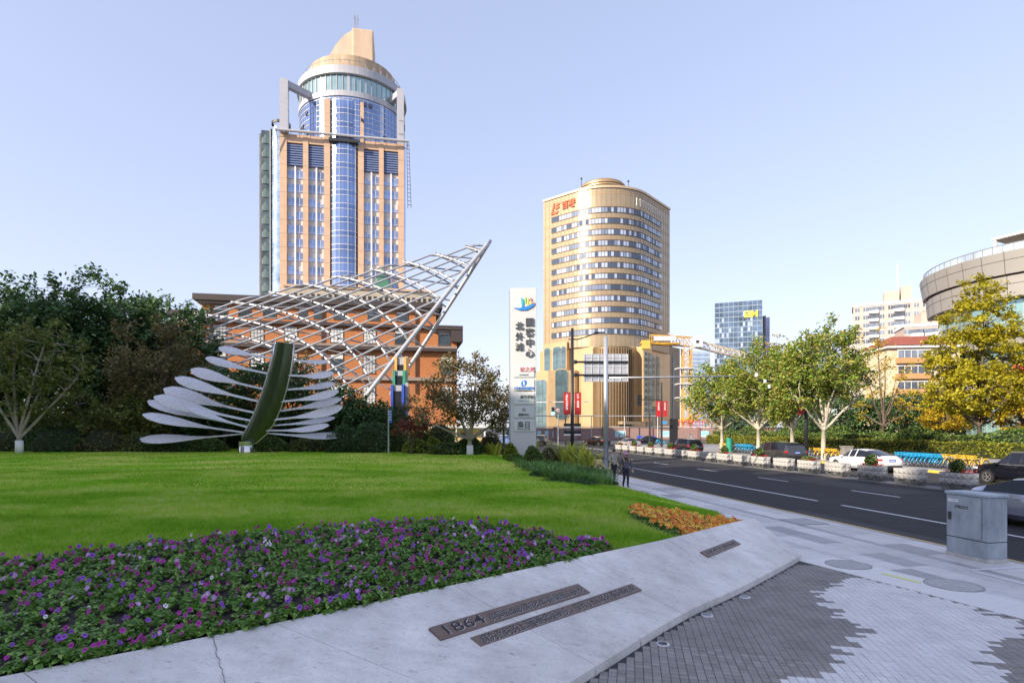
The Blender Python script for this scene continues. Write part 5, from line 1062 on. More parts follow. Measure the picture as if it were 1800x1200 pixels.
greensignal()
def bluesign():
    Y = 47.; p = at(683, 803, Y); p.z = float(lawnz(p.x, p.y)); S = Y/FPX; z = lambda py: CAMZ+(750-py)*S-p.z; T = thing('lawn_sign', 'slim post with narrow blue sign at the lawn edge', 'sign', p, R(20)); MB().tube([(0, 0, 0), (0, 0, z(719))], .06, 8).build('post', Mgal, T); MB().bb(-.02, .28, -.02, .02, z(743), z(720)).build('blade', mat('sign_blue', (.03, .14, .45), .5), T)
    b = MB()
    for k in range(4): b.bb(.03, .22, -.026, -.021, z(724+k*4.6), z(722.5+k*4.6))
    b.build('lettering', Mwt, T)
bluesign()
# ---------------------------------------------------------------- grey street cabinet
def cabinet():
    a = Vector((9.92, 12.1, 0)); T = thing('utility_cabinet', 'weathered grey utility cabinet standing at the kerb', 'cabinet', a, math.atan2(-D.y, -D.x)); Mc = mat('weathered_grey_paint', (.30, .35, .40), .55, var=.22, scale=3.5, col2=(.44, .49, .53), stretch=(1, 1, .5), detail=9); Md = mat('cabinet_gap', (.05, .055, .06), .7)
    # local x runs along the front face from its near corner back along the street (negative), y away from the plaza
    L, Wd = .93, .50; MB().bb(-L-.015, .015, -.015, Wd+.015, 0, .075).build('plinth', mat('cabinet_plinth', (.50, .49, .46), .8, var=.2, scale=12), T, bevel=.008)
    MB().bb(-L, 0, 0, Wd, .075, .42).build('lower_body', Mc, T, bevel=.012); MB().bb(-L+.01, -.01, .01, Wd-.01, .42, .435).build('gap', Md, T); MB().bb(-L, 0, 0, Wd, .435, 1.36).build('body', Mc, T, bevel=.012)
    dr = MB().bb(-L+.015, -.14, -.012, .0, .45, 1.34).build('door', Mc, T, bevel=.004); MB().bb(-L-.03, .03, -.03, Wd+.03, 1.365, 1.43).build('lid', mat('cabinet_lid', (.36, .42, .48), .5, var=.2, scale=4), T, bevel=.02)
    o = MB().bb(-L+.055, -L+.125, -.03, -.012, .80, .97).build('handle', mat('handle_dark', (.09, .085, .07), .4, .5), dr, bevel=.005); MB().bb(-L+.05, -L+.29, -.015, -.012, 1.20, 1.265).build('sticker', Mwt, dr); link('lettering', text_mesh('公用设施', .04, mat('pale_grey_letter', (.5, .52, .56), .6), .0005, .001), dr, (-L+.17, -.0165, 1.232), (R(90), 0, 0))
    link('lettering', text_mesh('D电2253', .085, Mblk, .0005, .0015), dr, (-L+.36, -.0145, 1.10), (R(90), 0, 0)); MB().bb(-.12, -.115, -.004, 0, .45, 1.34).build('panel_seam', Md, T)
    st = MB(); rd = random.Random(8)
    for k in range(40): px = -L+.1+rd.random()*.68; pz = .5+rd.random()*.75; st.bb(px, px+rd.uniform(.004, .02), -.0135, -.0122, pz, pz+rd.uniform(.002, .012))
    st.build('scuff', mat('scuff_mark', (.16, .19, .21), .7), dr)['kind'] = 'stuff'
cabinet()
# ---------------------------------------------------------------- concrete planters along the median
Mpl = mat('planter_concrete', (.36, .36, .35), .8, var=.12, scale=6); Mpw = mat('planter_iron', (.17, .175, .17), .6, .3)
def planter_meshes():
    L, Wd, H = 1.42, .62, .5; b = MB(); nx, nz = 5, 2
    def face(o, ux, n, cells, ln):
        cw = ln/cells; ch = H/nz
        for i in range(cells):
            for j in range(nz):
                p = lambda a, c, d=0: Vector(o)+Vector(ux)*((i+a)*cw)+Vector((0, 0, (j+c)*ch))+Vector(n)*d
                c0, c1, c2, c3 = p(0, 0), p(1, 0), p(1, 1), p(0, 1); q = p(.66, .36, .075) if (i+j) % 2 == 0 else p(.3, .62, .075); b.add([c0, c1, c2, c3, q], [(0, 1, 4), (1, 2, 4), (2, 3, 4), (3, 0, 4)])
    z0 = .30
    o = [(-L/2, -Wd/2, z0), (L/2, -Wd/2, z0), (L/2, Wd/2, z0), (-L/2, Wd/2, z0)]
    face(o[0], (1, 0, 0), (0, -1, 0), 5, L); face(o[1], (0, 1, 0), (1, 0, 0), 2, Wd); face(o[2], (-1, 0, 0), (0, 1, 0), 5, L); face(o[3], (0, -1, 0), (-1, 0, 0), 2, Wd)
    b.bb(-L/2+.05, L/2-.05, -Wd/2+.05, Wd/2-.05, z0+.02, z0+.46); b.add([(-L/2, -Wd/2, z0), (L/2, -Wd/2, z0), (L/2, Wd/2, z0), (-L/2, Wd/2, z0)], [(0, 1, 2, 3)])
    for y in (-Wd/2, Wd/2-.05): b.bb(-L/2-.005, L/2+.005, y-.005*(y < 0), y+.05+.005*(y > 0), z0+.49, z0+.53)
    for xx in (-L/2, L/2-.05): b.bb(xx-.005, xx+.055, -Wd/2+.05, Wd/2-.05, z0+.49, z0+.53)
    box = b.mesh('trough', Mpl, fix=False); s = MB()
    for y in (-Wd/2+.06, Wd/2-.06):
        for k in range(2):
            cx = -.36+.72*k
            for rr in (.34, .26, .18): s.tube([(cx+rr*math.cos(t), y, .3-rr*.78*math.sin(t)) for t in np.linspace(0, math.pi, 13)], .014, 5)
        s.beam((-.62, y, .02), (.62, y, .02), .03, .03)
        for xx in (-.62, 0, .62): s.beam((xx, y, 0), (xx, y, .3), .03, .03)
    for xx in (-.62, .62):
        for zz in (.03, .12, .2): s.beam((xx, -Wd/2+.06, zz), (xx, Wd/2-.06, zz), .025, .025)
    return box, s.mesh('stand', Mpw, fix=False), MB().bb(-L/2+.06, L/2-.06, -Wd/2+.06, Wd/2-.06, .74, .77).mesh('soil', M_soil)
pm = planter_meshes(); Mpg = leafmat('planter_leaf', [(.03, .08, .02), (.06, .13, .03), (.12, .18, .05), (.20, .20, .07)], .2, .2, 2); Mrf = leafmat('planter_red_flower', [(.45, .01, .015), (.60, .03, .03), (.35, .01, .02), (.6, .16, .12)], .2, .1)
def planting(seed, tall):
    g = np.random.default_rng(seed); n = 620; q = g.normal(size=(n, 3)); q /= np.linalg.norm(q, axis=1)[:, None]; q *= (g.random(n)**.33)[:, None]
    P = np.stack([q[:, 0]*(.36 if tall else .5)-.05, q[:, 1]*.3, 1.08+q[:, 2]*.36 if tall else .9+q[:, 2]*.18], 1); green = leafmesh('shrub', P, .085, Mpg, g, up=.3)
    n = 200; P = np.stack([np.where(g.random(n) < .5, g.uniform(-.66, -.2, n), g.uniform(.15, .66, n)), g.uniform(-.27, .27, n), .8+g.random(n)*.16], 1); red = leafmesh('red_flowers', P, .065, Mrf, g, elong=1.1); return green, red
plv = [planting(60+i, i != 3) for i in range(5)]
p_n = 0; u_first = uv(0, 25.65); 
kx = [(1685, 1), (1600, 0), (1533, 2), (1472, 0), (1422, 3), (1378, 0), (1337, 2), (1304, 0), (1274, 1), (1246, 0), (1221, 2), (1199, 0), (1179, 4), (1161, 0), (1144, 1), (1129, 0), (1115, 2), (1102, 0), (1090, 3)]
for i, (px, kind) in enumerate(kx):
    p = on_v(px, 25.65, -.112); word = 'faceted concrete planter %s, %s in the median row' % ('with shrub and red flowers' if kind else 'without a shrub', ORD[i]+('' if i == 0 else ' nearest'))
    T = thing('planter', word, 'planter', p, math.atan2(-D.y, -D.x)+rng.uniform(-.03, .03), 'concrete planters along the median'); link('trough', pm[0], T); link('stand', pm[1], T); link('soil', pm[2], T)
    if kind: a = plv[kind]; link('shrub', a[0], T); link('red_flowers', a[1], T)['kind'] = 'stuff'
# ================================================================ vehicles, bicycles, people
rng = np.random.default_rng(31); random.seed(31)
Mtyre = mat('tyre', (.015, .015, .016), .85); Mrimm = mat('alloy_rim', (.45, .45, .47), .3, .8); Mcg = mat('car_glass', (.012, .014, .022), .05, 0, spec=.4); Mblack = mat('black_trim', (.012, .012, .013), .5); Mtail = mat('tail_light', (.45, .01, .01), .2, coat=.5); Mtail2 = mat('tail_light_amber', (.7, .25, .06), .2); Mplate = mat('blue_plate', (.02, .10, .55), .4); Mlamp = mat('head_light', (.7, .72, .75), .1, .3)
SED = [(-2.38, .70, .42, .78, .80, .60), (-2.33, .82, .34, .90, .94, .68), (-2.1, .89, .26, .96, 1.05, .72), (-1.72, .91, .22, .97, 1.10, .71), (-1.0, .92, .2, .985, 1.36, .60), (-.28, .92, .2, .97, 1.46, .59), (-.2, .92, .2, .97, 1.463, .59), (.3, .92, .2, .955, 1.45, .585), (.38, .92, .2, .95, 1.44, .58), (1.15, .92, .2, .93, 1.02, .70), (1.85, .89, .22, .85, .90, .68), (2.28, .80, .28, .74, .78, .58), (2.38, .72, .34, .64, .68, .52)]
FST = [tuple(q) for q in SED]; FST[2] = (-2.1, .89, .26, .96, 1.09, .72); FST[3] = (-1.72, .91, .22, .97, 1.2, .69); FST[4] = (-1.0, .92, .2, .985, 1.42, .60); FST[5] = (-.28, .92, .2, .97, 1.49, .59); FST[6] = (-.2, .92, .2, .97, 1.493, .59)
SUV = [(-2.4, .74, .45, .85, .9, .64), (-2.35, .86, .38, 1.02, 1.12, .74), (-2.12, .93, .30, 1.06, 1.42, .68), (-1.85, .94, .27, 1.07, 1.62, .64), (-1.0, .95, .26, 1.07, 1.70, .64), (-.2, .95, .26, 1.06, 1.72, .64), (-.1, .95, .26, 1.06, 1.72, .64), (.4, .95, .26, 1.05, 1.70, .64), (.5, .95, .26, 1.04, 1.67, .63), (1.2, .95, .26, 1.03, 1.12, .74), (1.95, .92, .28, .97, 1.02, .72), (2.3, .84, .34, .85, .88, .62), (2.42, .76, .42, .72, .76, .55)]
MPV = [(-2.6, .78, .42, .9, .95, .66), (-2.55, .90, .34, 1.06, 1.16, .78), (-2.38, .95, .28, 1.08, 1.50, .74), (-2.2, .96, .25, 1.08, 1.66, .72), (-1.2, .97, .24, 1.07, 1.74, .72), (-.4, .97, .24, 1.06, 1.76, .72), (-.3, .97, .24, 1.06, 1.76, .72), (.55, .97, .24, 1.03, 1.72, .70), (.65, .97, .24, 1.02, 1.69, .69), (1.6, .96, .24, 1.0, 1.12, .76), (2.15, .92, .26, .9, .94, .70), (2.5, .82, .32, .76, .8, .58), (2.58, .74, .38, .66, .7, .5)]
def car(name, label, st, paint, p, rz, rear_glass=(2, 4), wr=.34, plate=True, chrome=False, coupe=False, group='cars on the road'):
    T = thing(name, label, 'car', p, rz, group)
    def ring(s):
        x, w, zb, zl, zt, wt = s; h = [(w*.84, zb), (w*.985, zb+.16), (w, zb+(zl-zb)*.55), (w*.965, zl), (wt+(w*.965-wt)*.12, zt-.055), (wt*.72, zt)]
        return [(x, y, z) for y, z in h]+[(x, -y, z) for y, z in h[::-1]]
    rings = [ring(s) for s in st]; n = 12; body = MB(); pts = [q for r in rings for q in r]; body.v = [tuple(q) for q in pts]; panes = {}
    iw = max(i for i, s in enumerate(st) if s[4]-s[3] > .25)+0; gl = [i for i in range(len(st)-1) if min(st[i][4]-st[i][3], st[i+1][4]-st[i+1][3]) > .05 and max(st[i][4]-st[i][3], st[i+1][4]-st[i+1][3]) > .25]
    for i in range(len(st)-1):
        narrow = st[i+1][0]-st[i][0] < .13
        for k in range(n):
            f = (i*n+k, i*n+(k+1) % n, (i+1)*n+(k+1) % n, (i+1)*n+k); key = None
            if k in (3, 7) and i in gl and not narrow and i > rear_glass[0]: key = ('side_window', k, sum(1 for j in range(i) if st[j+1][0]-st[j][0] < .13))
            if k in (4, 5, 6) and i == iw: key = ('windscreen', 0, 0)
            if k in (4, 5, 6) and rear_glass[0] <= i < rear_glass[1] and st[i][4]-st[i][3] > .03: key = ('rear_window', 0, 0)
            if key: panes.setdefault(key, []).append(f)
            else: body.f.append(f); body.m.append(0)
    body.f += [tuple(range(n)), tuple(range((len(st)-1)*n, len(st)*n))]; body.m += [0, 0]
    body.build('body', paint, T, smooth='auto')
    for (nm, a, b_), fs in panes.items():
        used = sorted({v for f in fs for v in f}); mp = {v: j for j, v in enumerate(used)}; MB().add([pts[v] for v in used], [tuple(mp[v] for v in f) for f in fs]).build(nm, Mcg, T, smooth=True, fix=False)
    w = max(s[1] for s in st); x0, x1 = st[0][0], st[-1][0]; fx = x1-.93; rx = x0+.98
    ty = MB().lathe([(wr*.62, -.1), (wr*.95, -.11), (wr, -.07), (wr, .07), (wr*.95, .11), (wr*.62, .1)], 22).mesh('tyre', Mtyre, smooth='auto'); rb = MB(); rb.lathe([(0, .085), (wr*.12, .09), (wr*.14, .07)], 10); rb.lathe([(wr*.55, .1), (wr*.64, .105), (wr*.66, .06)], 22)
    for k in range(5): a = 2*math.pi*k/5; rb.box((wr*.34*math.cos(a), wr*.34*math.sin(a), .08), (wr*.5, wr*.13, .02), a)
    rb.lathe([(0, .03), (wr*.6, .03)], 16, m=1); rm = rb.mesh('rim', [Mrimm, Mblack])
    arch = MB().lathe([(0, 0), (wr*1.13, 0), (wr*1.13, .03)], 20).mesh('wheel_arch', Mblack)
    for sx in (fx, rx):
        for sy in (-1, 1):
            link('wheel_arch', arch, T, (sx, sy*(w*.985-.012), wr+.0), (R(90)*-sy, 0, 0)); o = thing('wheel', None, None, (sx, sy*(w*.99-.09), wr), 0); o.parent = T; o.rotation_euler = (R(-90)*sy, 0, 0); link('tyre', ty, o); link('rim', rm, o)
    zl = st[2][3]
    for sy in (-1, 1):
        o = MB().box((0, 0, 0), (.30, .36, .15)).build('tail_light', Mtail, T, bevel=.04, loc=(x0+.19, sy*(st[1][1]-.14), zl-.12), rot=(0, 0, sy*.25)); MB().box((0, 0, 0), (.305, .14, .05)).build('indicator', Mtail2, o, loc=(-.004, -sy*.06, -.01))
        MB().box((0, 0, 0), (.34, .26, .13)).build('head_light', Mlamp, T, bevel=.04, loc=(x1-.26, sy*(st[-2][1]-.09), st[-2][3]-.06), rot=(0, 0, -sy*.35))
        MB().box((0, 0, 0), (.16, .2, .13)).build('mirror', paint, T, bevel=.04, loc=(st[9][0]-.28, sy*(w+.07), st[9][3]+.05))
        for dx in (-.35, .75): MB().bb(-.09, .09, -.012, .012, -.015, .015).build('door_handle', paint, T, loc=(dx-.3, sy*(w*.985), st[5][3]-.14))
        if chrome: MB().beam((st[3][0], sy*st[5][5]*1.02, st[4][4]+.02), (st[8][0], sy*st[5][5]*1.02, st[8][4]+.02), .04, .05).build('roof_rail', Mrimm, T); MB().beam((st[3][0]+.1, sy*(w*.97), st[4][3]+.01), (st[9][0]-.1, sy*(w*.97), st[8][3]+.01), .015, .03).build('chrome_trim', Mrimm, T)
    MB().bb(x0-.012, x0+.03, -.24, .24, zl-.24, zl-.09).build('number_plate', Mplate, T); MB().bb(x0-.015, x0-.012, -.19, .19, zl-.19, zl-.145).build('plate_lettering', MATS['white_letter'], T); MB().bb(x0-.02, x0+.15, -.72, .72, st[0][2]-.06, st[0][2]+.06).build('bumper_trim', Mblack, T, bevel=.02); MB().bb(x1-.02, x1+.015, -.4, .4, st[-1][2]+.02, st[-1][3]-.05).build('grille', Mblack, T)
    MB().bb(x0+.15, x1-.15, -w*.8, w*.8, .16, .3).build('underbody', Mblack, T)
    return T
HD = math.atan2(D.y, D.x); RZt = -.12
pw = mat('pearl_white_paint', (.72, .72, .74), .25, 0, .02, coat=1.); pk = mat('black_paint', (.008, .009, .016), .15, .3, .05, coat=1.); pg = mat('graphite_paint', (.055, .06, .062), .25, .5, .05, coat=1.); pn = mat('navy_black_paint', (.012, .013, .025), .15, .3, .05, coat=1.); ps = mat('silver_blue_paint', (.36, .38, .50), .22, .6, .03, coat=1.); psl = mat('silver_paint', (.50, .51, .53), .25, .5, .03, coat=1.)
car('white_car', 'white fastback car with its rear lights towards us behind the planters', FST, pw, uv(34.4, 31, RZt), HD, (2, 4))
car('people_carrier', 'dark grey people carrier ahead of the white car', MPV, pg, uv(43.7, 31, RZt), HD, (2, 3), .35, chrome=False)
car('dark_suv', 'navy black off-road car farther up the lane beside the green post', SUV, pn, uv(59.6, 31, RZt), HD, (2, 3), .37, chrome=True)
car('black_estate_car', 'black estate car with roof rails at the right edge of the picture', SUV, pk, uv(23.8, 31.2, RZt), HD, (2, 3), .36, chrome=True)
car('silver_car', 'silver blue saloon passing close behind the grey cabinet', FST, ps, uv(13.4, 18.8, RZt), HD+math.pi, (2, 4), .35)
car('silver_saloon', 'small silver saloon far up the road beyond the planters', SED, psl, uv(76, 31, RZt), HD, (2, 4))
car('dark_saloon', 'dark saloon crossing the junction in front of the mauve wall', SED, pn, Vector(((1138-900)/FPX*101, 101, RZt)), R(170), (2, 4))
car('dark_red_car', 'dark car with red tail lights half hidden by the silver mast', SED, mat('dark_plum_paint', (.018, .012, .016), .2, .3, coat=1.), uv(88, 30.5, RZt), HD+.4, (2, 4))
car('dark_hatchback', 'dark car parked at the foot of the sign pylon', SUV, pk, Vector(((953-900)/FPX*92, 92, RZt)), R(75), (2, 3))
# ---------------------------------------------------------------- shared bicycles
def bike_mesh(col, name):
    Mf = mat(name+'_bike_frame', col, .45, var=.05); b = {}
    tw = MB(); tw.lathe([(.30, -.02), (.33, -.02), (.335, 0), (.33, .02), (.30, .02)], 20); whm = MB(); whm.v = tw.v; whm.f = tw.f; whm.m = tw.m
    for k in range(8): a = math.pi*k/8; whm.beam((.3*math.cos(a), .3*math.sin(a), 0), (-.3*math.cos(a), -.3*math.sin(a), 0), .008, .008, 1)
    b['wheel'] = whm.mesh('wheel', [Mtyre, Mrimm]); f = MB(); W1, W2 = (-.52, .34), (.52, .34); t = lambda p, q, r=.022: f.tube([(p[0], 0, p[1]), (q[0], 0, q[1])], r, 6)
    t(W1, (-.05, .3)); t(W1, (-.18, .72), .016); t((-.05, .3), (-.22, .9), .024); t((-.05, .3), (.36, .78), .035); t((.36, .66), W2, .024); t((.33, .6), (.40, 1.02), .024)
    for cx in (-.52, .52): f.tube([(cx+.37*math.cos(a), 0, .34+.37*math.sin(a)) for a in np.linspace(.2, 2.7, 9)], .03, 4)
    b['frame'] = f.mesh('frame', Mf); b['saddle'] = MB().loft([[(-.36, s*.09, .92), (-.36, -s*.09, .92), (-.36, 0, .96)] if False else [(x, -w, .92), (x, w, .92), (x, w*.6, .97), (x, -w*.6, .97)] for x, w, s in ((-.36, .09, 1), (-.25, .08, 1), (-.1, .03, 1))]).mesh('saddle', Mblack); h = MB().tube([(.30, -.3, 1.06), (.40, -.12, 1.08), (.40, .12, 1.08), (.30, .3, 1.06)], .018, 6); h.tube([(.30, -.3, 1.06), (.2, -.3, 1.05)], .022, 6).tube([(.30, .3, 1.06), (.2, .3, 1.05)], .022, 6); b['handlebar'] = h.mesh('handlebar', Mblack)
    k = MB()
    for z, s in ((.78, .8), (.88, .9), (.98, 1.0)): 
        for a, c in (((-.15, -.18), (.15, -.18)), ((.15, -.18), (.15, .18)), ((.15, .18), (-.15, .18)), ((-.15, .18), (-.15, -.18))): k.beam((.62+a[0]*s, a[1]*s, z), (.62+c[0]*s, c[1]*s, z), .02, .04)
    k.bb(.49, .75, -.15, .15, .77, .79)
    for sx in (-.14, 0, .14):
        for sy in (-.17, .17): k.beam((.62+sx*.8, sy*.8, .78), (.62+sx, sy, .98), .018, .018)
    b['basket'] = k.mesh('basket', Mf); b['rear_panel'] = MB().bb(-.62, -.38, -.09, .09, .72, .80).mesh('rear_panel', Mf); return b
BB = bike_mesh((.02, .33, .60), 'cyan'); BY = bike_mesh((.62, .40, .03), 'yellow'); BW = bike_mesh((.70, .60, .25), 'pale_yellow')
def bike(kit, label, p, rz, group): 
    T = thing('bicycle', label, 'bicycle', p, rz, group); link('frame', kit['frame'], T); link('saddle', kit['saddle'], T); link('handlebar', kit['handlebar'], T); link('basket', kit['basket'], T); link('rear_panel', kit['rear_panel'], T)
    for x in (-.52, .52): link('wheel', kit['wheel'], T, (x, 0, .34), (R(90), 0, 0))
def row(kit, colr, px0, px1, n, v, where, grp):
    for i in range(n):
        px = px0+(px1-px0)*i/max(1, n-1); p = on_v(px, v); bike(kit, '%s shared bicycle, %s from the left in the row %s' % (colr, 'first' if i == 0 else ORD[i] if i else '', where), p, math.atan2(N.y, N.x)+R(180)+rng.uniform(-.12, .12), grp)
row(BY, 'yellow', 1276, 1296, 5, 36.6, 'by the first plane tree', 'yellow bicycles by the first tree'); row(BB, 'blue', 1301, 1328, 6, 36.7, 'behind the people carrier', 'blue bicycles behind the people carrier')
row(BY, 'yellow', 1437, 1478, 6, 36.6, 'at the third plane tree', 'yellow bicycles by the third tree'); row(BB, 'blue', 1592, 1664, 11, 36.6, 'behind the white car', 'blue bicycles behind the white car'); row(BY, 'yellow', 1676, 1722, 4, 36.8, 'beside the black estate car', 'yellow bicycles by the estate car')
bike(BW, 'yellow and white bicycle leaning beside the silver mast', on_v(1068, 11.6), R(200), None); bike(BW, 'bicycle half hidden by bushes left of the silver mast', on_v(1046, 11.8), R(120), None); bike(BB, 'lone blue bicycle at the far signal pole', on_v(1163, 36.9), R(150), None)
# ---------------------------------------------------------------- far pavement with yellow kerb, post, bin
fp = MB().prism([uv(-30, 34.1)[:2], uv(-30, 52)[:2], uv(88, 52)[:2], uv(88, 34.1)[:2]], -.15, .0).build('far_pavement', mat('far_paving', (.27, .27, .28), .8, var=.15, scale=1.5)); fp['kind'] = 'structure'
kf = MB().bb(-.98, .98, -.1, .1, -.14, .03).mesh('kerbstone', M_yel, bevel=.02)
for k in range(58): link('kerbstone', kf, fp, uv(-26+2*k, 34.0), math.atan2(D.y, D.x))
fp2 = MB().prism([uv(-30, 52)[:2], uv(-30, 110)[:2], uv(110, 110)[:2], uv(110, 60)[:2], uv(88, 52)[:2]], -.15, .02).build('garden_ground', mat('garden_soil', (.10, .085, .06), .95, var=.4, scale=1.2)); fp2['kind'] = 'structure'
T = thing('green_post_box', 'fat green cylinder post standing on the far kerb', 'post', on_v(1282, 35.4)); MB().lathe([(.42, 0), (.42, .12), (.34, .2), (.33, 1.45), (.38, 1.5), (.38, 1.62), (.0, 1.66)], 20).build('body', mat('sea_green_paint', (.02, .26, .18), .4), T, smooth='auto'); MB().box((.1, 0, 1.85), (.12, .12, .4)).box((-.05, 0, 1.8), (.3, .06, .06)).build('handle', Mblack, T)
T = thing('litter_bin', 'grey stone litter bin between the yellow bicycles and the white car', 'bin', on_v(1488, 36.8)); MB().bb(-.38, .38, -.3, .3, 0, 1.15).build('body', mat('bin_stone', (.22, .21, .19), .8, var=.2, scale=5), T, bevel=.03); MB().bb(-.43, .43, -.35, .35, 1.15, 1.25).build('lid', MATS['bin_stone'], T, bevel=.02)
T = thing('dark_totem', 'dark upright totem slab at the far corner', 'sign', on_v(1184, 38)); MB().bb(-.55, .55, -.2, .2, 0, 4.0).build('body', Mblk, T, bevel=.02); MB().bb(-.7, .7, -.35, .35, -.02, .12).build('base', M_kerb, T)
T = thing('blue_barrier', 'low bright blue barrier box on the far corner', 'barrier', Vector(((1136-900)/FPX*118, 118, -.1))); MB().bb(-1.9, 1.9, -.3, .3, 0, 1.1).build('body', mat('barrier_blue', (.01, .08, .55), .5), T, bevel=.1); MB().bb(-1.9, 1.9, -.4, .4, 0, .12).build('foot', Mblk, T)
# fire hydrant
T = thing('fire_hydrant', 'small red fire hydrant among the bushes at the lawn edge', 'hydrant', (0, 0, 0)); p = on_lawn(921, 812); T.location = p; Mrh = mat('hydrant_red', (.55, .015, .015), .4); MB().lathe([(.2, 0), (.2, .06), (.13, .08), (.13, .5), (.17, .52), (.17, .58), (.13, .6), (.12, .7), (.06, .78), (.05, .84), (0, .84)], 14).build('barrel', Mrh, T, smooth='auto')
for s in (-1, 1): MB().lathe([(.08, 0), (.08, .12), (.1, .12), (.1, .17), (0, .17)], 10).build('nozzle', Mrh, T, loc=(s*.1, 0, .42), rot=(0, s*R(90), 0))
# ---------------------------------------------------------------- people
def person(label, loc, rz, H, J, cols, extras):
    T = thing('person', label, 'person', loc, rz); k = H/1.7
    bones = [('hip', 'waist'), ('waist', 'chest'), ('chest', 'neck'), ('neck', 'chin'), ('chin', 'head'), ('head', 'crown'), ('hip', 'hipL'), ('hipL', 'kneeL'), ('kneeL', 'ankL'), ('ankL', 'toeL'), ('hip', 'hipR'), ('hipR', 'kneeR'), ('kneeR', 'ankR'), ('ankR', 'toeR'), ('chest', 'shL'), ('shL', 'elL'), ('elL', 'wrL'), ('chest', 'shR'), ('shR', 'elR'), ('elR', 'wrR')]
    rad = dict(hip=(.15, .11), waist=(.15, .11), chest=(.17, .12), neck=(.06, .06), chin=(.065, .075), head=(.082, .1), crown=(.06, .07), hipL=(.09, .1), kneeL=(.062, .07), ankL=(.048, .05), toeL=(.04, .035), shL=(.075, .08), elL=(.052, .055), wrL=(.035, .035)); names = list(J); me = bpy.data.meshes.new('skeleton'); me.from_pydata([Vector(J[n])*k for n in names], [(names.index(a), names.index(b)) for a, b in bones], []); o = bpy.data.objects.new('body', me); COL.objects.link(o); md = o.modifiers.new('s', 'SKIN'); md.use_smooth_shade = True
    for i, n in enumerate(names): r = rad.get(n) or rad[n[:-1]+'L']; me.skin_vertices[0].data[i].radius = (r[0]*k, r[1]*k); me.skin_vertices[0].data[i].use_root = n == 'hip'
    sb = o.modifiers.new('b', 'SUBSURF'); sb.levels = 2; dg = bpy.context.evaluated_depsgraph_get(); nm = bpy.data.meshes.new_from_object(o.evaluated_get(dg)); bpy.data.objects.remove(o)
    for m in cols: nm.materials.append(m)
    def region(a, b):                                       # 0 skin, 1 top, 2 trousers, 3 shoes
        if 'toe' in b: return 3
        if 'knee' in b or 'ank' in b or 'hip' in b: return 2
        if b in ('head', 'crown', 'chin'): return 0
        return 1
    for p in nm.polygons:
        c = p.center; best = None
        for a, b in bones:
            A = Vector(J[a])*k; B = Vector(J[b])*k; d = B-A; t = max(0, min(1, (c-A).dot(d)/d.length_squared)); q = (c-A-d*t).length
            if best is None or q < best[0]: best = (q, region(a, b))
        p.material_index = best[1]; p.use_smooth = True
    link('body', nm, T)
    for s in 'LR':                                           # hands: palm, four fingers, thumb
        w = Vector(J['wr'+s])*k; e = Vector(J['el'+s])*k; d = (w-e).normalized(); sd_ = Vector((0, 1, 0)).cross(d).normalized() if abs(d.y) < .9 else Vector((1, 0, 0)); b = MB(); up = d.cross(sd_); b.beam(w-d*.01, w+d*.09, .075*k, .03*k, up=up)
        for i, (off, ln) in enumerate(((-.027, .062), (-.009, .075), (.009, .07), (.027, .055))): q = w+d*.085+sd_*off*k; b.tube([q, q+d*ln*.55*k, q+d*ln*k-up*.015*k], [.009, .0085, .007], 5)
        q = w+d*.03+sd_*(-.035)*k; b.tube([q, q+d*.03*k-sd_*.025*k, q+d*.065*k-sd_*.03*k], [.011, .01, .008], 5); b.build('hand', cols[0], T, smooth='auto')
    extras(T, J, k)
    return T
Msk = mat('skin', (.50, .30, .21), .5); Mhair = mat('black_hair', (.012, .01, .01), .5)
def nose(T, J, k, f):
    h = Vector(J['head'])*k; MB().add([h+Vector((-.018, 0, -.02))+f*.092, h+Vector((.018, 0, -.02))+f*.092, h+Vector((0, 0, .03))+f*.09, h+Vector((0, 0, -.012))+f*.118], [(0, 1, 3), (1, 2, 3), (2, 0, 3)]).build('nose', Msk, T); MB().box(h+f*.093+Vector((0, 0, -.05)), (.045, .012, .01)).build('mouth', mat('lips', (.35, .12, .1), .5), T)
    for s in (-1, 1): MB().lathe([(0, -.03), (.018, -.02), (.02, .02), (0, .03)], 8, h+Vector((s*.088, 0, 0))).build('ear', Msk, T)
def ex_w(T, J, k):
    f = Vector((0, -1, 0)); h = Vector(J['head'])*k; nose(T, J, k, f); b = MB(); b.lathe([(.0, .15), (.05, .145), (.085, .11), (.1, .05), (.102, .005), (.098, -.005)], 16, h+Vector((0, .01, .01))); b.build('woolly_hat', mat('pink_mauve_wool', (.55, .26, .46), .9, bump=.5, bscale=90), T, smooth=True); MB().lathe([(.0, .2), (.035, .19), (.04, .16), (0, .13)], 8, h+Vector((0, .01, 0))).build('bobble', MATS['pink_mauve_wool'], T)
    MB().box(h+Vector((-.04, -.095, .012)), (.066, .02, .042)).box(h+Vector((.04, -.095, .012)), (.066, .02, .042)).box(h+Vector((0, -.1, .02)), (.02, .012, .01)).build('sunglasses', Mblack, T, bevel=.006); MB().lathe([(.085, -.05), (.1, -.02), (.095, .03), (.07, .05)], 14, Vector(J['neck'])*k).build('scarf', mat('dark_scarf', (.03, .03, .035), .9), T, smooth=True)
    Mo = mat('ochre_strap', (.50, .27, .05), .6)
    for s in (-1, 1): MB().tube([(s*.13*k, .1, 1.36*k), (s*.14*k, 0, 1.46*k), (s*.135*k, -.115, 1.38*k), (s*.13*k, -.135, 1.26*k)], [.03, .03, .032, .028], 6).build('backpack_strap', Mo, T, smooth=True)
    MB().bb(-.15*k, .15*k, .12, .27, .95*k, 1.42*k).build('backpack', Mo, T, bevel=.05)
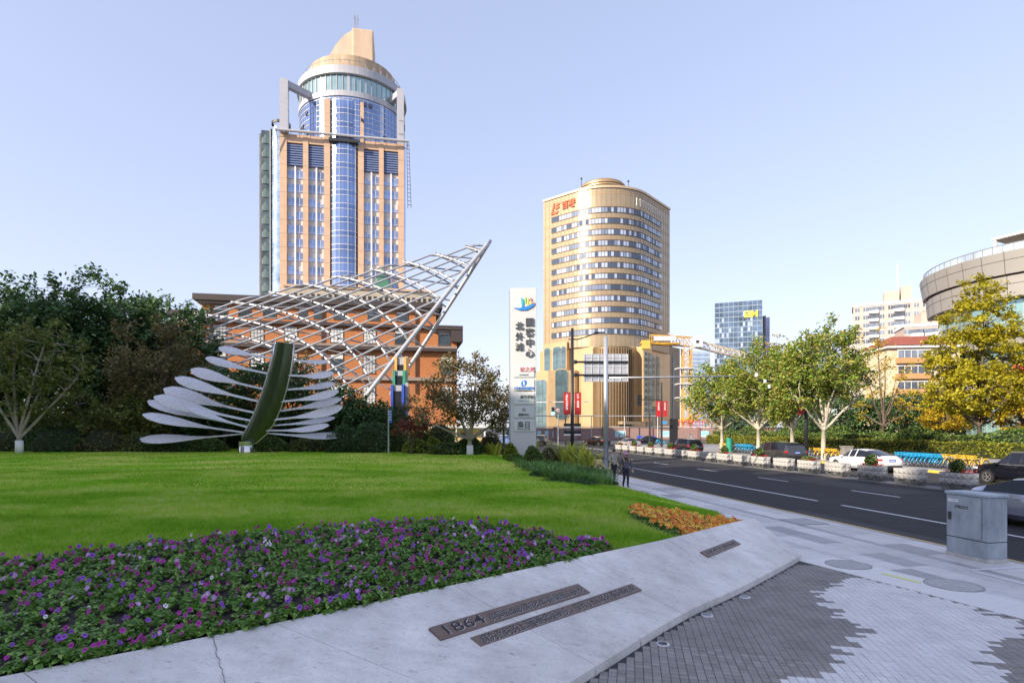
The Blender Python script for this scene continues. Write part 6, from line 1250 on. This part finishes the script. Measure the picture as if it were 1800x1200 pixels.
Jw = dict(hip=(0, 0, .92), waist=(0, 0, 1.05), chest=(0, -.01, 1.30), neck=(0, -.01, 1.45), chin=(0, -.02, 1.51), head=(0, -.02, 1.58), crown=(0, -.01, 1.65), hipL=(.085, 0, .86), kneeL=(.07, -.12, .49), ankL=(.06, -.12, .09), toeL=(.06, -.27, .05), hipR=(-.085, 0, .86), kneeR=(-.07, -.0, .47), ankR=(-.06, .22, .13), toeR=(-.06, .14, .035), shL=(.19, 0, 1.40), elL=(.27, .02, 1.12), wrL=(.31, -.07, .88), shR=(-.19, 0, 1.40), elR=(-.27, .03, 1.12), wrR=(-.31, .03, .88))
M_jk = mat('slate_jacket', (.09, .085, .12), .7, var=.15, scale=10); M_pt = mat('navy_trousers', (.018, .018, .035), .8); M_bs = mat('dark_shoe', (.02, .02, .022), .6)
person('woman in pink woolly hat, sunglasses and dark jacket walking towards us', Vector(((1100-900)/FPX*27.4, 27.4, .0)), R(8), 1.62, Jw, [Msk, M_jk, M_pt, M_bs], ex_w)
def ex_m(T, J, k):
    f = Vector((0, -1, 0)); h = Vector(J['head'])*k; nose(T, J, k, f); MB().lathe([(0, .125), (.06, .115), (.09, .07), (.097, .02), (.09, -.01)], 14, h+Vector((0, .018, 0))).build('hair', Mhair, T, smooth=True)
    for s in (-1, 1): MB().lathe([(0, 0), (.012, 0)], 8).build('eye', Mblack, T, loc=h+Vector((s*.034, -.096, .015)), rot=(R(90), 0, 0))
    MB().lathe([(.08, -.04), (.095, 0), (.08, .05)], 12, Vector(J['neck'])*k).build('collar', MATS['camouflage_jacket'], T, smooth=True); w = Vector(J['wrL'])*k; MB().bb(-.038, .038, -.006, .006, -.08, .08).build('phone', Mblack, T, loc=w+Vector((0, -.03, .09)))
Jm = dict(Jw); Jm.update(elL=(.28, -.05, 1.2), wrL=(.2, -.26, 1.38), elR=(-.29, .0, 1.16), wrR=(-.1, -.24, 1.06), kneeR=(-.09, -.2, .52), ankR=(-.08, -.12, .14), toeR=(-.08, -.26, .08), kneeL=(.08, .03, .48), ankL=(.09, .12, .09), toeL=(.09, -.02, .035))
M_cm = mat('camouflage_jacket', (.20, .20, .15), .8, scale=7, col2=(.62, .58, .50), detail=2)
person('man in camouflage jacket and black trousers stepping beside the silver mast', Vector(((1079-900)/FPX*29.6, 29.6, .0)), R(25), 1.72, Jm, [Msk, M_cm, mat('black_trousers', (.012, .012, .014), .8), mat('grey_trainer', (.35, .36, .40), .6)], ex_m)
def ex_f(T, J, k): h = Vector(J['head'])*k; nose(T, J, k, Vector((0, -1, 0))); MB().lathe([(0, .125), (.07, .11), (.095, .04), (.09, -.03)], 12, h+Vector((0, .015, 0))).build('hair', Mhair, T, smooth=True)
person('distant person in dark clothes on the far pavement before the blue poster', Vector(((1088-900)/FPX*112, 112, -.1)), R(80), 1.72, Jw, [Msk, M_bs, M_bs, M_bs], ex_f)
person('distant person in white top at the far corner by the tripod mast', Vector(((1213-900)/FPX*100, 100, 0)), R(-60), 1.65, Jw, [Msk, mat('white_top', (.7, .68, .66), .8), M_bs, M_bs], ex_f)

T = thing('garden_kiosk', 'low beige kiosk with white posts half hidden behind the bronze tree', 'kiosk', Vector(((796-900)/FPX*72, 72, 0)), R(6)); MB().bb(-2.9, 3.6, 0, 4, 0, 2.6).build('wall', mat('kiosk_beige', (.52, .38, .20), .8, var=.1, scale=2), T); MB().bb(-3.6, 4.2, -1.3, 4.4, 2.75, 3.05).build('roof', MATS['white_trim'], T)
for xx in (-3.3, .4, 3.9): MB().bb(xx-.09, xx+.09, -1.1, -.9, 0, 2.75).build('post', MATS['white_trim'], T)
MB().bb(-2.2, -.6, -.04, 0, .9, 2.2).build('window', M_glassD, T); MB().bb(1.0, 2.0, -.04, 0, 0, 2.2).build('door', mat('kiosk_door', (.12, .10, .09), .6), T)
car('white_van', 'white van parked behind the trunk of the bronze tree', MPV, pw, Vector(((862-900)/FPX*80, 80, RZt)), R(80), (2, 3), .36)
car('blue_minibus', 'pale blue people carrier parked left of the sign pylon', MPV, mat('pale_blue_paint', (.20, .30, .45), .3, .2, coat=1.), Vector(((884-900)/FPX*88, 88, RZt)), R(100), (2, 3), .36)
# ================================================================ trees, hedges, shrubs
rng = np.random.default_rng(41); random.seed(41)
Mbark = mat('bark', (.11, .085, .065), .9, var=.35, scale=6, stretch=(1, 1, .3)); Mpbark = mat('plane_bark', (.62, .58, .48), .8, scale=5, col2=(.30, .27, .20), stretch=(1, 1, .6)); Mpale = mat('pale_birch_bark', (.34, .30, .25), .85, var=.3, scale=5); Mlime = mat('limewash', (.74, .74, .74), .8)
L_dark = leafmat('camphor_leaf', [(.04, .095, .032), (.065, .14, .045), (.10, .19, .065), (.15, .21, .09)], .25, .4, .35); L_brown = leafmat('bronze_leaf', [(.09, .085, .03), (.15, .125, .045), (.21, .14, .06), (.14, .14, .05), (.27, .20, .10)], .25, .35, .4)
L_olive = leafmat('olive_leaf', [(.07, .11, .02), (.12, .16, .03), (.18, .20, .045), (.25, .24, .08)], .28, .35, .5); L_plane = leafmat('plane_leaf', [(.09, .18, .02), (.16, .27, .035), (.24, .33, .06), (.36, .36, .08), (.38, .26, .07)], .3, .3, .45); L_gink = leafmat('ginkgo_leaf', [(.44, .29, .014), (.58, .39, .018), (.38, .32, .022), (.66, .46, .04)], .32, .25, .4); L_ging = leafmat('ginkgo_green_leaf', [(.27, .28, .02), (.44, .37, .02), (.35, .35, .03), (.54, .43, .04)], .32, .25, .4)
L_hedY = leafmat('golden_hedge_leaf', [(.13, .17, .015), (.20, .22, .02), (.30, .28, .03), (.08, .12, .015)], .22, .3, .8); L_hedG = leafmat('hedge_leaf', [(.04, .09, .014), (.08, .145, .025), (.13, .20, .04), (.20, .25, .06)], .2, .3, .8); L_red = leafmat('maple_leaf', [(.16, .03, .02), (.24, .06, .035), (.13, .04, .03), (.28, .11, .06)], .25, .3, 1); L_lime = leafmat('lime_leaf', [(.16, .24, .02), (.26, .32, .03), (.36, .38, .06)], .25, .3, 1.2); L_var = leafmat('variegated_leaf', [(.40, .36, .20), (.20, .22, .08), (.52, .48, .30), (.30, .26, .12)], .2, .25, 2); L_dk2 = leafmat('dark_shrub_leaf', [(.03, .075, .022), (.055, .12, .032), (.09, .17, .05)], .2, .35, .8); L_blade = leafmat('lily_blade', [(.06, .15, .035), (.11, .23, .05), (.18, .30, .08)], .25, .3, 1.5); L_canna = leafmat('canna_leaf', [(.30, .40, .03), (.46, .50, .06), (.60, .56, .12), (.18, .28, .03)], .3, .2, 1.2)
def tree(label, loc, th, tr, blobs, ncl, per, leaf, lm, bark=Mbark, seed=0, sig=.7, limbs=6, name='tree', lime=False, fork=1, stems=1, group=None, flat=.75, up=.4, elong=1.7, twig=.03, cat='tree'):
    g = np.random.default_rng(seed); rd = random.Random(seed); T = thing(name, label, cat, loc, 0, group); C = []; vol = np.array([b[3]*b[4]*b[5] for b in blobs]); vol = vol/vol.sum()
    for _ in range(ncl):
        b = blobs[g.choice(len(blobs), p=vol)]; q = g.normal(size=3); q /= np.linalg.norm(q); q *= g.uniform(.35, 1.0)**.6; C.append((b[0]+q[0]*b[3], b[1]+q[1]*b[4], b[2]+q[2]*b[5]))
    C = np.array(C); m = MB(); stem = []
    for s in range(stems):
        a = 2*math.pi*s/stems+rd.random(); dx = (.0 if stems == 1 else .18); stem.append(Vector((dx*math.cos(a), dx*math.sin(a), 0)))
    top = Vector((0, 0, th)); trunk = MB(); trunk.tube([(0, 0, -.1), (rd.uniform(-.05, .05), 0, th*.5), top], [tr*1.25, tr, tr*.85], 9)
    if lime: lp = .9
    idx = list(range(len(C))); tgt = []; far = rd.choice(idx); tgt.append(far)
    while len(tgt) < min(limbs, len(C)):
        d = np.min([np.linalg.norm((C-C[t])*np.array([1, 1, .6]), axis=1) for t in tgt], axis=0); tgt.append(int(np.argmax(d)))
    nodes = [(top, tr*.7)]
    for t in tgt:
        e = Vector(C[t]); mid = top.lerp(e, .45)+Vector((rd.uniform(-.4, .4), rd.uniform(-.4, .4), rd.uniform(-.2, .5)))*fork+Vector(((e.x-top.x)*.12, (e.y-top.y)*.12, -.0)); pts = []
        for s in np.linspace(0, 1, 8): pts.append(top*(1-s)**2+mid*2*s*(1-s)+e*s**2+Vector((rd.uniform(-.06, .06), rd.uniform(-.06, .06), 0))*(0 if s == 0 else 1))
        rr = [max(.018, tr*.62*(1-s)**.8+.012) for s in np.linspace(0, 1, 8)]; trunk.tube(pts, rr, 6); nodes += [(p, r) for p, r in zip(pts[2:], rr[2:])]
    NP = np.array([tuple(n[0]) for n in nodes])
    for c in C:
        d = np.linalg.norm(NP-c, axis=1)+np.where(NP[:, 2] > c[2]+.3, 2.0, 0); k = int(np.argmin(d)); p = nodes[k][0]; e = Vector(c); mid = p.lerp(e, .5)+Vector((rd.uniform(-.2, .2), rd.uniform(-.2, .2), rd.uniform(-.1, .25))); trunk.tube([p, mid, e], [min(twig*1.3, nodes[k][1]), twig*.8, twig*.35], 4, cap=False)
    o = trunk.build('trunk', bark, T, smooth=True, fix=False)
    if lime: MB().tube([(0, 0, 0), (0, 0, 1.1)], [tr*1.38, tr*1.3], 12).build('limewash_band', Mlime, T, smooth=True)
    n_ = len(C)*per; tw = g.normal(size=(len(C), 6, 3))*np.array([1, 1, .8])+np.array([0, 0, .35]); cen = np.array([0, 0, np.mean([b[2] for b in blobs])]); tw += ((C-cen)/(np.linalg.norm(C-cen, axis=1)[:, None]+.1))[:, None, :]*.8; tw /= np.linalg.norm(tw, axis=2)[:, :, None]; ci = np.repeat(np.arange(len(C)), per); ti = g.integers(0, 6, n_); P = C[ci]+tw[ci, ti]*(g.random(n_)**.7*sig*2.1)[:, None]*np.array([1, 1, flat+.15])+g.normal(size=(n_, 3))*sig*.26; link('crown', leafmesh('crown', P, leaf, lm, g, up=up, elong=elong), T); return T
def E(cx, cy, cz, rx, ry=None, rz=None): return (cx, cy, cz, rx, ry or rx, rz or rx)
def gx(px, Y, z=0.): return Vector(((px-900)/FPX*Y, Y, z))
LZ = .6
# left grove -------------------------------------------------------------------------------------
tree('pale stemmed young tree with limewashed foot at the left edge', gx(34, 49, LZ), 1.3, .22, [E(-1.5, 0, 7.5, 3.0, 2.2, 3.4), E(2.2, .5, 8, 3.2, 2.2, 3.6), E(.3, 0, 5, 3.6, 2, 2)], 120, 60, .17, L_olive, Mpale, 1, .45, 9, lime=True, fork=1.2, twig=.04)
for i, (px, Y, top, rx, seed, lab) in enumerate([(-60, 62, 490, 5.5, 2, 'tall dark evergreen tree cut by the left edge'), (40, 64, 478, 5.6, 3, 'tall dark evergreen tree rising behind the pale stemmed tree'), (140, 63, 468, 5.2, 4, 'tallest dark evergreen tree in the left grove'), (225, 64, 492, 4.8, 5, 'dark evergreen tree between the tallest one and the bronze tree'), (305, 66, 515, 4.2, 6, 'dark evergreen tree at the right end of the grove')]):
    h = CAMZ+(750-top)*Y/FPX; tree(lab, gx(px, Y), 4, .3, [E(0, 0, h*.72, rx, rx, h*.24), E(rx*.4, 0, h*.45, rx*1.05, rx, h*.25), E(-rx*.5, -.5, h*.5, rx, rx, h*.28)], 210, 85, .26, L_dark, seed=seed, sig=.8, up=.8, elong=2.0)
tree('bronze leaved tree left of the leaf sculpture', gx(275, 56, LZ), 2.2, .25, [E(0, 0, 8.4, 4.3, 3.6, 4.4), E(1.8, 0, 6, 3.6, 3, 3.5), E(-1.8, 0, 6.5, 2.6, 2.6, 3.5)], 170, 60, .17, L_brown, seed=7, sig=.6, limbs=9)
tree('olive green bushy tree low in front of the dark grove', gx(160, 53, LZ), 1.0, .14, [E(-2, 0, 3.4, 3.4, 2, 1.7), E(2.2, 0, 2.9, 3.0, 2, 1.6)], 80, 55, .17, L_olive, seed=8, sig=.5, limbs=7)
tree('green bushy tree just left of the sculpture leaves', gx(232, 54, LZ), .8, .12, [E(0, 0, 2.9, 3.2, 2, 1.9)], 60, 55, .17, L_olive, seed=9, sig=.5)
tree('dark small tree directly behind the green stem', gx(470, 57, LZ), 1.6, .18, [E(0, 0, 5.2, 3.6, 2.6, 3.2), E(-2.2, 0, 3.8, 2.6, 2.2, 2.4), E(2.4, 0, 6.0, 2.2, 2, 2.2)], 130, 55, .18, L_dk2, seed=10, sig=.55)
tree('bronze tipped slender tree rising above the green stem', gx(512, 59, LZ), 2.4, .14, [E(0, 0, 7.6, 2.2, 2, 2.6), E(1.8, 0, 5.6, 2.2, 2, 2.4)], 75, 36, .16, L_brown, seed=11, sig=.5)
tree('dark small tree between the sculpture and the screen tower', gx(585, 57, LZ), 1.2, .16, [E(0, 0, 3.6, 3.4, 2.2, 2.6), E(2.2, 0, 2.7, 2.4, 2, 2.0)], 110, 55, .18, L_dk2, seed=12, sig=.55)
tree('dark leafy tree left of the green stem', gx(395, 57, LZ), 1.2, .16, [E(0, 0, 4.6, 3.4, 2.4, 3.3), E(-2.2, 0, 3.0, 2.6, 2, 2.2)], 120, 55, .18, L_dk2, seed=13, sig=.55)
tree('dark shrubby tree at the foot of the screen tower', gx(655, 55, LZ), .8, .14, [E(0, 0, 2.5, 3.2, 2, 1.7)], 80, 60, .17, L_dk2, seed=14, sig=.5)
tree('multi stemmed bronze green tree with limewashed foot left of the sign pylon', gx(826, 46, .3), 1.6, .2, [E(-.6, 0, 5.6, 3.0, 2.4, 2.6), E(1.5, 0, 4.2, 2.7, 2.2, 2.1), E(-2.0, 0, 3.9, 2.2, 2, 1.7)], 150, 62, .135, L_brown, Mpale, 15, .45, 9, lime=True, fork=.8)
tree('small red leaved maple below the screen tower', gx(723, 47, .4), 1.2, .08, [E(0, 0, 2.25, 1.7, 1.2, .55), E(.8, 0, 2.5, 1.2, 1, .4)], 42, 50, .10, L_red, seed=16, sig=.25, limbs=6, flat=.5)
tree('thin bare barked tree hiding the left edge of the sign pylon', gx(885, 49, .2), 3, .1, [E(.2, 0, 3.4, 1.2, 1, 1.4), E(-.8, 0, 5.2, 1.2, 1, 1.4)], 28, 36, .13, L_dark, seed=17, sig=.35, limbs=5)
tree('reddish shrub tree beside the screen tower post', gx(722, 54, .5), 2.0, .1, [E(0, 0, 3.6, 1.2, 1, 1.6)], 26, 40, .14, L_brown, seed=18, sig=.35)
# right side plane trees --------------------------------------------------------------------------
def plane(px, top, half, seed, lab, blobs=None):
    p = on_v(px, 36.0); Y = p.y; h = CAMZ+(750-top)*Y/FPX; w = half*Y/FPX
    b = blobs or [E(0, 0, h*.70, w*.9, w*.8, h*.24), E(-w*.45, 0, h*.55, w*.62, w*.6, h*.2), E(w*.45, 0, h*.6, w*.62, w*.6, h*.2), E(w*.1, 0, h*.86, w*.5, w*.5, h*.13)]
    return tree(lab, p, 2.6, .19, b, 165, 85, .19, L_plane, Mpbark, seed, .55, 8, fork=1.4, group='plane trees along the far kerb', elong=1.25, up=.5, twig=.045)
plane(1269, 636, 64, 20, 'first plane tree, shortest and nearest the crane'); plane(1333, 600, 66, 21, 'second plane tree, behind the people carrier'); plane(1448, 565, 74, 22, 'third and tallest plane tree, at the yellow bicycles')
plane(1392, 612, 48, 23, 'plane tree squeezed between the second and the tallest one')
def ginkgo(px, v, top, half, seed, lab, n=150, lm=L_gink, leaf=.21, per=70):
    k = (px-900)/FPX; Y = v/(N.x*k+N.y); h = CAMZ+(750-top)*Y/FPX; w = half*Y/FPX; T = tree(lab, gx(px, Y), 3.0, .2, [E(0, 0, h*.36, w, w*.9, h*.14), E(0, 0, h*.55, w*.85, w*.8, h*.15), E(0, 0, h*.73, w*.6, w*.55, h*.13), E(0, 0, h*.88, w*.32, w*.3, h*.11)], n, per, leaf, lm, Mbark, seed, .5, 12, flat=.45, elong=1.1, up=.6, fork=.3, name='ginkgo_tree', group='ginkgo trees in the garden')
    s = MB()
    for a in (.5, 2.6, 4.7): s.tube([(1.1*math.cos(a), 1.1*math.sin(a), 0), (.1*math.cos(a), .1*math.sin(a), 1.9)], .045, 5)
    s.build('prop', mat('prop_wood', (.36, .31, .25), .8), T); return T
ginkgo(1722, 57, 478, 98, 30, 'large golden ginkgo in front of the curved shopping centre', 330, L_ging, .22, 95); ginkgo(1552, 60, 566, 52, 31, 'thin half bare golden ginkgo before the red roofed flats', 60, L_gink, .2, 34); ginkgo(1358, 62, 580, 46, 32, 'golden ginkgo showing between the crane jib and the plane trees', 110, L_gink, .23, 44); ginkgo(1664, 66, 640, 40, 33, 'smaller golden ginkgo left of the large one', 80); ginkgo(1800, 60, 600, 60, 34, 'golden ginkgo cut by the right edge of the picture', 90)
for i, (px, Y, h, w, s, lab) in enumerate([(1405, 92, 7, 5, 40, 'dark evergreen behind the black camera mast'), (1470, 84, 7.5, 5, 41, 'dark evergreen behind the tallest plane tree'), (1600, 82, 7, 5, 42, 'dark evergreen below the red roofed flats'), (1525, 86, 6.5, 5, 43, 'dark evergreen behind the thin ginkgo'), (1660, 78, 6.5, 4.5, 44, 'dark evergreen at the left of the large ginkgo'), (1300, 112, 7, 5, 45, 'dark evergreen beyond the second plane tree')]):
    tree(lab, gx(px, Y), 1.6, .2, [E(0, 0, h*.6, w, w*.7, h*.4)], 75, 60, .26, L_dark, seed=s, sig=.75)
# ---------------------------------------------------------------- hedges and shrubs
def shellpts(g, n, box=None, ell=None):
    if ell is not None:
        q = g.normal(size=(n, 3)); q /= np.linalg.norm(q, axis=1)[:, None]; q[:, 2] = np.abs(q[:, 2])-.12; r = 1-np.abs(g.normal(0, .08, n)); return q*r[:, None]*np.array(ell)
    L, Wd, H = box; s = g.random(n); P = np.stack([g.uniform(-L/2, L/2, n), g.uniform(-Wd/2, Wd/2, n), g.uniform(0, H, n)], 1); f = s < .5; P[f, 1] = -Wd/2+np.abs(g.normal(0, .07, f.sum())); t = (s >= .5) & (s < .93); P[t, 2] = H-np.abs(g.normal(0, .07, t.sum())); e = s >= .93; P[e, 0] = np.sign(P[e, 0])*L/2; return P
def hedge(name, label, u0, u1, v, wd, h, lm, seed, n, leaf=.14, cat='hedge'):
    g = np.random.default_rng(seed); c = uv((u0+u1)/2, v); T = thing(name, label, cat, c, math.atan2(D.y, D.x)+math.pi); L = u1-u0; P = shellpts(g, n, (L, wd, h)); w = np.sin(P[:, 0]*.9)*.06+np.sin(P[:, 0]*2.3+1)*.05; P[:, 2] *= 1+w; P[:, 1] *= -1
    P[:, 1] = -P[:, 1]; link('foliage', leafmesh('foliage', P, leaf, lm, g, up=.3), T, None, None); MB().bb(-L/2+.12, L/2-.12, -wd/2+.16, wd/2-.12, 0, h-.16).build('dark_core', mat('hedge_core', (.02, .03, .01), .95), T)  # solid dark filler box blocks the view through the leaves
    return T
# local -y of a hedge must face the road
T1 = hedge('golden_hedge', 'low golden green hedge in front along the far garden', 14, 92, 52.5, 1.6, 1.4, L_hedY, 50, 15000, .15); T2 = hedge('green_hedge', 'taller dark green hedge behind the golden one', 14, 94, 55.2, 2.2, 2.05, L_hedG, 51, 16000, .17)
for T in (T1, T2): T.rotation_euler = (0, 0, math.atan2(-D.y, -D.x))
def bush(label, p, ell, lm, seed, n=900, leaf=.09, name='shrub', cat='shrub', core=True, group=None, elong=1.6):
    g = np.random.default_rng(seed); P = shellpts(g, n, ell=ell); k = 1+.09*np.sin(P[:, 0]*4/ell[0]+seed)+.07*np.sin(P[:, 1]*5/ell[1]+P[:, 2]*4); P = P*k[:, None]; P[:, 2] += ell[2]*.1
    T = thing(name, label, cat, p, 0, group); link('foliage', leafmesh('foliage', P, leaf, lm, g, up=.3, elong=elong), T)
    if core: MB().lathe([(0, ell[2]*.82), (ell[0]*.5, ell[2]*.7), (ell[0]*.78, ell[2]*.35), (ell[0]*.8, 0), (ell[0]*.5, -.05)], 12, sy=ell[1]/ell[0]).build('dark_core', MATS['hedge_core'], T, smooth=True)  # dark filler body inside the bush, closes gaps between leaves
    return T
for i, (px, v, r, h, lab) in enumerate([(1322, 55.5, 3.0, 3.3, 'clipped dome bush behind the hedge by the second plane tree'), (1388, 56, 2.6, 2.8, 'clipped dome bush behind the hedge near the camera mast'), (1478, 56, 3.0, 3.0, 'clipped dome bush right of the tallest plane tree'), (1617, 55.5, 2.6, 2.9, 'clipped dome bush left of the large ginkgo'), (1795, 55, 2.8, 3.1, 'clipped dome bush at the right edge below the ginkgo')]):
    bush(lab, on_v(px, v), (r, r*.9, h), L_hedG, 70+i, 2600, .16, 'dome_bush')
# shrub border along the far edge of the lawn: px, py(base), half width px, height px
def border(px, py, hw, h, lm, lab, seed, leaf=.10, n=1100, name='shrub', core=True, dep=.75):
    Y = max(30., min(54., (CAMZ-.55)*FPX/(py-750))); p = gx(px, Y); p.z = float(lawnz(p.x, p.y))-.03; S = Y/FPX; return bush(lab, p, (hw*S, hw*S*dep, h*S), lm, seed, n, leaf, name, core=core)
BL = [(20, 794, 62, 40, L_olive, 'broad green shrub below the limewashed tree'), (110, 795, 60, 46, L_dk2, 'dark low shrub right of the limewashed tree'), (185, 795, 48, 44, L_brown, 'reddish green low shrub at the back of the lawn'), (238, 795, 34, 34, L_olive, 'loose yellow green shrub left of the lowest steel leaf'), (300, 795, 46, 26, L_dk2, 'dark low hedge shrub below the lowest steel leaf'), (365, 795, 40, 22, L_hedG, 'low clipped shrub left of the sculpture base'), (480, 795, 34, 24, L_hedG, 'low clipped bright shrub right of the sculpture base'), (545, 795, 40, 22, L_olive, 'pale grassy low shrub under the right steel leaves'), (610, 796, 40, 40, L_dk2, 'tall dark shrub right of the steel leaves'), (655, 797, 36, 50, L_dk2, 'tall dark shrub left of the blue lawn sign'),
      (700, 796, 22, 36, L_hedG, 'rounded green shrub beside the blue lawn sign'), (692, 782, 16, 22, L_lime, 'round yellow green ball shrub behind the blue lawn sign'), (738, 786, 22, 32, L_hedG, 'dark ball shrub under the red maple'), (735, 798, 26, 20, L_lime, 'small yellow variegated shrub in front of the red maple'), (762, 795, 11, 22, L_lime, 'small bright yellow ball shrub'), (790, 800, 30, 18, L_hedG, 'low leafy shrub below the bronze tree'), (775, 786, 26, 44, L_olive, 'feathery green shrub left of the limewashed trunk'), (823, 800, 22, 26, L_dk2, 'dark rounded shrub at the foot of the bronze tree'), (862, 796, 22, 30, L_brown, 'brownish low shrub before the sign pylon'), (898, 806, 12, 24, L_lime, 'yellow flowered shrub left of the red hydrant')]
for i, (px, py, hw, h, lm, lab) in enumerate(BL): border(px, py, hw*(1.2 if px > 685 else 1), h*(1.3 if px > 685 else 1.12), lm, lab, 90+i, .11 if lm is not L_dk2 else .13, 1500)
# backing evergreen hedge that closes the grove
Tb = thing('grove_hedge', 'long dark hedge closing the back of the lawn behind the sculpture', 'hedge', gx(250, 60), 0); g = np.random.default_rng(77); P = shellpts(g, 15000, (52, 2, 4.6)); link('foliage', leafmesh('foliage', P, .2, L_dk2, g, up=.3), Tb); MB().bb(-25.8, 25.8, -.8, .8, 0, 4.3).build('dark_core', MATS['hedge_core'], Tb)  # inner box is a dark filler behind the leaves
# planting island at the right of the lawn: blades, cannas, clipped balls
def fan(label, p, n, h, lm, seed, w=.05, spread=.5, name='lily_clump', lean=.7, r=.35):
    g = np.random.default_rng(seed); V = []; F = []; k = 0
    for _ in range(n):
        a = g.uniform(0, 6.28); q = r*math.sqrt(g.random()); b = np.array([q*math.cos(a), q*math.sin(a), 0]); d = np.array([math.cos(a), math.sin(a), 0])*lean*g.uniform(.2, 1.0); hh = h*g.uniform(.6, 1.15); s = np.array([-math.sin(a), math.cos(a), 0])*w*g.uniform(.7, 1.2)
        pts = [b+d*hh*t*t+np.array([0, 0, hh*(t-.28*t*t*lean)]) for t in (0, .35, .7, 1.0)]; ws = (.5, 1, .8, .08)
        for t in range(4): V += [pts[t]-s*ws[t], pts[t]+s*ws[t]]
        for t in range(3): F.append((k+2*t, k+2*t+1, k+2*t+3, k+2*t+2))
        k += 8
    o = link(name, fastmesh(name, np.array(V), np.array(F), lm, 4), None, p); return tag(o, label, 'plant')
def isl(px, py): return on_lawn(px, py)
CAN = [(930, 806, 1.9, 'tall yellow green canna clump in front of the sign pylon'), (913, 804, 1.5, 'green canna clump left of the tallest one'), (868, 800, 1.1, 'yellow striped leaf clump left of the pylon foot'), (998, 822, 1.7, 'big yellow canna clump beside the black lamp pole'), (1018, 824, 1.6, 'yellow canna clump left of the silver mast'), (1036, 829, 1.3, 'lower yellow canna clump nearest the silver mast')]
for i, (px, py, h, lab) in enumerate(CAN): fan(lab, isl(px, py), 62, h*1.15, L_canna, 120+i, .12, .5, 'canna_clump', .6, .55)
LIL = [(945, 828), (965, 836), (985, 841), (1005, 846), (1025, 849), (1040, 850), (1056, 850), (930, 822), (955, 820), (980, 827), (1005, 833), (1030, 838), (1050, 841), (918, 815), (938, 818)]
for i, (px, py) in enumerate(LIL): fan('strappy green lily clump in the planting island, %s' % ((ORD[i] if i else 'first')+' from the left of the front row' if i < 8 else (ORD[i-8] if i > 8 else 'first')+' from the left of the back row'), isl(px, py), 230, .78 if i >= 8 else .58, L_blade, 160+i, .018, .6, 'lily_clump', .8, .85)
for i, (px, py, hw, h, lm, lab, lf) in enumerate([(967, 820, 23, 44, L_var, 'clipped cream variegated ball bush in the planting island', .07), (938, 822, 20, 40, L_hedG, 'loose green shrub right of the hydrant', .08), (990, 815, 16, 32, L_lime, 'yellow green ball bush behind the variegated one', .07), (905, 812, 15, 16, L_hedG, 'low green shrub at the left tip of the island', .07), (1035, 836, 26, 18, L_brown, 'brownish low shrub among the lilies', .06), (1000, 846, 60, 7, L_dk2, 'dark low ground cover edging the lawn side of the island', .06), (1060, 850, 30, 8, L_dk2, 'dark ground cover at the pavement corner of the island', .06), (950, 836, 22, 8, L_dk2, 'dark ground cover below the hydrant', .06)]):
    p = isl(px, py); S = p.y/FPX; bush(lab, p-Vector((0, 0, .03)), (hw*S, hw*S*.8, h*S), lm, 140+i, 1500 if h > 10 else 1200, lf)
